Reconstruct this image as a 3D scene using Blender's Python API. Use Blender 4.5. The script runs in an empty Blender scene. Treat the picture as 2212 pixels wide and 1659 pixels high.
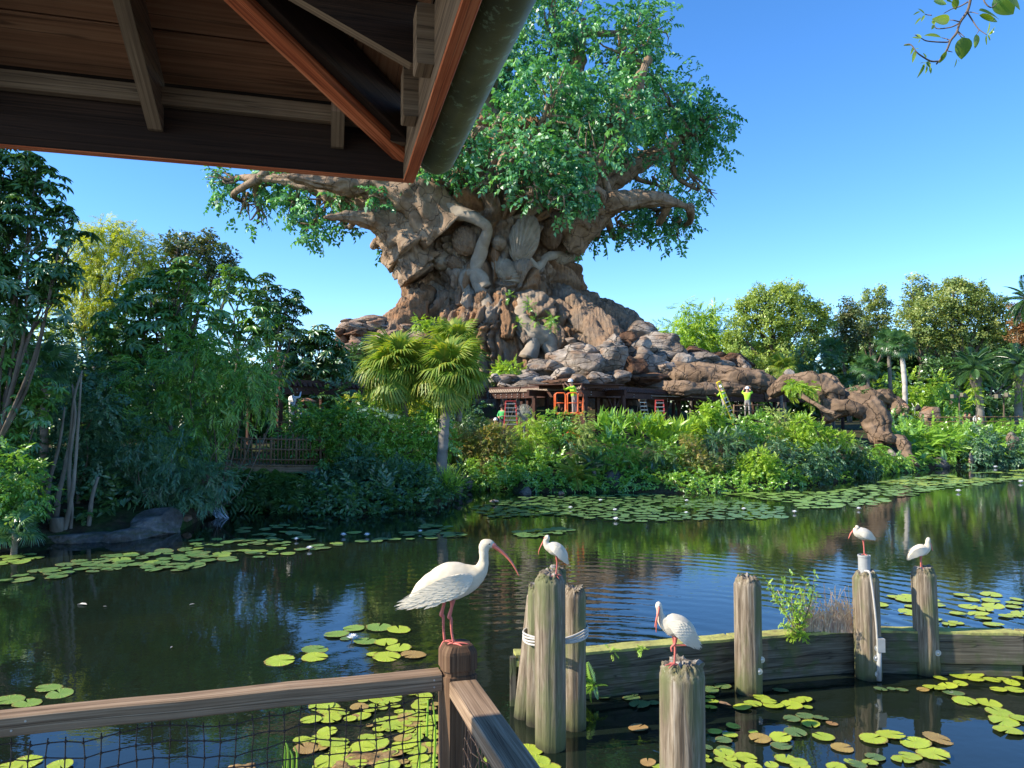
import bpy, bmesh, math, random
import numpy as np
from mathutils import Vector, Matrix

# ------------------------------------------------------------------ camera, light, exposure
SC = bpy.context.scene
CAMZ, PITCH, FPX = 3.25, math.radians(2.1), 1661.0      # eye height over the water, tilt, focal length in 2212-px units
cam_d = bpy.data.cameras.new('camera'); cam = bpy.data.objects.new('camera', cam_d)
SC.collection.objects.link(cam); SC.camera = cam
cam.location = (0, 0, CAMZ); cam.rotation_euler = (math.radians(90) + PITCH, 0, 0)
cam_d.sensor_width = 36; cam_d.lens = 36 * FPX / 2212; cam_d.clip_start = 0.05; cam_d.clip_end = 3000
SUN_EL, SUN_AZ = math.radians(35), math.radians(-103)     # azimuth from +Y, clockwise; the sun stands to the left
world = bpy.data.worlds.new('World'); SC.world = world; world.use_nodes = True
wn = world.node_tree; bg = wn.nodes['Background']
sky = wn.nodes.new('ShaderNodeTexSky'); sky.sky_type = 'NISHITA'; sky.sun_disc = False
sky.sun_elevation = SUN_EL; sky.sun_rotation = SUN_AZ; sky.air_density = 0.75; sky.dust_density = 0.0; sky.ozone_density = 3.0
hs = wn.nodes.new('ShaderNodeHueSaturation'); hs.inputs['Saturation'].default_value = 1.23; hs.inputs['Hue'].default_value = 0.503; wn.links.new(sky.outputs[0], hs.inputs['Color']); wn.links.new(hs.outputs[0], bg.inputs[0]); bg.inputs[1].default_value = 0.15
sd = bpy.data.lights.new('sun', 'SUN'); sd.energy = 4.4; sd.angle = math.radians(0.5); sd.color = (1.0, 0.88, 0.71)
sun = bpy.data.objects.new('sun', sd); SC.collection.objects.link(sun)
_sd = Vector((math.sin(SUN_AZ) * math.cos(SUN_EL), math.cos(SUN_AZ) * math.cos(SUN_EL), math.sin(SUN_EL)))
sun.rotation_euler = (-_sd).to_track_quat('-Z', 'Y').to_euler(); sun.location = (-30, 0, 30)
SC.view_settings.view_transform = 'Standard'; SC.view_settings.look = 'None'
SC.view_settings.exposure = 1.15; SC.view_settings.gamma = 1; SC.view_settings.use_curve_mapping = False
SC.cycles.max_bounces = 6; SC.cycles.diffuse_bounces = 4; SC.cycles.glossy_bounces = 3
SC.cycles.transmission_bounces = 4; SC.cycles.transparent_max_bounces = 8
SC.cycles.sample_clamp_indirect = 6.0

# ------------------------------------------------------------------ placing: a pixel of the photo and a distance give a point
def ray(x, y):
    cx, cy = (x - 1106) / FPX, (829.5 - y) / FPX
    d = np.array([cx, math.cos(PITCH) - cy * math.sin(PITCH), math.sin(PITCH) + cy * math.cos(PITCH)])
    return d / d[1]
def P(x, y, D):
    return np.array([0, 0, CAMZ]) + ray(x, y) * D
def G(x, y, z=0.0):
    r = ray(x, y); return np.array([0, 0, CAMZ]) + r * ((z - CAMZ) / r[2])
def M(px, D): return px * D / FPX

# ------------------------------------------------------------------ objects
COL = SC.collection
WL = {}
def tag(o, label=None, cat=None, group=None, kind=None):
    if label: o['label'] = label
    if cat: o['category'] = cat
    if group: o['group'] = group
    if kind: o['kind'] = kind
    return o
def thing(name, label, cat, loc=(0, 0, 0), group=None, rz=0):
    o = bpy.data.objects.new(name, None); COL.objects.link(o); o.empty_display_size = .1
    o.location = loc; o.rotation_euler = (0, 0, rz); WL[o.name] = np.array(loc, float)
    return tag(o, label, cat, group)
def wloc(o):
    return WL.get(o.name, np.zeros(3)) if o else np.zeros(3)
def link(name, me, parent=None, loc=None):
    o = bpy.data.objects.new(name, me); COL.objects.link(o)
    if parent:
        o.parent = parent
        if loc is not None: o.location = np.array(loc) - wloc(parent)
        WL[o.name] = wloc(parent) + (np.array(o.location) if loc is not None else 0)
    elif loc is not None:
        o.location = loc; WL[o.name] = np.array(loc, float)
    return o
def mesh(name, V, Fc, mat=None, smooth=False, attr=None, uv=None, mats=None, midx=None):
    V = np.asarray(V, np.float32); me = bpy.data.meshes.new(name)
    if isinstance(Fc, np.ndarray):
        n, k = Fc.shape
        me.vertices.add(len(V)); me.vertices.foreach_set('co', V.ravel())
        me.loops.add(n * k); me.loops.foreach_set('vertex_index', Fc.astype(np.int32).ravel())
        me.polygons.add(n); me.polygons.foreach_set('loop_start', np.arange(0, n * k, k, dtype=np.int32))
        me.polygons.foreach_set('loop_total', np.full(n, k, np.int32))
        me.update(calc_edges=True)
    else:
        me.from_pydata([tuple(map(float, v)) for v in V], [], Fc)
    if smooth: me.polygons.foreach_set('use_smooth', np.ones(len(me.polygons), bool))
    if attr:
        for k, (dom, a) in attr.items():
            at = me.attributes.new(k, 'FLOAT', dom); at.data.foreach_set('value', np.asarray(a, np.float32))
    if uv is not None:
        l = me.uv_layers.new(name='UVMap'); l.data.foreach_set('uv', np.asarray(uv, np.float32).ravel())
    for m in (mats or ([mat] if mat else [])): me.materials.append(m)
    if midx is not None: me.polygons.foreach_set('material_index', np.asarray(midx, np.int32))
    me.update(); return me
def put(name, V, Fc, mat=None, parent=None, local=False, **k):
    V = np.asarray(V, float)
    if parent is not None and not local: V = V - wloc(parent)
    o = link(name, mesh(name, V, Fc, mat, **k), parent)
    if parent is not None: WL[o.name] = wloc(parent)
    return o
def copy_tree(o, parent=None):
    c = o.copy(); COL.objects.link(c); c.parent = parent
    for ch in list(o.children): copy_tree(ch, c)
    return c

# ------------------------------------------------------------------ noise
def _h(ix, iy, iz, s):
    n = (ix * 374761393 + iy * 668265263 + iz * 2147483647 + s * 974634777) & 0xffffffff
    n = ((n ^ (n >> 13)) * 1274126177) & 0xffffffff
    return ((n ^ (n >> 16)) & 0xffff) / 65535.0
def vnoise(p, s=0):
    p = np.asarray(p, float); i = np.floor(p).astype(np.int64); f = p - i; f = f * f * (3 - 2 * f)
    r = 0
    for a in (0, 1):
        for b in (0, 1):
            for c in (0, 1):
                w = (f[:, 0] if a else 1 - f[:, 0]) * (f[:, 1] if b else 1 - f[:, 1]) * (f[:, 2] if c else 1 - f[:, 2])
                r = r + w * _h(i[:, 0] + a, i[:, 1] + b, i[:, 2] + c, s)
    return r * 2 - 1
def fbm(p, o=4, s=0):
    r, a = 0, 1.0
    for k in range(o):
        r = r + a * vnoise(np.asarray(p) * (2 ** k), s + k * 17); a *= .5
    return r
def unit(v):
    v = np.asarray(v, float); return v / np.maximum(np.linalg.norm(v, axis=-1, keepdims=True), 1e-9)

# ------------------------------------------------------------------ shapes
def catmull(pts, n):
    pts = np.asarray(pts, float); q = np.vstack([2 * pts[0] - pts[1], pts, 2 * pts[-1] - pts[-2]]); out = []
    m = len(pts) - 1
    for t in np.linspace(0, m - 1e-6, n):
        i = int(t); f = t - i; a, b, c, d = q[i:i + 4]
        out.append(.5 * (2 * b + (c - a) * f + (2 * a - 5 * b + 4 * c - d) * f * f + (3 * b - a - 3 * c + d) * f ** 3))
    return np.array(out)
def tube(pts, rad, seg=10, n=None, caps=True, nz=0, nf=1, seed=0, flat=None):
    pts = np.asarray(pts, float); rad = np.asarray(rad, float) * np.ones(len(pts))
    if n: 
        rad = np.interp(np.linspace(0, len(pts) - 1, n), np.arange(len(pts)), rad); pts = catmull(pts, n)
    T = unit(np.gradient(pts, axis=0)); up = np.array([0, 0, 1.]) if abs(T[0][2]) < .9 else np.array([0, 1., 0])
    A = []
    u = unit(np.cross(T[0], up))
    for t in T:
        u = unit(u - np.dot(u, t) * t); A.append(u)
    A = np.array(A); B = np.cross(T, A)
    th = np.arange(seg) * 2 * np.pi / seg
    dirs = A[:, None] * np.cos(th)[None, :, None] + B[:, None] * np.sin(th)[None, :, None]
    if flat is not None: dirs = A[:, None] * np.cos(th)[None, :, None] + B[:, None] * np.sin(th)[None, :, None] * flat
    V = pts[:, None] + dirs * rad[:, None, None]
    V = V.reshape(-1, 3)
    if nz:
        d = fbm(V * nf, 4, seed); V = V + dirs.reshape(-1, 3) * (d * nz)[:, None] * np.repeat(np.minimum(1, rad), seg)[:, None]
    F = []
    L = len(pts)
    i = np.arange(L - 1)[:, None] * seg; j = np.arange(seg)[None]; j2 = (j + 1) % seg
    F = np.stack([i + j, i + j2, i + seg + j2, i + seg + j], -1).reshape(-1, 4).tolist()
    if caps: F.append(list(range(seg))[::-1]); F.append(list(range((L - 1) * seg, L * seg)))
    return V, F
def groove(V, seg, n, rad, k=3.2, amp=.16, seed=0, sf=.55, lens=None):
    """long sinewy furrows running along a tube made of n rings of seg points"""
    V = V.copy(); c = V.reshape(n, seg, 3).mean(1); L = np.concatenate([[0], np.cumsum(np.linalg.norm(np.diff(c, axis=0), axis=1))]); th = np.tile(np.arange(seg) * 2 * np.pi / seg, n); s = np.repeat(L, seg) * sf
    tw = th + .35 * np.sin(s * .8 + seed); q = np.stack([np.cos(tw) * k, np.sin(tw) * k, s], 1) + seed * 3.3
    d = (1 - 1.9 * np.abs(vnoise(q, seed))) + .5 * (1 - 1.9 * np.abs(vnoise(q * 2.1, seed + 5)))
    r = np.repeat(np.interp(np.linspace(0, 1, n), np.linspace(0, 1, len(rad)), rad), seg)
    return V + unit(V - np.repeat(c, seg, 0)) * (d * r * amp)[:, None]
class MB:
    def __init__(s): s.V = []; s.F = []; s.n = 0; s.uv = []; s.mi = []
    def add(s, V, F, mi=0, uv=None):
        s.V.append(np.asarray(V, float)); s.F += [[a + s.n for a in f] for f in F]; s.n += len(V)
        s.mi += [mi] * len(F)
        s.uv += uv if uv else [(0, 0)] * sum(len(f) for f in F)
        return s
    def tube(s, *a, mi=0, **k):
        V, F = tube(*a, **k); return s.add(V, F, mi)
    def box(s, c, size, rz=0, mi=0):
        c = np.array(c, float); x, y, z = np.array(size, float) / 2
        V = np.array([[a * x, b * y, d * z] for a in (-1, 1) for b in (-1, 1) for d in (-1, 1)])
        ca, sa = math.cos(rz), math.sin(rz)
        V = np.stack([V[:, 0] * ca - V[:, 1] * sa, V[:, 0] * sa + V[:, 1] * ca, V[:, 2]], 1) + c
        return s.add(V, [[0, 1, 3, 2], [4, 6, 7, 5], [0, 4, 5, 1], [2, 3, 7, 6], [0, 2, 6, 4], [1, 5, 7, 3]], mi)
    def board(s, p0, p1, w, t, up=(0, 0, 1), mi=0, n=1, wob=0, seed=0, mats=None):
        # a board from p0 to p1: w across (side), t along up; UV in metres along the grain
        p0, p1 = np.array(p0, float), np.array(p1, float); L = np.linalg.norm(p1 - p0); T = (p1 - p0) / L
        S = unit(np.cross(T, np.array(up, float))); U = np.cross(S, T); b = min(w, t) * .08
        prof = [(-w/2+b, -t/2), (w/2-b, -t/2), (w/2, -t/2+b), (w/2, t/2-b), (w/2-b, t/2), (-w/2+b, t/2), (-w/2, t/2-b), (-w/2, -t/2+b)]
        rows = n + 1; V = []
        for i in range(rows):
            c = p0 + T * L * i / n
            if wob and 0 < i < n: c = c + S * wob * math.sin(i * 2.3 + seed) + U * wob * math.cos(i * 1.7 + seed)
            for a, bb in prof: V.append(c + S * a + U * bb)
        per = [0]
        for i in range(8):
            a, c = prof[i], prof[(i + 1) % 8]; per.append(per[-1] + math.hypot(c[0] - a[0], c[1] - a[1]))
        F, uv, mi_ = [], [], []
        o = seed * 1.37 % 7
        for i in range(n):
            for j in range(8):
                k = (j + 1) % 8
                F.append([i * 8 + j, i * 8 + k, (i + 1) * 8 + k, (i + 1) * 8 + j])
                a, c = L * i / n + o, L * (i + 1) / n + o
                uv += [(a, per[j] + o), (a, per[j + 1] + o), (c, per[j + 1] + o), (c, per[j] + o)]
                mi_.append(mats[j] if mats else mi)
        F.append(list(range(8))[::-1]); F.append([n * 8 + i for i in range(8)])
        uv += [(o + a, o + b_) for a, b_ in prof[::-1]] + [(o + a, o + b_) for a, b_ in prof]; mi_ += [mi, mi]
        V = np.array(V); s.V.append(V); s.F += [[a + s.n for a in f] for f in F]; s.n += len(V); s.uv += uv; s.mi += mi_
        return s
    def build(s, name, mat, parent=None, smooth=False, local=False):
        V = np.vstack(s.V); mats = mat if isinstance(mat, list) else [mat]
        return put(name, V, s.F, None, parent, local, smooth=smooth, uv=s.uv, mats=mats, midx=s.mi)
_ico = {}
def ico(k):
    if k not in _ico:
        bm = bmesh.new(); bmesh.ops.create_icosphere(bm, subdivisions=k, radius=1)
        _ico[k] = (np.array([v.co[:] for v in bm.verts]), np.array([[v.index for v in f.verts] for f in bm.faces])); bm.free()
    return _ico[k]
def rock_vf(size, seed, k=4, cuts=14, strata=.0, rough=.06, ang=0):
    V, F = ico(k); V = V.copy(); rs = np.random.RandomState(seed)
    for _ in range(cuts):
        n = unit(rs.normal(size=3)); d = rs.uniform(.48, .88) if cuts > 20 else rs.uniform(.55, .9); e = np.maximum(0, V @ n - d); V -= e[:, None] * n * .92
    V += unit(V) * (fbm(V * 1.7 + seed * 3.1, 5, seed) * rough)[:, None]
    if strata:
        l = V[:, 2] * strata + fbm(V * 1.2 + seed, 2, seed) * .9
        f = l - np.floor(l); g = np.minimum(f, 1 - f) * 2
        V[:, :2] *= (1 - .13 * np.clip(1 - g * 3.2, 0, 1) + .05 * _h(np.floor(l).astype(np.int64), 0, 0, seed))[:, None]
    V *= np.array(size, float) / 2; c, s = math.cos(ang), math.sin(ang)
    V = np.stack([V[:, 0] * c - V[:, 1] * s, V[:, 0] * s + V[:, 1] * c, V[:, 2]], 1)
    return V, F
def lathe(prof, seg=24):
    prof = np.array(prof, float); th = np.arange(seg) * 2 * np.pi / seg
    V = np.stack([prof[:, 0][:, None] * np.cos(th), prof[:, 0][:, None] * np.sin(th), np.repeat(prof[:, 1][:, None], seg, 1)], -1).reshape(-1, 3)
    L = len(prof); i = np.arange(L - 1)[:, None] * seg; j = np.arange(seg)[None]; j2 = (j + 1) % seg
    F = np.stack([i + j, i + j2, i + seg + j2, i + seg + j], -1).reshape(-1, 4).tolist()
    F.append(list(range(seg))[::-1]); F.append(list(range((L - 1) * seg, L * seg)))
    return V, F
# ------------------------------------------------------------------ materials
class N:
    def __init__(s, name):
        s.m = bpy.data.materials.new(name); s.m.use_nodes = True; s.t = s.m.node_tree
        for n in list(s.t.nodes): s.t.nodes.remove(n)
        s.out = s.n('OutputMaterial')
    def n(s, t, **k):
        x = s.t.nodes.new('ShaderNode' + t)
        for a, v in k.items(): setattr(x, a, v)
        return x
    def l(s, a, b): s.t.links.new(a, b)
    def val(s, sock, v):
        if isinstance(v, bpy.types.NodeSocket): s.l(v, sock)
        else: sock.default_value = v
    def coord(s, kind='Object', scale=(1, 1, 1)):
        tc = s.n('TexCoord'); mp = s.n('Mapping'); s.l(tc.outputs[kind], mp.inputs[0]); mp.inputs['Scale'].default_value = scale
        return mp.outputs[0]
    def geo(s, scale=(1, 1, 1)):
        g = s.n('NewGeometry'); mp = s.n('Mapping'); s.l(g.outputs['Position'], mp.inputs[0]); mp.inputs['Scale'].default_value = scale
        return mp.outputs[0]
    def noise(s, co, scale=5, detail=5, rough=.55, dist=0):
        x = s.n('TexNoise'); s.l(co, x.inputs['Vector']); x.inputs['Scale'].default_value = scale
        x.inputs['Detail'].default_value = detail; x.inputs['Roughness'].default_value = rough; x.inputs['Distortion'].default_value = dist
        return x.outputs['Fac']
    def vor(s, co, scale=5, feat='F1'):
        x = s.n('TexVoronoi', feature=feat); s.l(co, x.inputs['Vector']); x.inputs['Scale'].default_value = scale
        return x.outputs['Distance']
    def ramp(s, f, stops):
        x = s.n('ValToRGB'); s.l(f, x.inputs[0]); e = x.color_ramp.elements
        while len(e) < len(stops): e.new(.5)
        for el, (p, c) in zip(e, stops):
            el.position = p; el.color = (*c, 1) if len(c) == 3 else c
        return x.outputs[0]
    def mix(s, f, a, b, mode='MIX'):
        x = s.n('MixRGB', blend_type=mode); s.val(x.inputs[0], f)
        for i, c in ((1, a), (2, b)):
            s.val(x.inputs[i], c if isinstance(c, bpy.types.NodeSocket) else (*c, 1))
        return x.outputs[0]
    def math(s, op, a, b=0.0, c=None):
        x = s.n('Math', operation=op); s.val(x.inputs[0], a); s.val(x.inputs[1], b)
        if c is not None: s.val(x.inputs[2], c)
        return x.outputs[0]
    def attr(s, name): return s.n('Attribute', attribute_name=name).outputs['Fac']
    def bump(s, h, dist=.02, strength=1.0):
        x = s.n('Bump'); s.l(h, x.inputs['Height']); x.inputs['Distance'].default_value = dist; x.inputs['Strength'].default_value = strength
        return x.outputs[0]
    def pbr(s, col, rough=.8, nrm=None, spec=.3, metal=0):
        b = s.n('BsdfPrincipled'); s.val(b.inputs['Base Color'], col if isinstance(col, bpy.types.NodeSocket) else (*col, 1))
        s.val(b.inputs['Roughness'], rough); b.inputs['Specular IOR Level'].default_value = spec; b.inputs['Metallic'].default_value = metal
        if nrm is not None: s.l(nrm, b.inputs['Normal'])
        s.l(b.outputs[0], s.out.inputs[0]); return s.m
_lm = {}
def leafmat(name, cols, trans=.35, gloss=.06, rough=.45):
    """cols: list of linear colours, chosen leaf by leaf"""
    n = N(name); a = n.attr('rnd'); k = len(cols)
    c = n.ramp(a, [(i / max(1, k - 1), cc) for i, cc in enumerate(cols)])
    d = n.n('BsdfDiffuse'); n.l(c, d.inputs[0]); t = n.n('BsdfTranslucent')
    tc = n.mix(1.0, c, (1.35, 1.25, .55), 'MULTIPLY'); n.l(tc, t.inputs[0])
    m1 = n.n('MixShader'); m1.inputs[0].default_value = trans; n.l(d.outputs[0], m1.inputs[1]); n.l(t.outputs[0], m1.inputs[2])
    g = n.n('BsdfGlossy'); g.inputs[0].default_value = (.9, .95, 1, 1); g.inputs['Roughness'].default_value = rough
    m2 = n.n('MixShader'); m2.inputs[0].default_value = gloss; n.l(m1.outputs[0], m2.inputs[1]); n.l(g.outputs[0], m2.inputs[2])
    n.l(m2.outputs[0], n.out.inputs[0]); return n.m
def plain(name, col, rough=.6, spec=.4, metal=0, nz=.12, sc=8):
    n = N(name); co = n.coord('Object'); f = n.noise(co, sc, 5)
    c = n.ramp(f, [(.3, tuple(x * (1 - nz) for x in col)), (.7, tuple(min(1, x * (1 + nz)) for x in col))])
    return n.pbr(c, rough, n.bump(f, .004), spec, metal)
def barkmat(name, c1, c2, c3, sc=3.0, zs=.25, bump=.05, crack=0):
    n = N(name); co = n.geo((1, 1, zs)); f = n.noise(co, sc, 7, .6, .4); g = n.noise(n.geo(), sc * .35, 3)
    c = n.mix(n.ramp(g, [(.35, (0, 0, 0)), (.65, (1, 1, 1))]), n.ramp(f, [(.3, c1), (.55, c2), (.8, c3)]), n.ramp(f, [(.3, c2), (.7, c3)]))
    if crack:
        wv = n.n('VectorMath', operation='ADD'); n.l(n.geo((1, 1, .7)), wv.inputs[0]); nz = n.n('TexNoise'); n.l(n.geo(), nz.inputs['Vector']); nz.inputs['Scale'].default_value = .9; nz.inputs['Detail'].default_value = 4; n.l(nz.outputs['Color'], wv.inputs[1])
        e = n.vor(wv.outputs[0], crack, 'DISTANCE_TO_EDGE'); cr = n.ramp(e, [(0, (0, 0, 0)), (.035, (1, 1, 1))]); f = n.math('ADD', f, n.math('MULTIPLY', cr, .5))
        c = n.mix(n.math('MULTIPLY_ADD', cr, -.3, .3), c, tuple(x * .35 for x in c1))
    return n.pbr(c, .9, n.bump(f, bump), .15)
def rockmat(name, cols, sc=.8, bump=.12, crack=0):
    n = N(name); co = n.geo(); f = n.noise(co, sc, 8, .62); g = n.noise(co, sc * 5, 6, .6); v = n.noise(n.geo((1, 1, 3)), sc * 1.4, 5, .6)
    c = n.ramp(f, [(.32, cols[0]), (.48, cols[1]), (.66, cols[2])])
    c = n.mix(n.ramp(v, [(.5, (0, 0, 0)), (.62, (.7, .7, .7))]), c, cols[3])
    c = n.mix(.35, c, n.ramp(g, [(.3, (.25, .25, .25)), (.7, (1, 1, 1))]), 'MULTIPLY')
    if crack:
        wv = n.n('VectorMath', operation='ADD'); n.l(n.geo((.55, .55, 1.7)), wv.inputs[0]); nz = n.n('TexNoise'); n.l(n.geo(), nz.inputs['Vector']); nz.inputs['Scale'].default_value = .7; nz.inputs['Detail'].default_value = 3; n.l(nz.outputs['Color'], wv.inputs[1])
        e = n.vor(wv.outputs[0], crack, 'DISTANCE_TO_EDGE'); cr = n.ramp(e, [(0, (0, 0, 0)), (.03, (1, 1, 1))]); g = n.math('ADD', g, n.math('MULTIPLY', cr, .9)); c = n.mix(n.math('MULTIPLY_ADD', cr, -.6, .6), c, tuple(x * .4 for x in cols[0]))
    return n.pbr(c, .88, n.bump(g, bump), .2)
def woodmat(name, c1, c2, c3, freq=55, rough=.8, bump=.004, green=None, rings=9):
    n = N(name); co = n.coord('UV', (1.0, 1, 1)); 
    mp = n.n('Mapping'); n.l(co, mp.inputs[0]); mp.inputs['Scale'].default_value = (1.6, freq * 3.2, 1)
    f = n.noise(mp.outputs[0], 1, 6, .6, .3)
    mp2 = n.n('Mapping'); n.l(co, mp2.inputs[0]); mp2.inputs['Scale'].default_value = (.7, rings * 2.2, 1); w = n.noise(mp2.outputs[0], 1, 4, .6, 1.6)
    mp3 = n.n('Mapping'); n.l(co, mp3.inputs[0]); mp3.inputs['Scale'].default_value = (.55, freq * .55, 1); mp3.inputs['Location'].default_value = (3, 5, 0)
    ck = n.ramp(n.noise(mp3.outputs[0], 1, 3, .5, .4), [(.455, (1, 1, 1)), (.468, (0, 0, 0)), (.478, (0, 0, 0)), (.49, (1, 1, 1))])
    h = n.math('ADD', n.math('MULTIPLY', f, .55), n.math('MULTIPLY', w, .45))
    c = n.ramp(h, [(.34, c1), (.5, c2), (.64, c3)])
    c = n.mix(n.math('MULTIPLY_ADD', ck, -.6, .6), c, tuple(x * .35 for x in c1)); st = n.noise(n.geo(), 2.6, 5, .6); c = n.mix(.5, c, n.ramp(st, [(.35, (.62, .6, .58)), (.6, (1, 1, 1))]), 'MULTIPLY'); h = n.math('ADD', h, n.math('MULTIPLY', ck, .5))
    if green:
        g = n.noise(n.geo(), 4, 4); c = n.mix(n.ramp(g, [(.48, (0, 0, 0)), (.62, (.8, .8, .8))]), c, green)
    return n.pbr(c, rough, n.bump(h, bump * .35), .25)

MT = {}
MT['roof_dark'] = woodmat('dark_stained_wood', (.018, .009, .006), (.035, .018, .011), (.06, .03, .018))
MT['roof_plank'] = woodmat('roof_plank_wood', (.19, .085, .042), (.30, .14, .07), (.39, .20, .105), freq=25)
MT['roof_tan'] = woodmat('tan_rafter_wood', (.10, .065, .04), (.23, .155, .095), (.33, .235, .15), freq=40)
MT['roof_orange'] = woodmat('orange_roof_wood', (.30, .06, .022), (.62, .16, .06), (.78, .30, .14), freq=45, bump=.002)  # orange tone for the hip rafter and the fascia undersides
MT['rail'] = woodmat('weathered_rail_wood', (.11, .07, .042), (.24, .165, .105), (.40, .30, .205), freq=42, bump=.006)
MT['rail_dark'] = woodmat('dark_post_wood', (.045, .024, .013), (.11, .062, .034), (.20, .125, .072), freq=42, bump=.006)
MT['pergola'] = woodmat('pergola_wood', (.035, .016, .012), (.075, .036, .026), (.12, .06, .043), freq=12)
MT['pergola_lit'] = woodmat('pergola_wood_baked_sun', (.20, .15, .11), (.36, .28, .20), (.50, .41, .31), freq=12)  # pergola wood again, sunlight painted in as a paler colour
MT['bamboo'] = woodmat('bamboo_fence_wood', (.16, .10, .055), (.26, .17, .10), (.36, .26, .16), freq=20)
MT['kerb'] = woodmat('mossy_bulkhead_wood', (.045, .04, .028), (.10, .09, .065), (.17, .155, .115), freq=14, green=(.06, .08, .03), bump=.02)
def kerbtop():
    n = N('mossy_kerb_top'); co = n.geo(); f = n.noise(co, 5, 6, .65)
    c = n.ramp(f, [(.3, (.16, .11, .06)), (.45, (.28, .28, .09)), (.62, (.40, .40, .12)), (.75, (.34, .28, .17))])
    return n.pbr(c, .9, n.bump(n.noise(co, 30, 5), .01), .2)
MT['kerb_top'] = kerbtop()
def piling(name, dark, mid, pale):
    n = N(name); co = n.geo((1, 1, .06)); f = n.noise(co, 34, 8, .7, .6); g = n.noise(n.geo((1, 1, .35)), 4.5, 5); s = n.n('SeparateXYZ'); gg = n.n('NewGeometry'); n.l(gg.outputs['Position'], s.inputs[0])
    c = n.ramp(f, [(.30, dark), (.48, mid), (.68, pale)])
    c = n.mix(n.ramp(g, [(.46, (0, 0, 0)), (.62, (.75, .75, .75))]), c, (.11, .13, .05))
    st = n.noise(n.geo((1, 1, .02)), 14, 5, .7)
    c = n.mix(n.ramp(st, [(.63, (0, 0, 0)), (.70, (.6, .6, .6))]), c, (.50, .47, .40))
    wz = n.math('ADD', s.outputs[2], n.math('MULTIPLY', n.math('SUBTRACT', g, .5), .35)); c = n.mix(n.ramp(wz, [(.05, (.85, .85, .85)), (.34, (0, 0, 0))]), c, (.075, .085, .03)); wet = n.ramp(wz, [(.0, (1, 1, 1)), (.09, (0, 0, 0))])
    c = n.mix(wet, c, (.035, .032, .018))
    return n.pbr(c, .85, n.bump(f, .009), .25)
MT['piling'] = piling('weathered_piling_wood', (.055, .04, .028), (.16, .125, .085), (.33, .28, .21))
MT['piling_top'] = rockmat('rotten_piling_top', [(.05, .04, .03), (.22, .19, .15), (.5, .47, .42), (.12, .10, .07)], 9, .02)
MT['white_feather'] = (lambda n: n.pbr(n.mix(n.ramp(n.noise(n.coord('Object'), 9, 4), [(.45, (0, 0, 0)), (.62, (.45, .45, .45))]), n.ramp(n.noise(n.coord('Object', (1, 1, 1)), 30, 3), [(.3, (.50, .455, .36)), (.7, (.62, .575, .48))]), (.46, .38, .25)), .75, n.bump(n.noise(n.coord('Object', (12, 30, 60)), 1.6, 4), .0012), .2))(N('white_feathers'))
MT['wing_feather'] = (lambda n: n.pbr((.60, .555, .45), .75, n.bump(n.noise(n.coord('Object', (6, 60, 140)), 1.2, 4), .003), .2))(N('wing_feathers'))
MT['bill'] = plain('red_bill', (.56, .15, .10), .4); MT['leg'] = plain('red_leg_skin', (.46, .12, .095), .5)
MT['face'] = plain('face_skin', (.62, .20, .16), .6); MT['eye'] = plain('eye', (.02, .02, .03), .1); MT['blackf'] = plain('black_wing_tip', (.02, .02, .03), .5)
MT['rope'] = plain('rope_wire', (.42, .40, .36), .8); MT['steel'] = plain('galvanised_steel', (.42, .42, .40), .5, metal=.6)
MT['net'] = plain('black_net_cord', (.035, .022, .016), .6)
MT['white'] = plain('white_cloth', (.78, .78, .78), .8); MT['lime'] = plain('hi_vis_lime', (.38, .72, .04), .7); MT['green_shirt'] = plain('green_shirt', (.06, .42, .12), .8)
MT['skin'] = plain('skin', (.45, .26, .18), .6); MT['trouser'] = plain('dark_trousers', (.04, .04, .05), .8); MT['grey_trouser'] = plain('grey_trousers', (.30, .28, .26), .8)
MT['hat'] = plain('white_hard_hat', (.80, .80, .78), .3); MT['orange'] = plain('orange_lift_paint', (.75, .14, .03), .45); MT['yellow'] = plain('yellow_fibreglass', (.80, .60, .03), .5)
MT['red'] = plain('red_ladder_paint', (.45, .05, .04), .5); MT['alu'] = plain('ladder_aluminium', (.5, .5, .48), .4, metal=.5)
MT['lantern'] = plain('red_lantern_paint', (.13, .035, .025), .6); MT['dome'] = plain('lantern_dome', (.38, .17, .09), .6)
MT['canvas'] = plain('teal_canvas', (.10, .19, .17), .9); MT['black'] = plain('black_cloth', (.02, .02, .022), .9); MT['hair'] = plain('dark_hair', (.03, .02, .015), .7)
MT['pipe'] = plain('grey_pipe', (.30, .31, .30), .6); MT['lampbox'] = plain('lamp_box', (.15, .14, .11), .7); MT['fan'] = plain('fan_wire', (.42, .44, .36), .5)
MT['palm_trunk'] = barkmat('palm_trunk', (.10, .085, .065), (.20, .17, .135), (.32, .28, .23), 2, 3.0, .06)
MT['palm_pale'] = barkmat('pale_palm_trunk', (.09, .08, .065), (.16, .145, .12), (.25, .23, .20), 1.2, 3.0, .03)
MT['palm_white'] = barkmat('white_palm_trunk', (.30, .28, .24), (.46, .43, .38), (.58, .55, .49), 1.2, 3.0, .03)
MT['bark'] = barkmat('tree_bark', (.05, .04, .03), (.12, .095, .07), (.20, .165, .13), 4, .3, .04)
MT['bark_pale'] = barkmat('pale_bark', (.09, .08, .06), (.17, .15, .12), (.27, .24, .20), 4, .3, .03)
MT['rock'] = rockmat('grey_shore_rock', [(.05, .047, .042), (.12, .11, .10), (.23, .21, .19), (.08, .085, .045)], 1.9, .10)
MT['rock_warm'] = rockmat('warm_outcrop_rock', [(.13, .09, .065), (.29, .22, .17), (.42, .35, .28), (.30, .16, .09)], .45, .22, 1.0)
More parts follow.
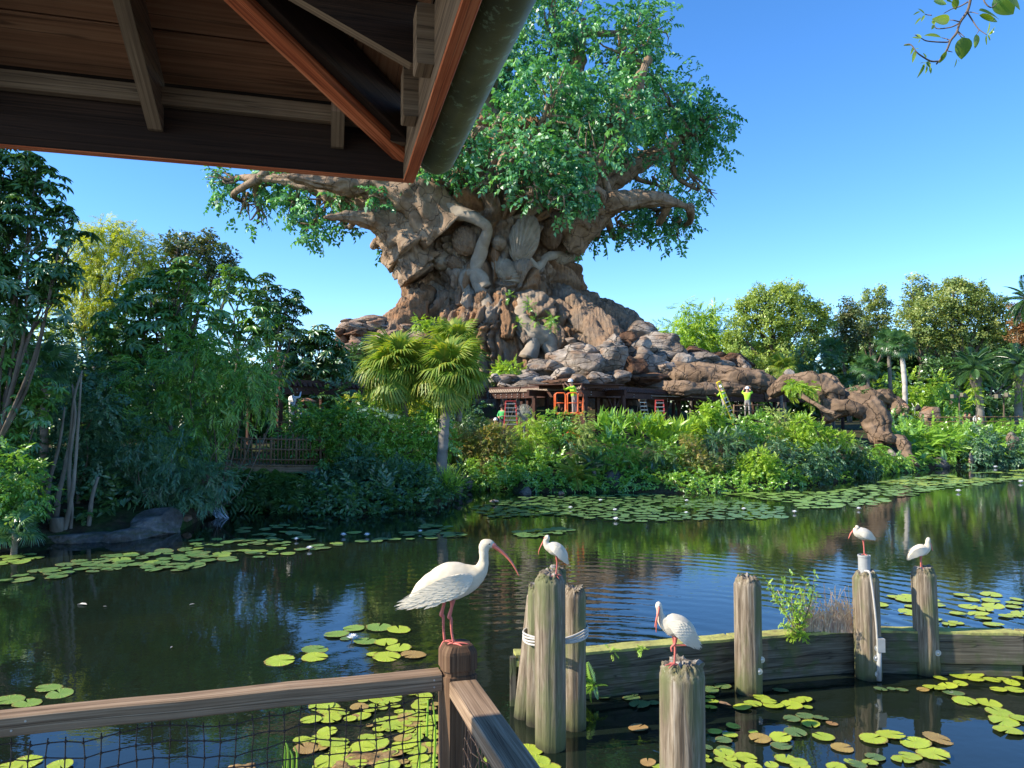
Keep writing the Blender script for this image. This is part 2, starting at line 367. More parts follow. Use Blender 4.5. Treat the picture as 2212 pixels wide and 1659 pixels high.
MT['rock_blue'] = rockmat('blue_grey_rock', [(.09, .075, .06), (.25, .215, .18), (.42, .375, .32), (.28, .18, .115)], .5, .22, 1.0)
MT['rock_red'] = rockmat('red_brown_rock', [(.07, .035, .02), (.15, .08, .045), (.24, .14, .085), (.10, .065, .045)], .5, .22, .9)
MT['gutter'] = (lambda n: n.pbr(n.mix(n.ramp(n.noise(n.geo(), 24, 4, .75), [(.58, (0, 0, 0)), (.64, (.8, .8, .8))]), n.ramp(n.noise(n.geo(), 5, 4), [(.35, (.12, .12, .05)), (.65, (.22, .21, .09))]), (.38, .5, .30)), .45, n.bump(n.noise(n.geo(), 40, 4), .001), .4))(N('gutter_paint'))
MT['foam'] = plain('white_water', (.5, .56, .62), .4, nz=.3, sc=20)
def ground():
    n = N('soil_and_litter'); co = n.geo(); f = n.noise(co, .6, 8, .65); g = n.noise(co, 6, 6)
    c = n.mix(n.ramp(f, [(.45, (0, 0, 0)), (.6, (1, 1, 1))]), n.ramp(g, [(.3, (.03, .022, .014)), (.7, (.075, .055, .035))]), n.ramp(g, [(.3, (.02, .045, .012)), (.7, (.05, .09, .025))]))
    return n.pbr(c, .95, n.bump(g, .08), .1)
MT['ground'] = ground()
def trunkmat():
    n = N('giant_trunk_bark'); co = n.geo(); t = n.attr('tint'); r = n.attr('rel')
    f = n.noise(co, .5, 8, .62, .5); g = n.noise(n.geo((1, 1, .35)), 2.2, 7, .65, .8)
    c = n.ramp(t, [(.0, (.17, .11, .07)), (.22, (.34, .19, .10)), (.42, (.27, .195, .135)), (.65, (.25, .20, .155)), (.85, (.38, .325, .26)), (1, (.43, .38, .31))])
    c = n.mix(n.ramp(f, [(.4, (0, 0, 0)), (.66, (.65, .65, .65))]), c, (.35, .22, .13))
    ln = n.noise(n.geo((1, 1, .22)), 5.5, 5, .7, 1.2); c = n.mix(.5, c, n.ramp(g, [(.25, (.35, .3, .27)), (.6, (1, 1, 1))]), 'MULTIPLY')
    g = n.math('ADD', g, n.math('MULTIPLY', ln, .6)); sv = n.n('TexWave', wave_type='BANDS', bands_direction='X'); n.l(n.geo((1, .7, .25)), sv.inputs[0]); sv.inputs['Scale'].default_value = 1.1; sv.inputs['Distortion'].default_value = 7; sv.inputs['Detail'].default_value = 3; sv.inputs['Detail Scale'].default_value = .5; g = n.math('ADD', g, n.math('MULTIPLY', sv.outputs['Fac'], .16))
    return n.pbr(c, .9, n.bump(g, .3), .12)
MT['giant'] = trunkmat()
MT['limb'] = barkmat('giant_limb_bark', (.12, .08, .052), (.23, .16, .105), (.34, .255, .175), 1.6, 1, .14, .9)
MT['vine'] = barkmat('pale_root_bark', (.15, .12, .085), (.27, .225, .175), (.36, .315, .25), 1.5, 1, .08)
MT['rootred'] = barkmat('red_root_bark', (.065, .045, .032), (.145, .102, .068), (.25, .18, .125), 1.4, 1, .16, .8)
def water():
    n = N('pond_water'); g = n.n('NewGeometry'); pos = g.outputs['Position']
    big = n.noise(n.geo((.12, .2, 1)), 1, 2); fine = n.noise(n.geo((2.2, 3.4, 1)), 1, 3, .5); vf = n.noise(n.geo((9, 12, 1)), 1, 2, .5)
    sub = n.n('VectorMath', operation='DISTANCE'); n.l(pos, sub.inputs[0]); c = G(1188, 1600); sub.inputs[1].default_value = (c[0] + .3, c[1] + .4, 0)
    d = sub.outputs['Value']
    ph = n.math('ADD', n.math('MULTIPLY', d, 15.5), n.math('MULTIPLY', n.noise(n.geo((.9, .9, 1)), 1, 3), 8.0))
    s = n.math('SINE', ph)
    mk = n.ramp(n.math('DIVIDE', d, 12.0), [(.10, (.1, .1, .1)), (.28, (1, 1, 1)), (.62, (.7, .7, .7)), (.95, (0, 0, 0))])
    mk2 = n.ramp(n.noise(n.geo((.22, .25, 1)), 1, 1), [(.38, (.12, .12, .12)), (.6, (1, 1, 1))])
    sep = n.n('SeparateXYZ'); n.l(pos, sep.inputs[0])
    rng = n.math('MULTIPLY', n.ramp(n.math('DIVIDE', sep.outputs[1], 30.0), [(.26, (0, 0, 0)), (.34, (1, 1, 1))]), n.ramp(n.math('MULTIPLY_ADD', sep.outputs[0], .08, .5), [(.2, (.1, .1, .1)), (.5, (1, 1, 1))]))
    h = n.math('MULTIPLY', n.math('MULTIPLY', n.math('MULTIPLY', s, mk), n.math('MULTIPLY', mk2, rng)), .0022)
    amp = n.math('MULTIPLY', n.ramp(big, [(.35, (.2, .2, .2)), (.65, (1, 1, 1))]), .0038)
    h2 = n.math('ADD', h, n.math('MULTIPLY', fine, amp)); h3 = n.math('ADD', h2, n.math('MULTIPLY', vf, .0008))
    b = n.n('Bump'); n.l(h3, b.inputs['Height']); b.inputs['Distance'].default_value = 1.0; b.inputs['Strength'].default_value = 1.0
    dif = n.n('BsdfDiffuse'); n.l(n.ramp(n.noise(n.geo((.3, .3, 1)), 1, 4), [(.3, (.004, .009, .007)), (.7, (.012, .017, .009))]), dif.inputs[0])
    gl = n.n('BsdfGlossy'); gl.inputs['Roughness'].default_value = .012; gl.inputs[0].default_value = (.92, .96, 1, 1); n.l(b.outputs[0], gl.inputs['Normal'])
    fr = n.n('Fresnel'); fr.inputs[0].default_value = 1.5; n.l(b.outputs[0], fr.inputs['Normal'])
    m = n.n('MixShader'); n.l(fr.outputs[0], m.inputs[0]); n.l(dif.outputs[0], m.inputs[1]); n.l(gl.outputs[0], m.inputs[2]); n.l(m.outputs[0], n.out.inputs[0])
    return n.m
MT['water'] = water()
# leaves
LM = {
 'giant': leafmat('teal_giant_leaf', [(.035, .18, .065), (.06, .25, .085), (.09, .33, .11), (.19, .46, .13), (.06, .26, .12), (.03, .13, .055), (.12, .37, .17)], .38, .06),
 'umbrella': leafmat('dark_umbrella_leaf', [(0.035, 0.094, 0.022), (0.058, 0.155, 0.030), (0.103, 0.229, 0.039), (0.053, 0.125, 0.042)], .25, .09, .4),
 'umbrella_mid': leafmat('green_umbrella_leaf', [(0.058, 0.146, 0.028), (0.103, 0.249, 0.042), (0.161, 0.354, 0.056), (0.088, 0.208, 0.056)], .28, .09, .4),
 'yellow': leafmat('yellow_green_leaf', [(0.256, 0.357, 0.039), (0.417, 0.520, 0.052), (0.544, 0.585, 0.065), (0.193, 0.325, 0.052)], .45, .04),
 'olive': leafmat('dark_olive_leaf', [(0.064, 0.114, 0.042), (0.101, 0.170, 0.057), (0.153, 0.194, 0.068), (0.191, 0.137, 0.068)], .25, .06),
 'bamboo': leafmat('bamboo_green_leaf', [(0.063, 0.186, 0.026), (0.112, 0.285, 0.035), (0.192, 0.394, 0.042), (0.236, 0.357, 0.042)], .35, .06),
 'blue': leafmat('blue_green_leaf', [(.035, .105, .05), (.06, .16, .07), (.095, .21, .085), (.055, .14, .055)], .28, .06),
 'lime': leafmat('lime_leaf', [(0.166, 0.362, 0.029), (0.291, 0.493, 0.043), (0.416, 0.592, 0.057), (0.209, 0.394, 0.043)], .42, .05),
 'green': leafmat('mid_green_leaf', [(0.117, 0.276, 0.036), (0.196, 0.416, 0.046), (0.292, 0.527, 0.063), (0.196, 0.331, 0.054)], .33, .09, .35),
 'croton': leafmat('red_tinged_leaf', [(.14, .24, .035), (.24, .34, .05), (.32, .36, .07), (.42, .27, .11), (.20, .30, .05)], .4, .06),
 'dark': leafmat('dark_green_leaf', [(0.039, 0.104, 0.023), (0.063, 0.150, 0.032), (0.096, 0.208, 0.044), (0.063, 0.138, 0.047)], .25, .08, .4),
 'sage': leafmat('pale_canopy_leaf', [(0.190, 0.283, 0.073), (0.293, 0.426, 0.105), (0.412, 0.540, 0.131), (0.382, 0.463, 0.116)], .38, .04),
 'canopy': leafmat('olive_canopy_leaf', [(0.142, 0.220, 0.068), (0.231, 0.324, 0.094), (0.320, 0.412, 0.122), (0.393, 0.383, 0.135)], .33, .04),
 'palm': leafmat('fan_palm_leaf', [(0.153, 0.302, 0.035), (0.190, 0.314, 0.039), (0.303, 0.389, 0.052), (0.454, 0.419, 0.065)], .42, .03, .5),
 'palm_dark': leafmat('dark_palm_leaf', [(0.039, 0.114, 0.035), (0.069, 0.175, 0.052), (0.108, 0.228, 0.070)], .3, .08, .35),
 'russet': leafmat('russet_leaf', [(0.314, 0.158, 0.070), (0.320, 0.156, 0.065), (0.196, 0.175, 0.070)], .35, .04),
 'branch': leafmat('near_branch_leaf', [(0.146, 0.260, 0.026), (0.291, 0.429, 0.052)], .5, .07, .4),
}
# ------------------------------------------------------------------ leaves
def leaf(L, w, droop=.25, fold=.12):
    """6-point leaf along +Y, two folded quads"""
    V = np.array([[0, 0, 0], [-w * .8, .33 * L, fold * w + -.04 * L], [-w * .72, .68 * L, fold * w - droop * .45 * L], [0, L, -droop * L], [w * .72, .68 * L, fold * w - droop * .45 * L], [w * .8, .33 * L, fold * w - .04 * L]])
    V[:, 2] -= 0; return V, [[0, 3, 2, 1], [0, 5, 4, 3]]
def leaf1(L, w, droop=.25, fold=.12):
    return np.array([[0, 0, 0], [-w, .45 * L, fold * w], [0, L, -droop * L], [w, .45 * L, fold * w]]), [[0, 3, 2, 1]]
def rotm(axis, a): return np.array(Matrix.Rotation(a, 3, Vector(axis)))
def tmpl(parts):
    V, F, R = [], [], []; n = 0
    for (v, f, r) in parts:
        V.append(v); F += [[a + n for a in q] for q in f]; R += [r] * len(f); n += len(v)
    return np.vstack(V), np.array(F), np.array(R)
def t_spray(rs, nl=9, ll=.36, lw=.085, ang=52, droop=.3, curve=.25, lf=None):
    parts = []
    for i in range(nl):
        t = (i + .7) / nl; s = 1 if i % 2 else -1
        if i == nl - 1: s = 0
        a = math.radians(ang * rs.uniform(.75, 1.2)) * -s
        v, f = (lf or leaf)(ll * rs.uniform(.75, 1.15), lw * rs.uniform(.85, 1.15), droop * rs.uniform(.4, 1.6))
        v = v @ rotm((0, 1, 0), rs.uniform(-.5, .5)).T @ rotm((1, 0, 0), rs.uniform(-.5, .15)).T @ rotm((0, 0, 1), a).T
        v = v + [0, t * .85, -curve * t * t]
        parts.append((v, f, rs.rand()))
    return tmpl(parts)
def t_whorl(rs, nl=9, ll=.52, lw=.1, droop=.45):
    parts = []
    for i in range(nl):
        a = 2 * math.pi * (i + rs.uniform(-.2, .2)) / nl
        v, f = leaf(ll * rs.uniform(.8, 1.1), lw, droop * rs.uniform(.6, 1.3), .25)
        v[:, 1] += .04; v = v @ rotm((0, 0, 1), a).T
        parts.append((v, f, rs.rand()))
    return tmpl(parts)
def t_puff(rs, nl=16, ll=.3, lw=.085):
    parts = []
    for i in range(nl):
        v, f = leaf1(ll * rs.uniform(.7, 1.2), lw, .2); q = rs.normal(size=3); q = q / np.linalg.norm(q) * .48 * rs.rand() ** .5
        v = v @ rotm((1, 0, 0), rs.uniform(-.7, .5)).T @ rotm((0, 1, 0), rs.uniform(-.6, .6)).T @ rotm((0, 0, 1), rs.uniform(0, 6.28)).T + q * [1, 1, .7]
        parts.append((v, f, rs.rand()))
    return tmpl(parts)
def t_fern(rs, nl=11, ll=.24, lw=.028, curve=.35):
    parts = []
    for i in range(nl):
        t = .12 + .88 * i / nl
        for s in (-1, 1):
            v, f = leaf1(ll * math.sin(math.pi * (.18 + .78 * t)) * rs.uniform(.9, 1.1), lw * 1.3, .35)
            v = v @ rotm((0, 0, 1), -s * math.radians(62 - 25 * t)).T + [0, t * .92, .12 * t - curve * t * t * 1.3]
            parts.append((v, f, rs.rand() * .6))
    return tmpl(parts)
def t_blades(rs, nl=8, ll=1.0, lw=.045, spread=.6):
    parts = []
    for i in range(nl):
        a = rs.uniform(0, 6.28); e = rs.uniform(.15, spread); L = ll * rs.uniform(.6, 1); w = lw * rs.uniform(.7, 1.2)
        ts = np.array([0, .35, .7, 1.]); ww = np.array([.5, 1, .8, .08]) * w
        y = L * (math.sin(e) * ts + .35 * ts ** 2 * e); z = L * (math.cos(e) * ts - .45 * e * ts ** 2.5)
        V = np.concatenate([np.stack([-ww, y, z], 1), np.stack([ww, y, z], 1)]) @ rotm((0, 0, 1), a).T
        parts.append((V, [[k, k + 4, k + 5, k + 1] for k in range(3)], rs.rand()))
    return tmpl(parts)
def t_bigleaf(rs, nl=5, lob=7):
    parts = []
    for i in range(nl):
        a = 2 * math.pi * i / nl + rs.uniform(-.4, .4); e = rs.uniform(.2, .7); r = rs.rand()
        for k in range(lob):
            for s in (-1, 1):
                t = (k + .5) / lob; v, f = leaf(.32 * math.sin(math.pi * (.25 + .6 * t)), .045, .3)
                v = v @ rotm((0, 0, 1), -s * math.radians(75 - 45 * t)).T + [0, .35 + t * .5, 0]
                v = v @ rotm((1, 0, 0), e - .75 * t).T; v = v @ rotm((0, 0, 1), a).T
                parts.append((v, f, r))
    return tmpl(parts)
_rs = np.random.RandomState(5); LAI = 3.6
TP = {
 'spray': [t_spray(_rs, 10) for _ in range(5)], 'giant': [t_spray(_rs, 9, .27, .10, 70, .55, .25, leaf1 if i % 3 else None) for i in range(6)],
 'fine': [t_spray(_rs, 15, .34, .034, 38, .4, .35, leaf1) for _ in range(5)], 'small': [t_spray(_rs, 14, .24, .07, 60, .15, .1, leaf1) for _ in range(5)],
 'whorl': [t_whorl(_rs) for _ in range(4)], 'puff': [t_puff(_rs, 22, .26, .085) for _ in range(5)], 'fern': [t_fern(_rs) for _ in range(3)],
 'blades': [t_blades(_rs) for _ in range(4)], 'big': [t_bigleaf(_rs) for _ in range(3)],
 'grass': [t_blades(_rs, 14, 1, .012, .9) for _ in range(3)],
}
UPT = {'whorl', 'blades', 'big', 'grass'}          # templates that grow upward; the others grow along a twig
def frames(out, kind, rs, droop=.2, jit=.55):
    n = len(out); r = rs.normal(size=(n, 3))
    if kind in UPT:
        z = unit(out * .55 + r * .28 * jit / .55 + [0, 0, .9]); y = unit(np.cross(z, unit(rs.normal(size=(n, 3)))))
        x = np.cross(y, z)
    else:
        y = unit(out + r * jit + [0, 0, -droop]); up = unit(np.array([0, 0, 1.]) + rs.normal(size=(n, 3)) * .3 + out * .3)
        x = unit(np.cross(y, up)); z = np.cross(x, y)
    return np.stack([x, y, z], -1)
def scatter(kind, T, out, size, rs, droop=.2, jit=.55, szj=.3):
    """all sprays of one crown as arrays"""
    T = np.asarray(T, float); out = np.asarray(out, float); n = len(T); Mx = frames(out, kind, rs, droop, jit) * (size * (1 + rs.uniform(-szj, szj, n)))[:, None, None]
    pick = rs.randint(0, len(TP[kind]), n); Vs, Fs, Rs = [], [], []; base = 0
    for k, (tv, tf, tr) in enumerate(TP[kind]):
        m = pick == k; c = m.sum()
        if not c: continue
        V = np.einsum('nij,vj->nvi', Mx[m], tv) + T[m][:, None]
        F = tf[None] + (np.arange(c) * len(tv))[:, None, None] + base
        R = np.clip(.65 * rs.rand(c)[:, None] + .35 * tr[None], 0, 1) * np.ones((1, len(tf)))
        Vs.append(V.reshape(-1, 3)); Fs.append(F.reshape(-1, 4)); Rs.append(R.ravel()); base += c * len(tv)
    return np.vstack(Vs), np.vstack(Fs), np.concatenate(Rs)
def _area(kind):
    a = 0
    for V, F, R in TP[kind]:
        q = V[F]; a += (np.linalg.norm(np.cross(q[:, 1] - q[:, 0], q[:, 2] - q[:, 0]), axis=1) + np.linalg.norm(np.cross(q[:, 2] - q[:, 0], q[:, 3] - q[:, 0]), axis=1)).sum() / 2
    return a / len(TP[kind])
AREA = {k: _area(k) for k in TP}
def lobe_pts(lobes, size, k, rs, bottom=.55, shell=.5, kind='spray'):
    """lobes: (centre, (rx,ry,rz)); returns spray bases and outward directions"""
    Ts, Os = [], []
    for c, r in lobes:
        r = np.array(r); rm = float(np.mean(r)); n = max(5, int(k * LAI * 3.14 * rm * rm / (AREA[kind] * size ** 2)))
        d = unit(rs.normal(size=(n, 3))); keep = (d[:, 2] > -bottom) | (rs.rand(n) < .35); keep[:3] = True; d = d[keep]
        q = shell + (1 - shell) * rs.rand(len(d)) ** .6
        q = q * (1 + .28 * vnoise(d * 2.6 + c * .37, 3) + .16 * vnoise(d * 6 + c, 5))
        Ts.append(c + d * r * q[:, None]); Os.append(d)
    return np.vstack(Ts), np.vstack(Os)
def lob(D, lst):
    out = []
    for e in lst:
        x, y, r = e[:3]; d = D + (e[3] if len(e) > 3 else 0); a = e[4] if len(e) > 4 else 1
        rm = M(r, d); out.append((P(x, y, d), (rm, rm * .9, rm * a)))
    return out
def limbs(parent, base, lobes, r0, mat, rs, fork=.45, name='limb', seg=7, wob=.12, twigs=0, nz=.12):
    """trunk from the base up to the fork, limbs on to each lobe"""
    cs = np.array([c for c, r in lobes]); top = cs.mean(0); H = top[2] - base[2]
    fk = base + (top - base) * [.5, .5, fork]; w = rs.uniform(-wob, wob, 2) * H * .5
    mid = (base + fk) / 2 + [w[0], w[1], 0]
    V, F = tube([base - [0, 0, .3], mid, fk], [r0 * 1.35, r0 * .95, r0 * .8], 10, 9, nz=nz, nf=1.5 / max(r0, .1), seed=rs.randint(99))
    put('trunk', V, F, mat, parent, smooth=True)
    for c, r in lobes:
        d = c - fk; m = fk + d * .5 + rs.normal(size=3) * np.linalg.norm(d) * .08 + [0, 0, -.06 * np.linalg.norm(d)]
        mb = MB(); e = c + d * .0
        mb.tube([fk - [0, 0, .15], m, e], [r0 * .55, r0 * .35, r0 * .12], seg, 8)
        for _ in range(twigs):
            q = unit(rs.normal(size=3)) * r * .75; q[2] = abs(q[2]); st = m + (e - m) * rs.uniform(.2, .9)
            mb.tube([st, (st + c + q) / 2 + rs.normal(size=3) * .1 * r[0], c + q], [r0 * .16, r0 * .1, r0 * .03], 5, 5)
        mb.build(name, mat, parent, smooth=True)
def tree(name, label, base, lobes, kind, size, k, lm, seed, r0=.2, bark='bark', group=None, droop=.25, jit=.55, fork=.45, shell=.5, bottom=.55, cat='tree', twigs=3, trunk=True, part='crown'):
    rs = np.random.RandomState(seed); t = thing(name, label, cat, base, group)
    if trunk: limbs(t, np.array(base, float), lobes, r0, MT[bark], rs, fork, twigs=twigs)
    T, O = lobe_pts(lobes, size, k, rs, bottom, shell, kind)
    V, F, R = scatter(kind, T, O, size, rs, droop, jit)
    o = put(part, V, F, LM[lm], t, attr={'rnd': ('FACE', R)}); o['kind'] = 'stuff'
    return t
def shrub(label, D, lst, kind, size, k, lm, seed, group=None, name='shrub', **kw):
    lobes = lob(D, lst); b = np.mean([c for c, r in lobes], 0); b[2] = gh(b[0], b[1])
    kw.setdefault('trunk', True); kw.setdefault('r0', .05); kw.setdefault('twigs', 1); kw.setdefault('bottom', .8)
    return tree(name, label, b, lobes, kind, size, k, LM and lm, seed, group=group, cat='shrub', part='foliage', fork=.2, **kw)

# ------------------------------------------------------------------ palms
def fan_frond_mesh(name, rs, mat, R=1.0, seg=38, droop=.5, stalk=.9, span=2.5):
    """costapalmate fan: narrow blades joined near the hub, tips hanging"""
    V, F, n, A = [], [], 0, []
    ts = np.array([.05, .42, .72, 1.0])
    for i in range(seg):
        a = (i / (seg - 1) - .5) * 2 * span; L = R * (1 - .22 * abs(a) / span) * rs.uniform(.9, 1.05); dr = droop * rs.uniform(.7, 1.4)
        w = np.array([.012, .045, .026, .004]) * R * 1.15
        da = math.sin(a); ca = math.cos(a)
        r = L * ts; z = -dr * R * np.clip(ts - .45, 0, 1) ** 2 * 2.0 + (.03 * R if i % 2 else 0) * np.array([0, 1, .6, 0]) - .12 * R * abs(da) * ts
        rr = r - .12 * L * dr * np.clip(ts - .5, 0, 1)
        c = np.stack([da * rr, stalk + ca * rr, z], 1); s = np.array([ca, -da, 0])
        V.append(np.concatenate([c - s * w[:, None], c + s * w[:, None]])); F += [[n + k, n + k + 4, n + k + 5, n + k + 1] for k in range(3)]; n += 8
        A += [rs.rand()] * 3
    v, f = tube([[0, 0, 0], [0, stalk * .5, .03], [0, stalk + .1, 0]], [.022 * R, .014 * R, .01 * R], 4); V.append(v); 
    f = [q for q in f if len(q) == 4]; F += [[a + n for a in q] for q in f]; A += [.8] * len(f)
    return mesh(name, np.vstack(V), F, mat, attr={'rnd': ('FACE', np.array(A) * .8 + .1)})
def feather_frond_mesh(name, rs, mat, L=2.5, pairs=34, droop=.7, ll=.55):
    V, F, n, A = [], [], 0, []
    pts = [[0, 0, 0], [0, L * .35, L * .10], [0, L * .7, -L * .02 * droop], [0, L * .95, -L * .28 * droop]]
    c = catmull(pts, pairs + 4)
    for i in range(3, pairs + 3):
        for s in (-1, 1):
            t = i / (pairs + 3); q = ll * math.sin(math.pi * (.12 + .8 * t)) * rs.uniform(.85, 1.1)
            v, f = leaf(q, .022, .55, 0); v = v @ rotm((0, 0, 1), -s * math.radians(58 - 18 * t)).T + c[i]
            V.append(v); F += [[a + n for a in qd] for qd in f]; n += 6; A += [rs.rand()] * 2
    v, f = tube(c, np.linspace(.025, .006, len(c)), 4); V.append(v); F += [[a + n for a in q] for q in f if len(q) == 4]; A += [.9] * sum(len(q) == 4 for q in f)
    return mesh(name, np.vstack(V), F, mat, attr={'rnd': ('FACE', np.array(A))})
def palm(name, label, base, top, r, fronds, nf, size, seed, bark='palm_trunk', group=None, dead=0, lo=-1.1, hi=1.35, cat='palm tree', skirt=None, bulge=None):
    rs = np.random.RandomState(seed); base, top = np.array(base, float), np.array(top, float); t = thing(name, label, cat, base, group)
    mid = (base + top) / 2 + rs.normal(size=3) * [.1, .1, 0]; n = 40
    pts = catmull([base - [0, 0, .2], mid, top], n); rad = np.linspace(r * 1.15, r * .85, n) * (1 + .06 * np.sin(np.arange(n) * 2.6))
    if bulge: rad = rad * (1 + bulge * np.clip((np.linspace(0, 1, n) - .72) / .1, 0, 1))
    V, F = tube(pts, rad, 14, nz=.08, nf=4, seed=seed); put('trunk', V, F, MT[bark], t, smooth=True)
    for i in range(nf):
        me = fronds[i % len(fronds)]; o = link('frond', me, t); f = (i + .5) / nf
        el = hi + (lo - hi) * f ** .85 + rs.uniform(-.12, .12); az = i * 2.39996 + rs.uniform(-.2, .2)
        o.matrix_local = Matrix.Translation(Vector(top - wloc(t)) + Vector((0, 0, .1 * size * (1 - f)))) @ Matrix.Rotation(az, 4, 'Z') @ Matrix.Rotation(el, 4, 'X') @ Matrix.Rotation(rs.uniform(-.35, .35), 4, 'Y') @ Matrix.Scale(size * rs.uniform(.85, 1.1), 4)
    if dead:
        mb = MB()
        for i in range(dead):
            a = rs.uniform(0, 6.28); d = np.array([math.cos(a), math.sin(a), 0]); s = top - [0, 0, .15 * size]; 
            mb.tube([s, s + d * .3 * size - [0, 0, .15 * size], s + d * .34 * size - [0, 0, rs.uniform(.6, 1.1) * size]], [.035 * size, .05 * size, .01], 4, 5)
        mb.build('dead_frond_skirt', MT['bark_pale'], t).__setitem__('kind', 'stuff')
    if skirt:
        T = top - [0, 0, 1] * rs.uniform(.1, skirt, 90)[:, None]; O = unit(rs.normal(size=(90, 3)) * [1, 1, .3]); T = T + O * r
        V, F, R = scatter('fern', T, O, .55, rs); put('fern_collar', V, F, LM['lime'], t, attr={'rnd': ('FACE', R)})['kind'] = 'stuff'
    return t
# ------------------------------------------------------------------ terrain, water
SHORE = [(-2600, 1300), (-1500, 1262), (-400, 1235), (0, 1195), (80, 1180), (250, 1168), (415, 1140), (432, 1124), (480, 1103), (560, 1100), (640, 1108), (760, 1110), (870, 1104), (950, 1096), (995, 1074), (1012, 1058), (1040, 1052), (1080, 1058), (1140, 1064), (1300, 1062), (1500, 1065), (1680, 1058), (1800, 1041), (1900, 1026), (2000, 1014), (2212, 1001), (2600, 988), (3800, 975), (4800, 970)]
_sx = np.array([a for a, b in SHORE], float); _sD = np.array([G(1106, b)[1] for a, b in SHORE])
def shoreD(px): return np.interp(px, _sx, _sD)
def gh(x, y):
    """height of the ground"""
    x, y = np.asarray(x, float), np.asarray(y, float); px = x / np.maximum(y, .5) * FPX + 1106
    off = y - shoreD(px) + .35 * vnoise(np.stack([x * .8, y * .8, x * 0], -1).reshape(-1, 3), 4).reshape(np.shape(x))
    h = np.interp(off, [-6, -1, 0, .5, 1.5, 4, 10, 20, 400], [-1.6, -.55, -.02, .25, .55, 1.0, 1.5, 1.7, 2.2])
    r2 = ((x - 2.5) / 13) ** 2 + ((y - 74) / 12) ** 2
    r3 = ((x + 11.5) / 6.5) ** 2 + ((y - 63) / 5) ** 2
    return h + 5.0 * np.exp(-r2) + 6.2 * np.exp(-r3) + .08 * vnoise(np.stack([x * .5, y * .5, x * 0], -1).reshape(-1, 3), 9).reshape(np.shape(x))
cols = np.linspace(-2600, 4800, 260); offs = np.array([-7, -4, -2, -1, -.5, -.2, 0, .25, .5, 1, 1.6, 2.5, 4, 6, 8, 11, 14, 18, 23, 28, 33, 38, 44, 50, 60, 80, 120, 250, 800])
gx, gy = [], []
for c in cols:
    y = shoreD(c) + offs; x = (c - 1106) / FPX * y; gx.append(x); gy.append(y)
gx, gy = np.array(gx), np.array(gy)
# columns are spread by pixel azimuth, so x uses the same tangent as the shore test
gz = gh(gx, gy); nr = len(offs); i = np.arange(len(cols) - 1)[:, None] * nr; j = np.arange(nr - 1)[None]
tag(put('ground', np.stack([gx, gy, gz], -1).reshape(-1, 3), np.stack([i + j, i + nr + j, i + nr + j + 1, i + j + 1], -1).reshape(-1, 4), MT['ground'], smooth=True), kind='structure')
tag(put('pond_water', [[-400, -60, 0], [400, -60, 0], [400, 300, 0], [-400, 300, 0]], [[0, 1, 2, 3]], MT['water']), kind='structure')
tag(put('pond_bed', [[-400, -60, -1.7], [400, -60, -1.7], [400, 300, -1.7], [-400, 300, -1.7]], [[0, 1, 2, 3]], MT['ground']), kind='structure')
def base_at(x, D):
    p = P(x, 890, D); return np.array([p[0], D, float(gh(p[0], D))])
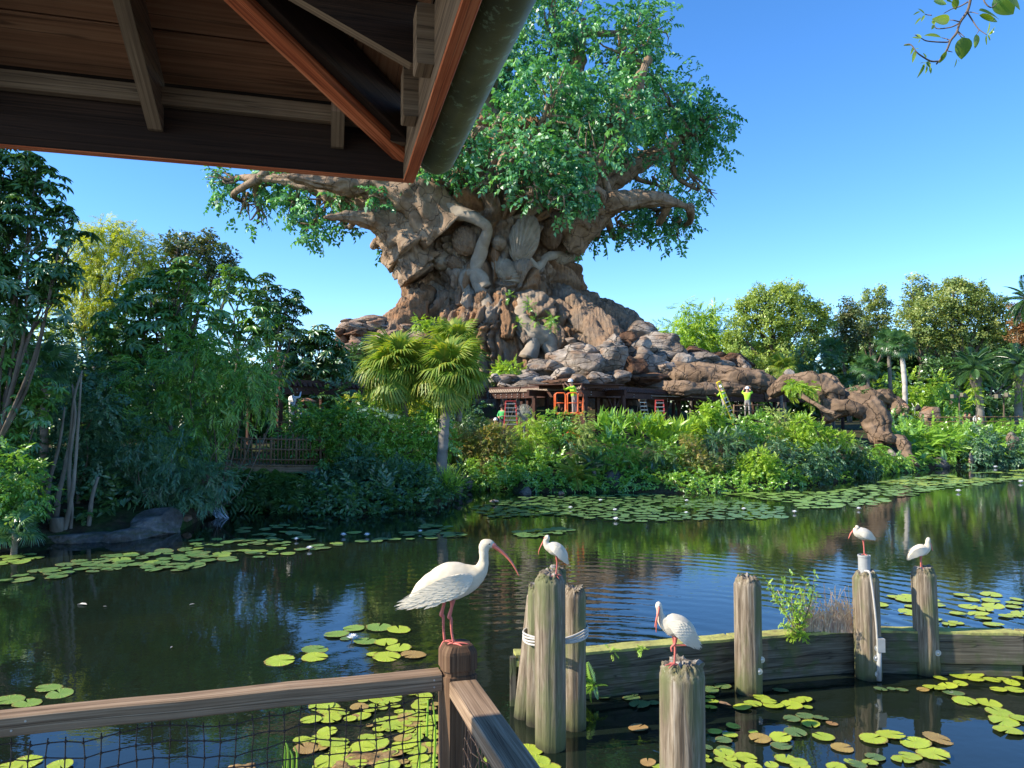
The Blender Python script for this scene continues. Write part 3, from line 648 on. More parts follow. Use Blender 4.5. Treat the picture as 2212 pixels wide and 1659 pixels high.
# ------------------------------------------------------------------ the giant carved tree (a plain gnarled giant)
DT = 72.0
PROF = np.array([(300, 960, 1235), (345, 925, 1270), (395, 880, 1290), (430, 862, 1290), (465, 852, 1280), (500, 860, 1252), (540, 882, 1233), (570, 896, 1229), (600, 904, 1236), (640, 903, 1250), (670, 892, 1276), (700, 870, 1310), (740, 855, 1340), (780, 842, 1375), (830, 830, 1400), (900, 820, 1420)], float)
def trunk_frame(y):
    xl = np.interp(y, PROF[:, 0], PROF[:, 1]); xr = np.interp(y, PROF[:, 0], PROF[:, 2])
    return (xl + xr) / 2, (xr - xl) / 2
def front_depth(x, y):
    c, h = trunk_frame(y); u = np.clip((x - c) / h, -.98, .98); hw = M(h, DT)
    return DT - min(hw * .95, 8.3 + .15 * hw) * math.sqrt(1 - u * u)
def giant_tree():
    t = thing('giant_tree', 'colossal tree with a thick gnarled trunk and teal green crown rising behind the pergola', 'tree', base_at(1170, DT))
    rows = 280; ys = np.linspace(300, 900, rows); a1 = np.linspace(-.25, np.pi + .25, 340); a2 = np.linspace(np.pi + .25, 2 * np.pi - .25, 50)[1:-1]; th = np.concatenate([a1, a2]); nc = len(th)
    V = np.zeros((rows, nc, 3))
    for r, y in enumerate(ys):
        c, h = trunk_frame(y); L, R_ = P(c - h, y, DT), P(c + h, y, DT); hw = (R_[0] - L[0]) / 2; dr = min(hw * .95, 8.3 + .15 * hw)
        V[r, :, 0] = (L[0] + R_[0]) / 2 + hw * np.cos(th); V[r, :, 1] = DT - dr * np.sin(th); V[r, :, 2] = L[2]
    base = V.reshape(-1, 3).copy(); ax = base.copy(); cx = np.repeat([(P(trunk_frame(y)[0], y, DT))[0] for y in ys], nc)
    nrm = unit(np.stack([base[:, 0] - cx, base[:, 1] - DT, np.zeros(len(base))], 1))
    w = base + np.stack([fbm(base * .16, 3, 1), fbm(base * .16 + 40, 3, 2), fbm(base * .16 + 80, 3, 3)], 1) * 2.4
    w2 = w * [1, 1, .55]
    rs = np.random.RandomState(11); sel = rs.choice(len(base), 330, replace=False); seeds = w2[sel]
    f1 = np.full(len(base), 1e9); f2 = f1.copy(); idx = np.zeros(len(base), int)
    for k, s in enumerate(seeds):
        d = np.linalg.norm(w2 - s, axis=1); m = d < f1; f2 = np.where(m, f1, np.minimum(f2, d)); f1 = np.where(m, d, f1); idx[m] = k
    edge = np.clip((f2 - f1) / .75, 0, 1); bul = edge ** .55
    dirs = unit(np.stack([rs.normal(size=330), rs.normal(size=330) * .8, rs.normal(size=330) * .9], 1)); fr = rs.uniform(5, 10, 330); amp = rs.choice([.05, .10, .16, .22], 330)
    ctr = base[sel]; rad = np.linalg.norm(base - ctr[idx], axis=1)
    swirl = (rs.rand(330) < .22)
    ph = np.where(swirl[idx], rad * fr[idx] * 1.1, np.einsum('ij,ij->i', w, dirs[idx]) * fr[idx]) + 1.2 * fbm(base * .5, 2, 7)
    grain = np.sin(ph) * amp[idx]
    lift = rs.uniform(-.25, .5, 330)[idx]
    fold = 1 - np.abs(fbm(base * [.28, .28, .085] + 9, 3, 21)); fold = (fold - .6) * .9
    ang = np.arctan2(base[:, 1] - DT, base[:, 0] - cx); z = base[:, 2]
    but = .8 * np.sin(ang * 7 + z * .18 + 2 * fbm(base * .07, 2, 31)) * np.clip((26 - z) / 16, .15, 1)
    rdg = 1 - np.abs(fbm(w * [1.1, 1.1, .4], 4, 43)); vg = 1 - 2 * np.abs(vnoise(np.stack([np.cos(ang) * 9 + .35 * w[:, 0], np.sin(ang) * 9 + .3 * w[:, 1], z * .35], 1), 71)); d = .26 * vg + bul * .95 - .6 + grain + lift * edge + fold * 1.1 + but * .75 + .42 * (rdg - .6)
    Vd = base + nrm * d[:, None]; Vd[:, 2] += .25 * fbm(base * .3, 2, 51)
    tint = np.clip(rs.rand(330)[idx] * .75 + .25 * (.5 + .6 * fbm(base * .25, 3, 61)) + .12 * np.clip((base[:, 0] - cx) / 8, -1, .4) * -1, 0, 1)
    F = []
    i = np.arange(rows - 1)[:, None] * nc; j = np.arange(nc)[None]; j2 = (j + 1) % nc
    F = np.stack([i + j, i + nc + j, i + nc + j2, i + j2], -1).reshape(-1, 4)
    put('trunk', Vd, F, MT['giant'], t, smooth=True, attr={'tint': ('POINT', tint), 'rel': ('POINT', bul)})
    # heavy limbs: pixel path with distance, radii in metres
    LB = [([(905, 540, 66), (850, 470, 66), (765, 425, 67), (665, 395, 68), (560, 385, 69)], [3.0, 2.0, 1.35, .8, .3]),
          ([(905, 570, 66), (868, 510, 65), (810, 478, 64), (755, 468, 63), (700, 470, 62)], [2.3, 1.3, .85, .55, .2]),
          ([(900, 600, 65), (868, 555, 65), (838, 532, 65), (815, 522, 66)], [1.6, .9, .6, .3]),
          ([(960, 490, 65), (900, 430, 64), (800, 398, 64), (700, 392, 63), (620, 380, 62)], [2.6, 1.8, 1.2, .8, .3]),
          ([(1225, 500, 68), (1290, 452, 66), (1345, 434, 65), (1420, 430, 65), (1490, 447, 65)], [2.3, 1.4, .85, .6, .3]),
          ([(1080, 450, 70), (1062, 320, 71), (1050, 210, 71), (1080, 80, 71), (1100, -40, 71)], [3.2, 1.8, 1.1, .7, .3]),
          ([(1130, 450, 71), (1200, 300, 72), (1240, 170, 72), (1262, 40, 72)], [3.2, 1.7, .9, .4]),
          ([(1200, 450, 70), (1290, 340, 68), (1350, 235, 66), (1400, 130, 66)], [2.8, 1.5, .9, .35]),
          ([(1225, 455, 70), (1320, 385, 70), (1400, 340, 70), (1500, 280, 71)], [2.4, 1.2, .75, .3]),
          ([(1010, 450, 71), (950, 330, 72), (900, 200, 73), (850, 80, 73)], [3, 1.8, 1.1, .4]),
          ([(950, 460, 71), (850, 330, 73), (750, 230, 74), (650, 180, 75)], [2.8, 1.7, 1.0, .4]),
          ([(1120, 440, 67), (1160, 385, 66), (1195, 345, 66)], [1.6, .7, .2]),
          ([(1030, 440, 66), (1010, 385, 66), (975, 345, 66)], [1.6, .7, .2]),
          ([(1160, 440, 76), (1190, 330, 84), (1230, 200, 90)], [2.6, 1.3, .5])]
    LP = []
    for k, (pp, rr) in enumerate(LB):
        pts = [P(*p) for p in pp]; rr = np.array(rr) * .9; rr[-1] *= .5; V, F = tube(pts, rr, 48, 80, nz=.30, nf=.8, seed=60 + k)
        V = groove(V, 48, 80, rr, 2.6, .22, k); V = V + unit(V - np.repeat(catmull(pts, 80), 48, 0)) * (.05 * fbm(V * 2.2, 2, k))[:, None]
        put('limb', V, F, MT['limb'], t, smooth=True); LP.append(catmull(pts, 14)[4:])
    # pale climbing roots on the trunk face
    for pp, rr in [([(972, 378), (965, 430), (988, 458), (1030, 472), (1052, 495), (1040, 540), (1026, 590), (1036, 625), (1052, 660), (1056, 698)], .42),
                   ([(1135, 655), (1126, 690), (1150, 718), (1183, 736), (1192, 764)], .62), ([(1128, 690), (1152, 735), (1140, 775)], .5),
                   ([(1012, 640), (1000, 600), (1030, 590), (1050, 620)], .4), ([(1215, 548), (1180, 556), (1160, 580), (1140, 560)], .34)]:
        V, F = tube([P(x, y, front_depth(x, y) - .75) for x, y in pp], [rr * (1.1 - .25 * math.sin(i * 2.1)) for i in range(len(pp))], 20, len(pp) * 9, nz=.16, nf=1.3, seed=int(pp[0][0])); V = groove(V, 20, len(pp) * 9, [rr], 2.2, .14, int(pp[0][0])); put('climbing_root', V, F, MT['vine'], t, smooth=True)
    # ribbed shell-like burls: plain swellings of the bark
    for (x, y, sx, sz, rot, ml) in [(1132, 515, 34, 56, .25, 'vine'), (1095, 585, 42, 24, .7, 'vine'), (1005, 520, 30, 34, -.3, 'giant'), (1190, 505, 26, 36, 0, 'giant'), (1078, 525, 17, 17, 0, 'giant'), (955, 560, 26, 26, 0, 'vine'), (1040, 655, 22, 30, .1, 'giant'), (1210, 560, 36, 16, -.2, 'vine'), (985, 570, 26, 18, .5, 'giant')]:
        V, F = ico(5 if sx > 30 else 4); V = V.copy(); V *= [M(sx, 64), 1.1, M(sz, 64)]; r = np.array(Matrix.Rotation(rot, 3, 'Y'))
        rib = .10 * np.sin(np.arctan2(V[:, 0] * 1.6, V[:, 2] + M(sz, 64) * 1.25) * 34); V[:, 1] -= rib; V[:, 1] += .15 * fbm(V * .9, 3, 5)
        V = V @ r.T + P(x, y, front_depth(x, y) - .15)
        put('burl', V, F, MT[ml], t, smooth=True, attr={'tint': ('POINT', np.full(len(V), (x % 10) / 10)), 'rel': ('POINT', np.ones(len(V)))})
    # root flare running down the hill
    RT = [([(1205, 630, 67), (1255, 685, 64), (1305, 735, 61), (1335, 790, 58), (1340, 830, 56)], [.8, 1.3, 1.3, 1.2, .9]),
          ([(1228, 640, 70), (1295, 690, 68), (1365, 742, 66), (1430, 800, 63)], [.9, 1.35, 1.35, 1.2]),
          ([(1240, 640, 72), (1300, 672, 71), (1350, 712, 70), (1412, 762, 68), (1490, 788, 66)], [.7, 1.15, 1.3, 1.1, .8]),
          ([(905, 630, 67), (890, 670, 65), (862, 705, 62), (830, 740, 60)], [1.1, 1.2, 1.0, .7])]
    rr_ = np.random.RandomState(8)
    for k in range(8):
        x0 = 925 + k * 42 + rr_.uniform(-10, 10); y0 = rr_.uniform(610, 690); y1 = y0 + rr_.uniform(70, 150); dx = (x0 - 1075) * .16 + rr_.uniform(-14, 14); w_ = rr_.uniform(-16, 16)
        q = [(x0, y0), (x0 + dx * .3 + w_, y0 + (y1 - y0) * .35), (x0 + dx * .7 - w_, y0 + (y1 - y0) * .7), (x0 + dx, y1)]
        sc_ = rr_.uniform(.3, .6)
        RT.append(([(x, y, front_depth(x, y) - .35 - .2 * i) for i, (x, y) in enumerate(q)], [sc_ * .8, sc_ * 1.1, sc_ * 1.2, sc_ * .7]))
    for k, (pp, rr) in enumerate(RT):
        V, F = tube([P(*p) for p in pp], rr, 44, 80, nz=.34, nf=1.0, seed=90 + k); V = groove(V, 44, 80, rr, 2.6, .22, k + 30)
        V += (.06 * np.sin(9 * V[:, 0] + 2.5 * V[:, 1] + 4 * fbm(V * .5, 2, k)))[:, None] * np.array([.3, -1, .2])
        put('root', V, F, MT['giant'], t, smooth=True, attr={'tint': ('POINT', np.clip(.56 + .22 * fbm(V * .3, 3, k), .3, .8) if k < 3 else np.clip(.5 + .5 * fbm(V * .3, 3, k) + rr_.uniform(-.3, .3), 0, 1)), 'rel': ('POINT', np.ones(len(V)))})
    # crown
    C = [(1180, 60, 120, 0), (1330, 110, 115, -3), (1440, 215, 95, -2), (1310, 250, 110, -7), (1185, 215, 115, -9), (1105, 315, 75, -8), (1200, 375, 72, -11), (1270, 330, 80, -11), (1490, 320, 82, 0), (1510, 412, 52, 0), (1420, 460, 58, -2), (1350, 490, 36, -4), (1530, 250, 58, 1), (1400, 60, 65, 0), (1160, -40, 110, 0),
         (1255, 420, 45, -12), (1205, 430, 38, -13), (1390, 330, 80, -3), (1460, 492, 36, -2), (1290, 505, 22, -2), (1030, 340, 50, -6), (1060, 180, 110, 0), (1010, 90, 110, 2), (870, 150, 120, 4), (960, 250, 120, -2), (850, 290, 100, -6), (740, 250, 100, 3), (690, 340, 80, -2), (480, 395, 38, 0), (520, 435, 42, 0), (585, 400, 55, 0), (640, 450, 48, -2), (700, 440, 50, -4), (745, 420, 45, -6), (560, 470, 28, 0), (680, 500, 26, -3), (745, 490, 22, -4), (835, 520, 24, -5), (600, 300, 90, 3),
         (1110, 395, 30, -12), (1060, 395, 22, -12), (1150, 420, 34, -13), (990, 375, 26, -10), (1020, 300, 50, -12), (930, 330, 50, -12), (1130, 340, 55, -13), (820, 420, 26, -9), (900, 395, 30, -9), (1230, 250, 110, 12), (1380, 230, 100, 10), (1000, 230, 120, 12), (820, 280, 100, 12), (1475, 380, 60, 9), (1250, 525, 18, -4), (1420, 400, 48, -1)]
    rs = np.random.RandomState(4); lobes = lob(DT, C)
    allp = np.vstack(LP)
    # secondary branches from the nearest heavy limb into each mass of leaves
    for c, r in lobes:
        s = allp[np.argmin(np.linalg.norm(allp - c, axis=1) + .3 * np.maximum(0, allp[:, 2] - c[2]))]
        mb = MB(); m = (s + c) / 2 + rs.normal(size=3) * .8; mb.tube([s, m, c], [.42, .28, .14], 7, 9)
        for _ in range(9):
            q = c + unit(rs.normal(size=3)) * r * .85; e = s + (c - s) * rs.uniform(.55, 1); mb.tube([e, (e + q) / 2 + rs.normal(size=3) * .4, q], [.13, .08, .03], 5, 5)
        mb.build('branch', MT['limb'], t, smooth=True)
    for k, (c, r) in enumerate(lobes):          # every mass of leaves is a bough of its own
        T, O = lobe_pts([(c, r)], 1.3, 1.25, rs, .9, .22, 'giant')
        keep = rs.rand(len(T)) < np.clip(.72 + 1.3 * vnoise(T * .36, 77), .05, 1); keep[:2] = True; T, O = T[keep], O[keep]
        V, F, R = scatter('giant', T, O, 1.3, rs, .5, .9, .4)
        o = put('leafy_bough', V, F, LM['giant'], t, attr={'rnd': ('FACE', R)}); o['kind'] = 'stuff'
    return t
giant_tree()
# ------------------------------------------------------------------ outcrops, carved roots, boulders
def outcrop(name, label, stones, mat, seed, strata=4, k=4, base=None, cat='rock outcrop', rough=.07):
    """stones: (x, y, half width px, half height px, D[, mat])"""
    c = P(stones[0][0], stones[0][1], stones[0][4]); t = thing(name, label, cat, (c[0], c[1], float(gh(c[0], c[1]))))
    rs = np.random.RandomState(seed)
    for i, s in enumerate(stones):
        x, y, w, h, D = s[:5]; m = s[5] if len(s) > 5 else mat
        w, h = w * (1.5 if i < 4 else 1.25), h * (1.35 if i < 4 else 1.2); V, F = rock_vf((M(w, D) * 2.15, M(w, D) * 1.9, M(h, D) * 2.2), seed * 50 + i, k, 26, strata * rs.uniform(.7, 1.3), rough * 1.5, rs.uniform(0, 3))
        V = V @ rotm((0, 1, 0), rs.uniform(-.18, .18)).T + P(x, y, D)
        put('stone', V, F, MT[m], t)
    return t
outcrop('rock_outcrop', 'tan layered rock outcrop left of the giant trunk above the palms', [(800, 715, 62, 26, 62), (760, 712, 34, 18, 60), (775, 700, 30, 12, 61), (812, 693, 28, 9, 61), (740, 735, 24, 18, 60), (790, 742, 40, 18, 59), (845, 706, 28, 11, 61), (748, 693, 12, 6, 61), (830, 735, 40, 20, 59), (880, 712, 30, 13, 60), (900, 735, 40, 22, 59), (762, 760, 44, 20, 58), (735, 716, 14, 9, 59, 'rock_red'), (770, 722, 26, 9, 58.5, 'rock_red'), (850, 760, 60, 24, 58), (960, 745, 34, 20, 58), (905, 700, 22, 8, 62), (869, 694, 8, 6, 62)], 'rock_warm', 3)
outcrop('rock_outcrop', 'grey fractured rock outcrop above the pale slatted roof edge', [(1265, 790, 44, 34, 52), (1320, 785, 34, 36, 53), (1225, 775, 34, 20, 54), (1180, 800, 40, 20, 52), (1250, 755, 34, 16, 54), (1215, 810, 30, 16, 50), (1165, 822, 32, 14, 50), (1120, 822, 40, 12, 50), (1090, 818, 22, 12, 49), (1290, 818, 34, 16, 50), (1335, 815, 30, 20, 51), (1275, 760, 22, 14, 53), (1140, 808, 26, 12, 51), (1072, 822, 20, 12, 49), (1205, 828, 34, 12, 49, 'rock_red'), (1195, 790, 20, 14, 51), (1245, 825, 24, 14, 49), (1305, 755, 30, 16, 55), (1240, 738, 22, 9, 55), (1150, 832, 44, 12, 48), (1100, 838, 30, 10, 48)], 'rock_blue', 5)
outcrop('rock_outcrop', 'dark blue grey rock slope between the trunk and the red root', [(1415, 755, 44, 36, 60), (1390, 725, 30, 24, 61), (1450, 770, 30, 26, 59), (1400, 790, 40, 26, 57), (1375, 760, 30, 30, 58), (1440, 800, 30, 20, 56), (1470, 790, 28, 22, 58), (1350, 745, 24, 30, 58, 'rock_red'), (1370, 800, 30, 30, 55, 'rock_red'), (1330, 745, 26, 24, 57), (1405, 820, 50, 16, 54, 'rock_red')], 'rock_blue', 7)
outcrop('rock_outcrop', 'pale bluish rocks with round boulders on top of the red root', [(1510, 785, 40, 22, 60), (1550, 795, 34, 18, 60), (1570, 788, 24, 20, 61, 'rock_red'), (1600, 790, 22, 18, 61), (1610, 798, 14, 12, 60), (1580, 800, 16, 12, 59), (1495, 765, 34, 16, 62, 'rock_red'), (1540, 775, 34, 16, 63, 'rock_red'), (1590, 780, 40, 18, 63, 'rock_red'), (1480, 778, 16, 16, 60, 'rock_red')], 'rock_blue', 9)
def bigroot(label, paths, mat='rootred', seed=0, cat='carved root', name='carved_root', seg=44, nz=.24, groove=.06):
    c = P(*paths[0][0][0]); t = thing(name, label, cat, (c[0], c[1], float(gh(c[0], c[1]))))
    for k, (pp, rr) in enumerate(paths):
        rr = [q * .86 for q in rr]; V, F = tube([P(*p) for p in pp], rr, seg, len(pp) * 20, nz=nz, nf=1.3, seed=seed + k)
        V = globals()['groove'](V, seg, len(pp) * 20, rr, 2.6, .17, seed + k) + (groove * np.sin(7 * V[:, 2] + 3 * V[:, 0] + 4 * fbm(V * .5, 3, k + seed)) + .10 * (1 - np.abs(fbm(V * [1.2, 1.2, 2.2], 3, seed))))[:, None] * np.array([.1, -1, .5])
        put('root_section' if k else 'main_root', V, F, MT[mat], t, smooth=True)
    return t
bigroot('thick rusty red root lying behind the pergola below bluish rocks', [([(1425, 805, 57), (1480, 812, 55), (1540, 818, 54), (1600, 820, 53), (1655, 832, 53), (1668, 860, 53)], [.6, .75, .8, .75, .7, .6]), ([(1450, 790, 58), (1510, 800, 57), (1570, 806, 56), (1640, 815, 55)], [.4, .55, .5, .45]), ([(1400, 830, 54), (1470, 840, 52), (1540, 842, 52), (1620, 845, 52)], [.4, .5, .5, .4])], seed=3)
bigroot('great brown arched root with cracked bark bending down to the water', [
    ([(1665, 850, 50), (1700, 832, 49), (1745, 832, 48), (1790, 852, 47.5), (1815, 890, 47)], [.4, .6, .75, .8, .6]),
    ([(1755, 832, 50), (1785, 826, 49), (1810, 850, 48), (1840, 868, 47), (1880, 882, 46), (1902, 915, 45.5), (1912, 955, 45)], [.3, .5, .5, .58, .66, .58, .5]),
    ([(1780, 890, 47), (1830, 882, 46), (1865, 895, 46), (1885, 930, 45.5), (1895, 960, 45)], [.7, .55, .5, .45, .4]),
    ([(1890, 942, 45), (1912, 946, 44), (1935, 952, 44)], [.2, .32, .2]),
    ([(1920, 950, 44.5), (1943, 955, 44), (1958, 980, 43.5), (1972, 1012, 43)], [.22, .36, .36, .4]), ([(1710, 838, 47), (1760, 875, 45), (1800, 895, 44.5)], [.14, .16, .1])], seed=13)
bigroot('low brown humped roots behind the slim palm trunks at right', [([(1820, 862, 62), (1850, 852, 61), (1880, 862, 60), (1905, 885, 60)], [.5, .8, .8, .6]), ([(1880, 872, 60), (1905, 858, 60), (1930, 872, 60), (1945, 895, 59)], [.5, .6, .7, .5])], seed=23)
def boulder(label, x, y, w, h, D, mat='rock', seed=1, name='boulder', strata=0, dz=0, depth=1.6):
    c = P(x, y, D); V, F = rock_vf((M(w, D) * 2.1, M(w, D) * depth, M(h, D) * 2.2), seed, 5 if w > 30 else 4, 12, strata, .07, seed * .7)
    return tag(put(name, V + c, F, MT[mat], smooth=True), label, 'boulder', 'boulders along the shore')
boulder('large pointed grey boulder at the left bank by the small waterfall', 335, 1135, 76, 34, 20.8, seed=2)
boulder('long flat grey rock ledge on the left bank below the slender trunks', 180, 1168, 105, 17, 19.6, seed=5, depth=.9)
boulder('low mossy rock shelf joining the pointed boulder to the ledge', 275, 1160, 62, 20, 19.8, seed=6, depth=1.0)
boulder('rounded brown boulder just behind the pointed grey one', 395, 1100, 40, 22, 23.5, seed=7)
boulder('small tan stone at the foot of the pointed grey boulder', 402, 1120, 16, 8, 22.0, 'rock_warm', seed=8)
boulder('dark boulder on the left lip of the small waterfall', 446, 1100, 20, 18, 24.0, seed=9)
boulder('mossy boulder on the right lip of the small waterfall', 482, 1082, 17, 16, 25, seed=10)
boulder('flat dark rock at the tip of the shaded planting', 985, 1062, 20, 22, 29.5, seed=11)
boulder('dark rock under the thick palm trunks beside the palm-like grass', 955, 1078, 30, 24, 28.6, seed=12)
boulder('long dark rock at the waterline under the blue green shrub', 850, 1088, 62, 20, 28, seed=13)
boulder('dark square boulder left of the far little cascade', 998, 1046, 26, 16, 32, seed=14)
boulder('dark jagged stone in the lily pads in front of the lit bank', 1137, 1064, 18, 11, 30.5, seed=15)
boulder('wide grey boulder half hidden at the foot of the lit bank', 1327, 1046, 38, 28, 32.5, seed=16)
boulder('tiny pinkish stone standing out of the pads below the lit bank', 1213, 1066, 8, 5, 30.3, 'rock_warm', seed=17)
boulder('pale flat stone awash near the far little cascade', 1068, 1082, 10, 4, 27.5, 'rock_warm', seed=18)
boulder('dark craggy rock at the foot of the arched root', 1925, 1000, 26, 30, 44, 'rock_blue', seed=19)
boulder('grey rock at the water right of the arched root', 2030, 1003, 28, 14, 45, seed=20)
boulder('brown pyramid shaped boulder by the far path', 2010, 897, 22, 24, 58, 'rock_warm', seed=21)
boulder('pale grey standing stone in the ferns at the right edge', 2190, 953, 14, 22, 47, 'rock_blue', seed=22)
boulder('mossy ochre stump shaped stone in the water at right', 2097, 996, 7, 16, 45.5, 'rock_warm', seed=23)
boulder('round grey boulder above the leafy clump on the arched root', 1705, 815, 18, 16, 56, 'rock_blue', seed=24)
boulder('pale rock at the end of the low humped roots', 1952, 888, 14, 16, 59, 'rock_warm', seed=25)
def cascade(label, pts, w, seed):
    rs = np.random.RandomState(seed); V, F = [], []; n = 0
    a = np.array(pts, float)
    for s in range(22):
        off = (s / 21 - .5) * w; q = catmull(a + [off, 0, 0] + rs.normal(size=a.shape) * .03, 8); r = np.linspace(.006, .014, 8) * rs.uniform(.5, 1.5)
        v, f = tube(q, r, 5); V.append(v); F += [[i + n for i in g] for g in f]; n += len(v)
    tag(put('waterfall', np.vstack(V), F, MT['foam'], smooth=True), label, 'waterfall')
p = P(462, 1085, 24.3); cascade('small white waterfall spilling between dark boulders at left', [p, p + [.12, -.25, -.05], p + [.25, -.4, -.25], p + [.5, -.6, -p[2] + .01]], .35, 1)
p = P(1040, 1045, 33.5); cascade('little cascade entering the pond beneath the lit bank', [p, p + [0, -.2, -.02], p + [.02, -.3, -.2], p + [.02, -.6, -p[2] + .01]], .5, 2)

# ------------------------------------------------------------------ pergola
def on(p, z): return np.array([p[0], p[1], z])
ZT = 4.75
A0, A1, B0, B1, B2, B3, B4 = [on(G(x, y, ZT), ZT) for x, y in ((606, 819), (1052, 838), (1122, 836), (1256, 828), (1482, 846), (1700, 851), (1840, 853))]
def pergola_run(label, p0, p1, slat_w, lit, back, hb=.35, posts=(.02, .5, .98), seed=0, slats=True, brace=True, name='pergola'):
    rs = np.random.RandomState(seed); t = thing(name, label, 'pergola', on((p0 + p1) / 2, float(gh(*((p0 + p1) / 2)[:2]))))
    L = np.linalg.norm(p1 - p0); T = (p1 - p0) / L; Nn = np.array([T[1], -T[0], 0]); Nn = Nn if Nn[1] < 0 else -Nn
    z0 = ZT
    mb = MB(); mb.board(p0 + [0, 0, -hb - .16] - Nn * .1, p1 + [0, 0, -hb - .16] - Nn * .1, .14, .34, seed=seed); mb.build('beam', MT['pergola'], t)
    mb = MB(); mb.board(p0 + [0, 0, -.02] - Nn * back / 2, p1 + [0, 0, -.02] - Nn * back / 2, back - .12, .06, seed=seed); mb.build('roof_deck', MT['pergola'], t)
    if slats:
        n = int(L / slat_w); me = None
        for i in range(n):
            c = p0 + T * (i + .5) * L / n
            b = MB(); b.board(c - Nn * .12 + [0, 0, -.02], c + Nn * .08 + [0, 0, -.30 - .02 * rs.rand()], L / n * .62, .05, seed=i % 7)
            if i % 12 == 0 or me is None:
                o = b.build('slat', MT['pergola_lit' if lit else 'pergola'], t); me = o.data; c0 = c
            else:
                o = link('slat', me, t); o.location = c - c0
            if i % 12 == 0: c0 = c
    mb = MB(); mb.board(p0 - Nn * .06 + [0, 0, -.17], p1 - Nn * .06 + [0, 0, -.17], .05, .32, seed=seed + 2); mb.build('fascia', MT['pergola'], t)
    for f in posts:
        c = p0 + T * L * f - Nn * .35; g = float(gh(c[0], c[1])) - .2
        b = MB(); b.board(on(c, g), on(c, z0 - hb - .33), .22, .22, up=Nn, seed=int(f * 9)); b.build('post', MT['pergola'], t)
        if brace:
            for s in (-1, 1):
                if 0 <= f + s * .6 / L <= 1:
                    b = MB(); b.board(on(c, z0 - hb - 1.15) + T * s * .08 - Nn * -.02, on(c, z0 - hb - .35) + T * s * .85, .10, .12, up=Nn, seed=3); b.build('brace', MT['pergola'], t)
    for f in np.linspace(.06, .94, 6):
        for dz in (-.07, .08):
            V, F = ico(1); o = put('bolt', V * .035 + p0 + T * L * f + Nn * .0 + [0, 0, -hb - .16 + dz], F, MT['steel'], t, smooth=True)
    if back > 1.5:
        for f in np.linspace(.05, .95, max(3, int(L / 1.6))):
            c = p0 + T * L * f; b = MB(); b.board(c + [0, 0, -.14] - Nn * .2, c + [0, 0, -.14] - Nn * (back - .2), .08, .18, seed=int(f * 10)); b.build('joist', MT['pergola'], t)
        b = MB(); b.board(p0 + [0, 0, -hb - .1] - Nn * back, p1 + [0, 0, -hb - .1] - Nn * back, .14, .34, seed=4); b.build('beam', MT['pergola'], t)
        for f in posts:
            c = p0 + T * L * f - Nn * back; b = MB(); b.board(on(c, float(gh(c[0], c[1])) - .2), on(c, z0 - hb - .28), .2, .2, up=Nn); b.build('post', MT['pergola'], t)
    return t
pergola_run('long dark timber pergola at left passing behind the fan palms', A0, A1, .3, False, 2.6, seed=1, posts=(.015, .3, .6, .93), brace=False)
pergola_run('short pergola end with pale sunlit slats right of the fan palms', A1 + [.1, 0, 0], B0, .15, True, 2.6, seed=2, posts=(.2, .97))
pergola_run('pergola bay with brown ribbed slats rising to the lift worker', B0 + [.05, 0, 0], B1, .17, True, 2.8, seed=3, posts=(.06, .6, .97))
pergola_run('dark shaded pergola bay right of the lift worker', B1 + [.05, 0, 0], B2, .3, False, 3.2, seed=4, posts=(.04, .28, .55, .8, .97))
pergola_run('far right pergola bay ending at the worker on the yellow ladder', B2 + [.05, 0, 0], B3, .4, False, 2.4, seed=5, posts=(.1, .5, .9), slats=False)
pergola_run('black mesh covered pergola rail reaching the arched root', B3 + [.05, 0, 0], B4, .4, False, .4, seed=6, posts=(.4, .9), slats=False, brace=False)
# inner ceiling boards under the dark bay, sunlight put into their colour
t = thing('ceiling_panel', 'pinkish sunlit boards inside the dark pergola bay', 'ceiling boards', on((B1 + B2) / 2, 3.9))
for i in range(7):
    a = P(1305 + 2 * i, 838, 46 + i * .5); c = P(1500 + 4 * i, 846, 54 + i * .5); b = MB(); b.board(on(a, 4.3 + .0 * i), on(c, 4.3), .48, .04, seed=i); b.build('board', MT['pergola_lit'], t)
# bamboo fence and footbridge at left
def fence(label, x0, y0, x1, y1, D0, D1, n, hgt, seed, deck=False, name='bamboo_fence', mat='bamboo'):
    rs = np.random.RandomState(seed); a, b = P(x0, y0, D0), P(x1, y1, D1); t = thing(name, label, 'fence', on((a + b) / 2, min(a[2], b[2])))
    for i in range(n):
        f = i / (n - 1); c = a + (b - a) * f; h = hgt * rs.uniform(.88, 1.05)
        V, F = tube([c, c + [rs.uniform(-.03, .03), 0, h]], [.024 if i % 7 else .05] * 2, 6); put('post' if i % 7 == 0 else 'picket', V, F, MT[mat], t, smooth=True)
    for z in (.15, .5, .85):
        V, F = tube([a + [0, -.03, hgt * z], (a + b) / 2 + [0, -.03, hgt * z], b + [0, -.03, hgt * z]], [.03] * 3, 6); put('rail', V, F, MT[mat], t, smooth=True)
    if deck:
        for i in range(int(np.linalg.norm(b - a) / .16)):
            c = a + unit(b - a) * (i + .5) * .16; bb = MB(); bb.board(c + [0, -.15, -.05], c + [0, 1.6, -.05], .145, .05, seed=i % 5); bb.build('deck_board', MT[mat], t)
        bb = MB(); bb.board(a + [0, -.1, -.2], b + [0, -.1, -.2], .08, .22); bb.build('edge_beam', MT[mat], t)
    return t
fence('bamboo railing of the low footbridge above the small waterfall', 470, 1001, 700, 1003, 27, 28.5, 30, 1.05, 1, True, 'footbridge')
fence('bamboo picket fence behind the footbridge near the painter', 588, 945, 735, 950, 32, 33.5, 24, .75, 2)
fence('wooden post and rail fence along the far path at right', 1990, 925, 2420, 922, 54, 56, 26, .9, 3)
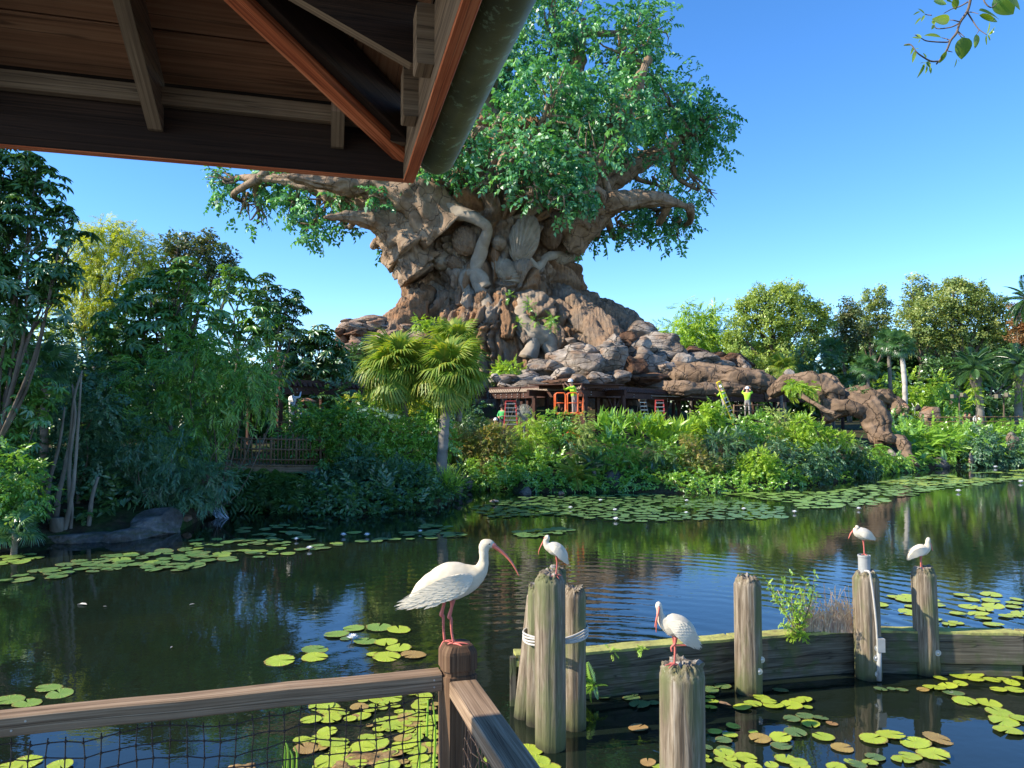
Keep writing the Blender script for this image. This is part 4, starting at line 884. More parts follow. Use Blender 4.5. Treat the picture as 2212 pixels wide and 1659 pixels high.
fence('little brown timber rail beneath the arched root', 1890, 968, 1940, 966, 44.5, 44.5, 9, .55, 4)
fence('weathered low timber frame behind the bushes by the yellow ladder', 1585, 905, 1650, 903, 44, 44.5, 6, .9, 5)

# ------------------------------------------------------------------ site clutter
def ladder(label, foot, h, w, mat, spread=.5, yaw=0, stiles2=True, name='step_ladder', steps=6):
    t = thing(name, label, 'ladder', foot, rz=yaw)
    for s in (-1, 1):
        b = MB(); b.board((s * w / 2, -spread / 2, 0), (s * w * .36, 0, h), .07, .035, up=(0, 1, 0)); b.build('stile', MT[mat], t, local=True)
        if stiles2: b = MB(); b.board((s * w / 2, spread / 2, 0), (s * w * .36, .03, h), .06, .03, up=(0, 1, 0)); b.build('rear_leg', MT[mat], t, local=True)
    for i in range(steps):
        f = (i + 1) / (steps + .6); b = MB(); b.board((-w * (.5 - .14 * f), -spread / 2 * (1 - f), h * f), (w * (.5 - .14 * f), -spread / 2 * (1 - f), h * f), .09, .035); b.build('step', MT['alu'], t, local=True)
    b = MB(); b.box((0, 0, h + .02), (w * .8, .16, .05)); b.build('top_cap', MT[mat], t, local=True)
    return t
def foot(x, y, D): p = P(x, y, D); return p
ladder('red step ladder between the green shirted worker and the fan', foot(1103, 925, 43), 1.5, .75, 'red', .9)
ladder('tall pale timber step ladder in the dark pergola bay', foot(1388, 918, 45), 1.45, .6, 'rail', .7, .5)
ladder('red step ladder with white rungs in the dark pergola bay', foot(1425, 922, 45.5), 1.55, .62, 'red', .5)
ladder('step ladder the white suited painter stands on', foot(648, 928, 35.4), 1.25, .5, 'bamboo', .9, .4)
ladder('long yellow ladder leaning up beyond the pergola rail', foot(1588, 915, 44.5), 2.6, .32, 'yellow', .1, .5, False, 'yellow_ladder', 9).rotation_euler = (0, -.42, .3)
def lantern(label, x, y, D, s=1.0):
    c = P(x, y, D); z0 = float(gh(c[0], c[1])); t = thing('garden_lantern', label, 'lantern', on(c, z0)); zt = c[2] - z0
    V, F = lathe([(.02, zt + .16 * s), (.25 * s, zt + .13 * s), (.5 * s, zt), (.52 * s, zt - .04 * s), (.1 * s, zt - .03 * s)][::-1]); put('dome', V, F, MT['dome'], t, local=True, smooth=True)
    V, F = lathe([(.18 * s, 0), (.18 * s, zt - 1.0 * s), (.3 * s, zt - .95 * s), (.3 * s, zt - .88 * s), (.2 * s, zt - .85 * s)], 12); put('pedestal', V, F, MT['lantern'], t, local=True)
    V, F = lathe([(.13 * s, zt - .85 * s), (.13 * s, zt - .4 * s), (.26 * s, zt - .34 * s), (.1 * s, zt - .25 * s), (.07 * s, zt)], 12); put('lamp_body', V, F, MT['lantern'], t, local=True)
    for i in range(8):
        a = i * math.pi / 4; b = MB(); b.box((.22 * s * math.cos(a), .22 * s * math.sin(a), zt - .6 * s), (.04 * s, .04 * s, .5 * s), a); b.build('bar', MT['lantern'], t, local=True)
lantern('red stone lantern with a wide brown dome beside the painter', 661, 866, 34.5, .85)
lantern('lantern with an orange dome under the dark pergola bay', 1354, 888, 44, .85)
def pole_fan(x, y, D):
    c = P(x, y, D); z0 = float(gh(c[0], c[1])); t = thing('pedestal_fan', 'large round wire fan on a stand below the brown slats', 'fan', on(c, z0)); b = MB()
    for r in np.linspace(.08, .5, 8):
        a = np.linspace(0, 2 * np.pi, 25); b.tube(np.stack([r * np.cos(a), -.12 + .12 * (r / .5) ** 2 + a * 0, c[2] - z0 + r * np.sin(a)], 1), .012, 4)
    for a in np.linspace(0, np.pi * 2, 25)[:-1]: b.tube([(.06 * math.cos(a), -.12, c[2] - z0 + .06 * math.sin(a)), (.5 * math.cos(a), 0, c[2] - z0 + .5 * math.sin(a))], .008, 4)
    b.build('cage', MT['fan'], t, local=True)
    for k in range(4):
        a = k * math.pi / 2; V, F = leaf(.42, .2, .1, .3); V = V[:, [0, 2, 1]] @ rotm((0, 1, 0), a).T + [0, -.05, c[2] - z0]; put('blade', V, F, MT['fan'], t, local=True)
    b = MB(); b.tube([(0, .05, 0), (0, .05, c[2] - z0)], .04, 8); b.build('stand', MT['steel'], t, local=True)
pole_fan(1132, 893, 43)
def umbrella(x, y, D):
    c = P(x, y, D); z0 = float(gh(c[0], c[1])); H = c[2] - z0; t = thing('market_umbrella', 'teal canvas umbrella behind the shrubs under the fan palm', 'umbrella', on(c, z0)); a = np.arange(8) * math.pi / 4
    V = [[0, 0, H]] + [[1.55 * math.cos(q), 1.55 * math.sin(q), H - .62] for q in a] + [[1.55 * math.cos(q), 1.55 * math.sin(q), H - .78] for q in a]
    F = [[0, 1 + i, 1 + (i + 1) % 8] for i in range(8)] + [[1 + i, 9 + i, 9 + (i + 1) % 8, 1 + (i + 1) % 8] for i in range(8)]; put('canopy', V, F, MT['canvas'], t, local=True)
    v, f = tube([[0, 0, 0], [0, 0, H]], .035, 8); put('pole', v, f, MT['bark'], t, local=True)
umbrella(808, 872, 33)
def cage(x, y, D):
    c = P(x, y, D); t = thing('lift_basket', 'orange tubular lift basket holding the hi-vis worker', 'lift basket', c)
    for (dx, dy, w, h) in [(-.5, -.25, .5, 1.0), (.1, -.25, .5, 1.0), (.5, -.25, .25, 1.0), (-.5, .4, .55, 1.0), (.1, .4, .55, 1.0), (0.45, -.1, .3, .6)]:
        b = MB(); r = .08; L = [(dx - w/2 + r, dy, 0), (dx + w/2 - r, dy, 0), (dx + w/2, dy, r), (dx + w/2, dy, h - r), (dx + w/2 - r, dy, h), (dx - w/2 + r, dy, h), (dx - w/2, dy, h - r), (dx - w/2, dy, r), (dx - w/2 + r, dy, 0)]
        b.tube(L, .032, 6); b.tube([(dx - w/2, dy, h * .5), (dx + w/2, dy, h * .5)], .025, 6); b.build('guard_rail', MT['orange'], t, local=True, smooth=True)
    b = MB(); b.box((0, .07, -.04), (1.3, .75, .06)); b.build('platform', MT['orange'], t, local=True)
    b = MB()
    for s in range(3):
        for k in (-1, 1): b.tube([(-.5 * k, 0, -.1 - s * .55), (.5 * k, 0, -.65 - s * .55)], .04, 6)
    b.build('scissor_arms', MT['orange'], t, local=True)
cage(1232, 892, 38.6)
def path_light(label, x, y, D):
    c = P(x, y, D); z0 = float(gh(c[0], c[1])); t = thing('path_light', label, 'path light', on(c, z0)); H = c[2] - z0
    v, f = tube([[0, 0, 0], [0, 0, H]], .06, 8); put('pole', v, f, MT['bark'], t, local=True)
    for s, dz in ((-.45, 0), (.3, .12)):
        b = MB(); b.box((s, 0, H + dz), (.3, .3, .3), .3); b.build('lamp_head', MT['lampbox'], t, local=True)
    b = MB(); b.box((0, 0, H - .05), (1.1, .08, .08)); b.build('arm', MT['bark'], t, local=True)
path_light('boxy twin path light left of the far date palm', 2072, 856, 60)
path_light('boxy twin path light at the right edge', 2168, 856, 58)

# ------------------------------------------------------------------ people
def person(label, loc, yaw=0, h=1.75, shirt='lime', trous='trouser', arms=((.28, .0, 1.2), (.3, -.05, .95), (-.28, .0, 1.2), (-.3, -.05, .95)), lean=(0, 0), legs=0., hat='hat', hood=False, group=None):
    t = thing('person', label, 'person', loc, group, yaw); s = h / 1.75; lx, ly = lean
    J = {'pel': (0, 0, .95), 'sp': (lx * .3, ly * .3, 1.15), 'ch': (lx * .7, ly * .7, 1.38), 'nk': (lx, ly, 1.52), 'hd': (lx * 1.1, ly * 1.1 - .03, 1.64), 'hd2': (lx * 1.12, ly * 1.12 - .02, 1.73)}
    R = {'pel': .15, 'sp': .14, 'ch': .16, 'nk': .055, 'hd': .09, 'hd2': .075}
    E = [('pel', 'sp'), ('sp', 'ch'), ('ch', 'nk'), ('nk', 'hd'), ('hd', 'hd2')]
    for k, sg in (('L', 1), ('R', -1)):
        e, w = (arms[0], arms[1]) if sg > 0 else (arms[2], arms[3])
        J['sh' + k] = (lx * .75 + sg * .18, ly * .75, 1.43); J['el' + k] = (e[0] + lx * .6, e[1] + ly * .6, e[2]); J['wr' + k] = (w[0] + lx * .5, w[1] + ly * .5, w[2])
        dv = unit(np.array(J['wr' + k]) - np.array(J['el' + k])); J['hn' + k] = tuple(np.array(J['wr' + k]) + dv * .14)
        J['hp' + k] = (sg * .09, 0, .9); J['kn' + k] = (sg * .11, -legs * sg, .5); J['an' + k] = (sg * .12, legs * sg * .8, .09); J['to' + k] = (sg * .14, legs * sg * .8 - .15, .04)
        R.update({'sh' + k: .07, 'el' + k: .05, 'wr' + k: .036, 'hn' + k: .03, 'hp' + k: .10, 'kn' + k: .065, 'an' + k: .045, 'to' + k: .04})
        E += [('ch', 'sh' + k), ('sh' + k, 'el' + k), ('el' + k, 'wr' + k), ('wr' + k, 'hn' + k), ('pel', 'hp' + k), ('hp' + k, 'kn' + k), ('kn' + k, 'an' + k), ('an' + k, 'to' + k)]
    names = list(J); me = bpy.data.meshes.new('body'); me.from_pydata([tuple(np.array(J[n]) * s) for n in names], [(names.index(a), names.index(b)) for a, b in E], [])
    o = bpy.data.objects.new('body', me); COL.objects.link(o); o.modifiers.new('Skin', 'SKIN')
    for i, n in enumerate(names): me.skin_vertices[0].data[i].radius = (R[n] * s,) * 2
    me.skin_vertices[0].data[0].use_root = True
    sb = o.modifiers.new('Sub', 'SUBSURF'); sb.levels = sb.render_levels = 1
    dg = bpy.context.evaluated_depsgraph_get(); m2 = bpy.data.meshes.new_from_object(o.evaluated_get(dg)); o.modifiers.clear(); o.data = m2; o.parent = t
    for m in (shirt, trous, 'skin' if not hood else shirt, 'black'): m2.materials.append(MT[m])
    jp = np.array([J[n] for n in names]) * s; cls = [0 if n[:2] in ('sp', 'ch', 'sh', 'el') else 1 if n[:2] in ('pe', 'hp', 'kn', 'an') else 3 if n[:2] == 'to' else 2 for n in names]
    for pl in m2.polygons:
        c = np.array(pl.center); pl.material_index = cls[int(np.argmin(np.linalg.norm(jp - c, axis=1)))]; pl.use_smooth = True
    hx, hy = J['hd'][0] * s, J['hd'][1] * s
    if hat:
        V, F = lathe([(.145, 1.70), (.15, 1.715), (.118, 1.72), (.115, 1.76), (.09, 1.82), (.04, 1.85), (.005, 1.855)], 16); put('hard_hat', V * s + [hx, hy - .02, 0], F, MT[hat], t, local=True, smooth=True)
    elif not hood:
        V, F = ico(2); put('hair', V * [.098 * s, .105 * s, .10 * s] + [hx, hy + .025, 1.70 * s], F, MT['hair'], t, local=True, smooth=True)
    if not hood:
        V, F = ico(1); put('nose', V * .018 * s + [hx, hy - .1 * s, 1.63 * s], F, MT['skin'], t, local=True)
    return t
up1 = ((.3, -.15, 1.45), (.2, -.35, 1.7), (-.3, -.15, 1.45), (-.15, -.35, 1.65))
def at_head(x, y, D, h=1.75): p = P(x, y, D); return (p[0], p[1], p[2] - h)
person('painter in a white hooded suit reaching up on a ladder at left', at_head(632, 844, 35.6), 2.6, 1.75, 'white', 'white', up1, hat=None, hood=True)
person('worker in a lime shirt and white hard hat below the painter', at_head(645, 893, 34.2), 1.3, 1.7, 'lime', 'trouser', lean=(0, -.15))
person('worker in a green shirt in the shade beside the red ladder', at_head(1085, 877, 43.5), -.5, 1.75, 'green_shirt', 'trouser', ((.25, -.1, 1.2), (.1, -.3, 1.15), (-.25, -.1, 1.2), (-.05, -.3, 1.1)), hat='black')
person('worker whose white hard hat shows above the bushes beneath the pergola', at_head(1070, 904, 41.5), .4, 1.7, 'green_shirt')
person('worker in lime hi-vis shirt leaning out on the orange lift', at_head(1241, 824, 38.6), -1.0, 1.78, 'lime', 'grey_trouser', ((.25, -.3, 1.35), (.15, -.5, 1.55), (-.25, -.3, 1.3), (-.1, -.5, 1.5)), lean=(.05, -.22))
person('worker in lime vest climbing beside the long yellow ladder', at_head(1563, 835, 45), -1.3, 1.75, 'lime', 'grey_trouser', ((.25, -.25, 1.4), (.15, -.45, 1.6), (-.25, -.2, 1.2), (-.1, -.4, 1.3)), lean=(0, -.1), legs=.12)
person('worker in lime vest with raised arms right of the yellow ladder', at_head(1614, 838, 46.5), 2.8, 1.75, 'lime', 'grey_trouser', up1)
for x, D, l, s in ((2085, 60, 'visitor in a patterned dark top on the far path at right', 'rootred'), (2094, 60.5, 'visitor in a tan top beside the far palm trunk', 'bamboo'), (2108, 61, 'visitor in a white shirt right of the far palm trunk', 'white'), (2122, 60, 'visitor in a green shirt rightmost on the far path', 'green_shirt')):
    person(l, at_head(x, 892, D, 1.65), .3, 1.65, s, 'trouser', hat=None, group='visitors walking on the far path')
def stroller(x, y, D):
    c = P(x, y, D); t = thing('stroller', 'dark folded stroller by the pyramid boulder', 'stroller', c); b = MB()
    for s in (-.22, .22): b.tube([(s, 0, .1), (s, -.1, .55), (s, .35, 1.0)], .02, 5)
    b.build('frame', MT['steel'], t, local=True)
    V, F = rock_vf((.5, .7, .5), 3, 3, 5); put('seat', V + [0, 0, .65], F, MT['black'], t, local=True, smooth=True)
    for x_, y_ in ((-.24, -.3), (.24, -.3), (-.24, .3), (.24, .3)):
        a = np.linspace(0, 6.2832, 13); V, F = tube(np.stack([a * 0 + x_, y_ + .11 * np.cos(a), .11 + .11 * np.sin(a)], 1), .025, 5); put('wheel', V, F, MT['black'], t, local=True)
stroller(1982, 900, 57)
# ------------------------------------------------------------------ left bank planting
def bt(x, D): return base_at(x, D)
tree('umbrella_tree', 'tall dark umbrella tree with big whorled leaves at the upper left edge', bt(-30, 18.5), lob(18.5, [(10, 365, 62), (95, 392, 40), (60, 470, 75), (158, 520, 38), (40, 600, 75), (120, 585, 50), (-40, 450, 110), (-20, 690, 90), (105, 660, 40), (-90, 560, 120), (140, 470, 30), (60, 345, 30), (-160, 420, 110), (-60, 340, 70)]), 'whorl', .42, 1.5, 'umbrella', 1, .10, droop=.3, fork=.3)
tree('acacia_tree', 'bright yellow green feathery tree catching the sun behind the left bank', bt(190, 40), lob(40, [(215, 530, 48), (165, 560, 50), (270, 515, 36), (240, 590, 60), (190, 640, 60), (290, 560, 40), (230, 690, 60), (150, 690, 55), (300, 625, 36), (225, 495, 26), (310, 530, 22), (120, 620, 40)]), 'fine', .62, 2.1, 'yellow', 2, .2, 'bark_pale', jit=.7)
tree('broadleaf_tree', 'dark round topped olive tree on the skyline left of the blue gap', bt(400, 44), lob(44, [(400, 545, 48), (352, 560, 40), (455, 550, 42), (480, 588, 34), (330, 600, 40), (420, 600, 50), (385, 525, 28), (440, 522, 24), (500, 560, 18), (370, 640, 50)]), 'puff', .8, 1.1, 'olive', 3, .28)
tree('umbrella_tree', 'umbrella tree with tiers of drooping whorls in the middle of the left grove', bt(350, 27), lob(27, [(320, 640, 60), (400, 620, 50), (260, 700, 55), (350, 710, 70), (430, 690, 55), (300, 760, 60), (400, 770, 55), (240, 760, 50), (460, 760, 45), (395, 580, 30), (340, 600, 26)]), 'whorl', .62, 1.35, 'umbrella_mid', 4, .14)
tree('umbrella_tree', 'slim umbrella tree with one bare pale stem left of the skyline gap', bt(508, 29), lob(29, [(500, 595, 34, 0, .7), (485, 625, 30), (525, 620, 26), (560, 690, 40), (500, 690, 45), (545, 730, 40)]), 'whorl', .6, 1.3, 'umbrella_mid', 5, .08, 'bark_pale', fork=.7)
tree('umbrella_tree', 'dark leaning umbrella tree whose branches reach into the blue gap', bt(590, 36), lob(36, [(572, 610, 24), (592, 640, 26), (632, 648, 22), (650, 668, 16), (610, 675, 34), (580, 690, 36), (560, 650, 30), (612, 715, 40), (640, 640, 12)]), 'whorl', .55, 1.5, 'umbrella', 6, .12)
tree('umbrella_tree', 'dense dark umbrella tree above the left pergola roof', bt(680, 42), lob(42, [(690, 745, 42), (650, 740, 34), (725, 770, 34), (660, 790, 46), (712, 800, 36), (630, 770, 34), (745, 800, 22), (690, 725, 26), (610, 790, 40)]), 'whorl', .72, 1.5, 'umbrella', 7, .16)
shrub('tall leafy bamboo like thicket leaning toward the pergola', 24, [(400, 790, 62), (330, 830, 70), (470, 790, 60), (545, 800, 46), (585, 800, 26), (430, 880, 85), (515, 855, 62), (570, 850, 32), (370, 930, 75), (440, 940, 50), (600, 880, 16), (430, 745, 34)], 'fine', .55, 1.3, 'bamboo', 8, name='bamboo_thicket', jit=.6)
shrub('blue green small leaved shrub hanging over the grey boulders', 22, [(300, 960, 60), (370, 1000, 75), (250, 1010, 50), (420, 1050, 60), (330, 1060, 60), (470, 1030, 50), (270, 1080, 40), (230, 960, 45)], 'fine', .42, 1.2, 'blue', 9, jit=.8)
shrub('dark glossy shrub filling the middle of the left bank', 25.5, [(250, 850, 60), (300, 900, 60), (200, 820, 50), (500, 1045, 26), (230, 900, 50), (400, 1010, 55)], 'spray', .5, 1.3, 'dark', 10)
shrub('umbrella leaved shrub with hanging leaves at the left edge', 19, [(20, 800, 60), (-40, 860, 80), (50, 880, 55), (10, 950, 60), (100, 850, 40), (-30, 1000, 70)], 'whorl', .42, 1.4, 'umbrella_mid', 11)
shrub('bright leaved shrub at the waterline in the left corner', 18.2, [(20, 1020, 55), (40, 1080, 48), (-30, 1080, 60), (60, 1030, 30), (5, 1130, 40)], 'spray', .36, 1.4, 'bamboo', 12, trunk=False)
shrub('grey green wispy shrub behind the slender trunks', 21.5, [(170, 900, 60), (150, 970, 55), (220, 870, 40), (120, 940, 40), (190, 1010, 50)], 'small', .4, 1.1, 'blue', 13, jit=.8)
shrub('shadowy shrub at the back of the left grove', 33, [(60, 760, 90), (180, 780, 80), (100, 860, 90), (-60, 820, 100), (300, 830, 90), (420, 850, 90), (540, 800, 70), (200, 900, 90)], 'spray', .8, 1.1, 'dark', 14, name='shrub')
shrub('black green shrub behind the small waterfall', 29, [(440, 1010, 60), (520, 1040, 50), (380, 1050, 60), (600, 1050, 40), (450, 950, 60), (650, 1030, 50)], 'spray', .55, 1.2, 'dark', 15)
def slender():
    t = thing('slender_tree', 'clump of slim pale bare trunks standing at the left bank', 'tree', bt(125, 20)); 
    for pp, rr in [([(118, 1158, 20), (125, 1080, 20), (150, 960, 20), (160, 860, 20), (178, 800, 20)], [.09, .07, .045, .035, .02]), ([(138, 1155, 19.8), (158, 1050, 19.8), (168, 930, 19.8), (176, 810, 19.9)], [.07, .045, .035, .02]), ([(112, 1150, 20), (104, 1060, 20.2), (128, 960, 20.3), (140, 880, 20.4)], [.09, .06, .04, .02]), ([(150, 1120, 19.9), (150, 1000, 19.9), (162, 900, 20), (156, 830, 20)], [.05, .045, .035, .02]), ([(152, 1150, 19.9), (156, 1100, 19.9), (152, 1040, 19.9)], [.04, .035, .02]), ([(190, 1150, 20.2), (198, 1080, 20.2), (212, 1030, 20.3)], [.06, .05, .04])]:
        V, F = tube([P(*p) for p in pp], rr, 9, 24, nz=.15, nf=5, seed=int(pp[0][0])); put('trunk', V, F, MT['bark_pale'], t, smooth=True)
    c = P(123, 1128, 19.7); V, F = lathe([(.17, -.25), (.16, .2), (.15, .22), (.02, .22)], 12); V += c + [0, 0, -.1]; put('stump', V, F, MT['bark_pale'], t, smooth=True)
slender()
rsf = np.random.RandomState(21)
FAN = [fan_frond_mesh('frond', rsf, LM['palm'], 1, 40, .62, .75) for _ in range(4)]
FAND = [fan_frond_mesh('frond', rsf, LM['palm_dark'], 1, 34, .5, .8) for _ in range(3)]
FEA = [feather_frond_mesh('frond', rsf, LM['palm_dark']) for _ in range(3)]
CYC = [feather_frond_mesh('frond', rsf, LM['palm'], 1.2, 26, .6, .3) for _ in range(2)]
palm('fan_palm', 'fan palm with drooping bright fronds, left of the central pair', bt(876, 30), P(858, 796, 30), .14, FAN, 40, 1.06, 1, dead=8, lo=-1.0, hi=1.3)
palm('fan_palm', 'fan palm with pale thick trunk, right of the central pair', bt(952, 28.6), P(972, 806, 29.4), .19, FAN, 44, 1.0, 2, 'palm_pale', dead=16, lo=-1.05, hi=1.35)
palm('fan_palm', 'young fan palm crown rising between the central pair', P(990, 900, 31), P(985, 742, 31), .12, FAN, 22, .78, 3, lo=-.6, hi=1.35)
palm('fan_palm', 'low dark fan palm among the shrubs at the left edge', bt(95, 21), P(95, 800, 21), .1, FAND, 16, .62, 4, lo=-.5)
palm('fan_palm', 'small fan palm at the waterline in the left corner', P(30, 1180, 17.6), P(30, 1150, 17.6), .06, FAND, 11, .42, 5, lo=-.3, hi=1.0)
shrub('big shaded shrub mass left of the fan palm trunks', 29, [(700, 930, 50), (650, 960, 50), (760, 950, 55), (720, 1000, 60), (640, 1020, 50), (800, 1000, 55), (610, 990, 36), (660, 900, 28), (745, 900, 26)], 'spray', .42, 1.5, 'bamboo', 16)
shrub('shaded shrub right behind the slim palm trunk', 29.5, [(830, 940, 50), (880, 960, 50), (930, 930, 38), (900, 1000, 50), (960, 960, 26), (800, 900, 30), (775, 880, 18), (940, 900, 30)], 'spray', .4, 1.5, 'green', 17)
shrub('blue green bush dipping into the pond left of the palms', 27.6, [(760, 1040, 45), (720, 1060, 38), (800, 1050, 42), (850, 1040, 44), (740, 1090, 24), (900, 1040, 36), (780, 990, 36), (690, 1050, 26)], 'small', .36, 1.6, 'blue', 18)
shrub('spiky grass clump beside the dark tip of the shaded planting', 28.2, [(950, 1050, 26), (925, 1062, 20), (975, 1052, 16)], 'grass', .85, 1.2, 'lime', 19, name='grass_clump', trunk=False)
shrub('split leaf plant with huge lobed leaves beside the small waterfall', 25.6, [(560, 1065, 38), (620, 1070, 34), (530, 1050, 26), (660, 1075, 24), (590, 1045, 24)], 'big', 1.0, 1.6, 'dark', 20, name='split_leaf_plant', trunk=False)
shrub('pale variegated shrub in the sun behind the left palm', 33, [(820, 850, 22), (840, 875, 22), (905, 870, 26), (925, 850, 18), (890, 890, 20), (760, 870, 14)], 'spray', .34, 1.4, 'yellow', 21)
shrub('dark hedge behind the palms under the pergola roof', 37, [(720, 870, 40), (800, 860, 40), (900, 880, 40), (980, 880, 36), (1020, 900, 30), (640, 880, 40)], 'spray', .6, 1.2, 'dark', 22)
# ------------------------------------------------------------------ the sunlit bank in the middle
CB = [
 ('round red tinged bush left of the sunlit bank', 33.5, [(985, 930, 26), (1005, 960, 32), (990, 990, 26), (975, 955, 18)], 'small', .3, 1.6, 'croton'),
 ('dark glossy shrub between the palms and the red tinged bush', 35, [(1010, 900, 26), (1035, 915, 24), (1010, 935, 22)], 'spray', .34, 1.5, 'dark'),
 ('large orange tinged bush at the left end of the sunlit bank', 33.6, [(1050, 945, 38), (1085, 940, 30), (1045, 985, 42), (1085, 990, 34), (1065, 925, 22)], 'small', .28, 1.7, 'croton'),
 ('pale leafed low shrub over the water at the left end of the bank', 32.4, [(1010, 1010, 26), (1050, 1030, 32), (1100, 1040, 30), (1085, 1010, 30), (1030, 1045, 18)], 'spray', .34, 1.4, 'green'),
 ('bright lime ferny bush standing up beside the orange tinged one', 34.2, [(1140, 925, 34), (1165, 950, 36), (1115, 960, 30), (1150, 895, 16), (1130, 985, 32), (1170, 915, 22)], 'fine', .38, 1.6, 'lime'),
 ('tall round leaved shrub in front of the orange lift', 34.6, [(1190, 895, 22), (1205, 925, 28), (1215, 890, 18), (1230, 930, 26), (1195, 960, 30)], 'spray', .34, 1.3, 'green'),
 ('grey green fuzzy conifer like shrub right of the orange lift', 34.4, [(1262, 900, 18, 0, 1.5), (1258, 930, 24), (1270, 955, 24)], 'fine', .3, 1.8, 'sage'),
 ('big leaved green shrub in the heart of the bank', 33.4, [(1150, 1010, 36), (1190, 1000, 36), (1120, 1030, 26), (1215, 1035, 26)], 'spray', .42, 1.3, 'green'),
 ('deep green hollow shrub below the grey green conifer', 33.8, [(1240, 975, 34), (1280, 985, 36), (1225, 1010, 30), (1300, 1020, 36), (1270, 1040, 24)], 'spray', .4, 1.2, 'dark'),
 ('pale ferny shrub spreading in the middle of the bank', 33.0, [(1330, 985, 36), (1370, 1000, 34), (1310, 955, 26), (1350, 960, 28)], 'fern', .55, 1.5, 'green'),
 ('strap leaved ginger clump under the lantern dome', 34.6, [(1300, 905, 18), (1340, 910, 26), (1380, 915, 26), (1330, 935, 26)], 'blades', .95, 2.0, 'green'),
 ('strap leaved ginger clump under the red rung ladder', 34.8, [(1420, 915, 26), (1450, 925, 26), (1400, 940, 26), (1475, 915, 16), (1440, 950, 24)], 'blades', .95, 2.0, 'lime'),
 ('dark shrub with lobed leaves at the water below the ginger', 32.9, [(1400, 1010, 34), (1440, 1020, 30), (1380, 1035, 26), (1460, 985, 30), (1420, 970, 28)], 'fern', .6, 1.5, 'dark'),
 ('mid green shrub left of the bronze topped bush', 33.4, [(1450, 965, 30), (1485, 990, 28), (1470, 1030, 26)], 'spray', .36, 1.4, 'green'),
 ('bronze topped bush at the water right of the middle', 33.0, [(1495, 965, 26), (1510, 1000, 34), (1500, 1035, 30), (1535, 1030, 28), (1485, 940, 16), (1540, 995, 22)], 'small', .28, 1.7, 'croton'),
 ('tall lime green shrub left of the yellow ladder', 36, [(1520, 890, 30), (1500, 915, 26), (1545, 900, 26), (1535, 870, 20), (1560, 925, 24), (1510, 935, 24), (1555, 880, 14)], 'small', .34, 1.5, 'lime'),
 ('blue green ferny shrub in front of the tall lime one', 34.6, [(1560, 955, 30), (1600, 945, 30), (1570, 985, 30), (1620, 965, 26), (1540, 945, 20)], 'fern', .5, 1.6, 'blue'),
 ('leafy green shrub at the foot of the yellow ladder', 37, [(1600, 910, 24), (1640, 905, 26), (1620, 930, 26), (1660, 925, 24)], 'spray', .4, 1.4, 'green'),
 ('yellow lime bush overhanging the water', 33.4, [(1620, 1010, 34), (1655, 1020, 32), (1640, 985, 28), (1600, 1035, 26), (1665, 1045, 18), (1670, 995, 20)], 'small', .3, 1.6, 'lime'),
 ('mixed green shrub between bronze and yellow lime bushes', 33.6, [(1575, 1020, 30), (1560, 1045, 22), (1590, 1000, 26)], 'spray', .36, 1.4, 'dark'),
 ('pink dusted shrub under the raised arms worker', 38, [(1690, 900, 26), (1670, 885, 16), (1715, 915, 26), (1690, 935, 28)], 'spray', .36, 1.3, 'sage'),
 ('bright lime bush before the arched root', 37, [(1735, 905, 26), (1760, 925, 30), (1720, 935, 24), (1790, 935, 22), (1830, 940, 16), (1745, 950, 28), (1810, 930, 14)], 'small', .34, 1.5, 'lime'),
 ('deep teal shrub mass right of the yellow lime bush', 35, [(1700, 980, 36), (1740, 1000, 36), (1710, 1030, 28), (1780, 985, 36), (1760, 1030, 28), (1680, 960, 22)], 'spray', .4, 1.4, 'blue'),
 ('dark shrub sloping to the water below the arched root', 38, [(1820, 980, 30), (1840, 1005, 28), (1800, 1020, 28), (1860, 985, 26), (1790, 960, 24), (1880, 1000, 22), (1850, 955, 16)], 'spray', .45, 1.4, 'dark'),
 ('broad leaved clump where the arched root meets the ground', 41, [(1895, 985, 20), (1910, 1000, 18), (1880, 1015, 18), (1900, 965, 12)], 'big', .8, 1.6, 'green'),
]
for i, c in enumerate(CB):
    shrub(c[0], c[1], [(q[0], q[1] + (13 if q[1] < 1000 else 8), q[2] * (.86 if q[1] < 930 else .95)) + tuple(q[3:]) for q in c[2]], c[3], c[4] * .85, c[5] * .95, c[6], 40 + i, 'shrubs on the sunlit bank', trunk=True)
shrub('leafy clump growing on top of the arched root', 46.5, [(1725, 840, 18), (1745, 845, 16), (1710, 835, 12), (1755, 865, 10)], 'big', .55, 2.2, 'lime', 70, name='creeper_clump', trunk=False)
shrub('small bush on the grey outcrop left of the rocks', 51, [(1090, 800, 18), (1110, 795, 14), (1072, 808, 12), (1125, 805, 9)], 'small', .5, 1.7, 'lime', 71)
shrub('tuft of green growing on the trunk above the pale roots', 61, [(1145, 660, 9), (1160, 690, 7), (1120, 700, 6)], 'small', .5, 1.3, 'green', 72, trunk=False)
shrub('tuft of green on the root right of the pale roots', 60, [(1190, 690, 10), (1195, 705, 8), (1100, 640, 6)], 'small', .5, 1.3, 'green', 73, trunk=False)
shrub('yellow green tuft on the outcrop above the left palm', 57.5, [(905, 700, 14), (925, 702, 10), (940, 700, 12)], 'small', .5, 1.6, 'lime', 74, trunk=False)
palm('cycad', 'yellow green spiky palm at the foot of the sunlit bank', P(1245, 1052, 32.2), P(1245, 1035, 32.2), .1, CYC, 22, .95, 8, lo=-.5, hi=1.2, cat='palm')
palm('cycad', 'shaded spiky palm right of the yellow green one', P(1290, 1052, 32.2), P(1280, 1010, 32.6), .1, FEA, 12, .4, 9, lo=-.4, hi=1.2, cat='palm')
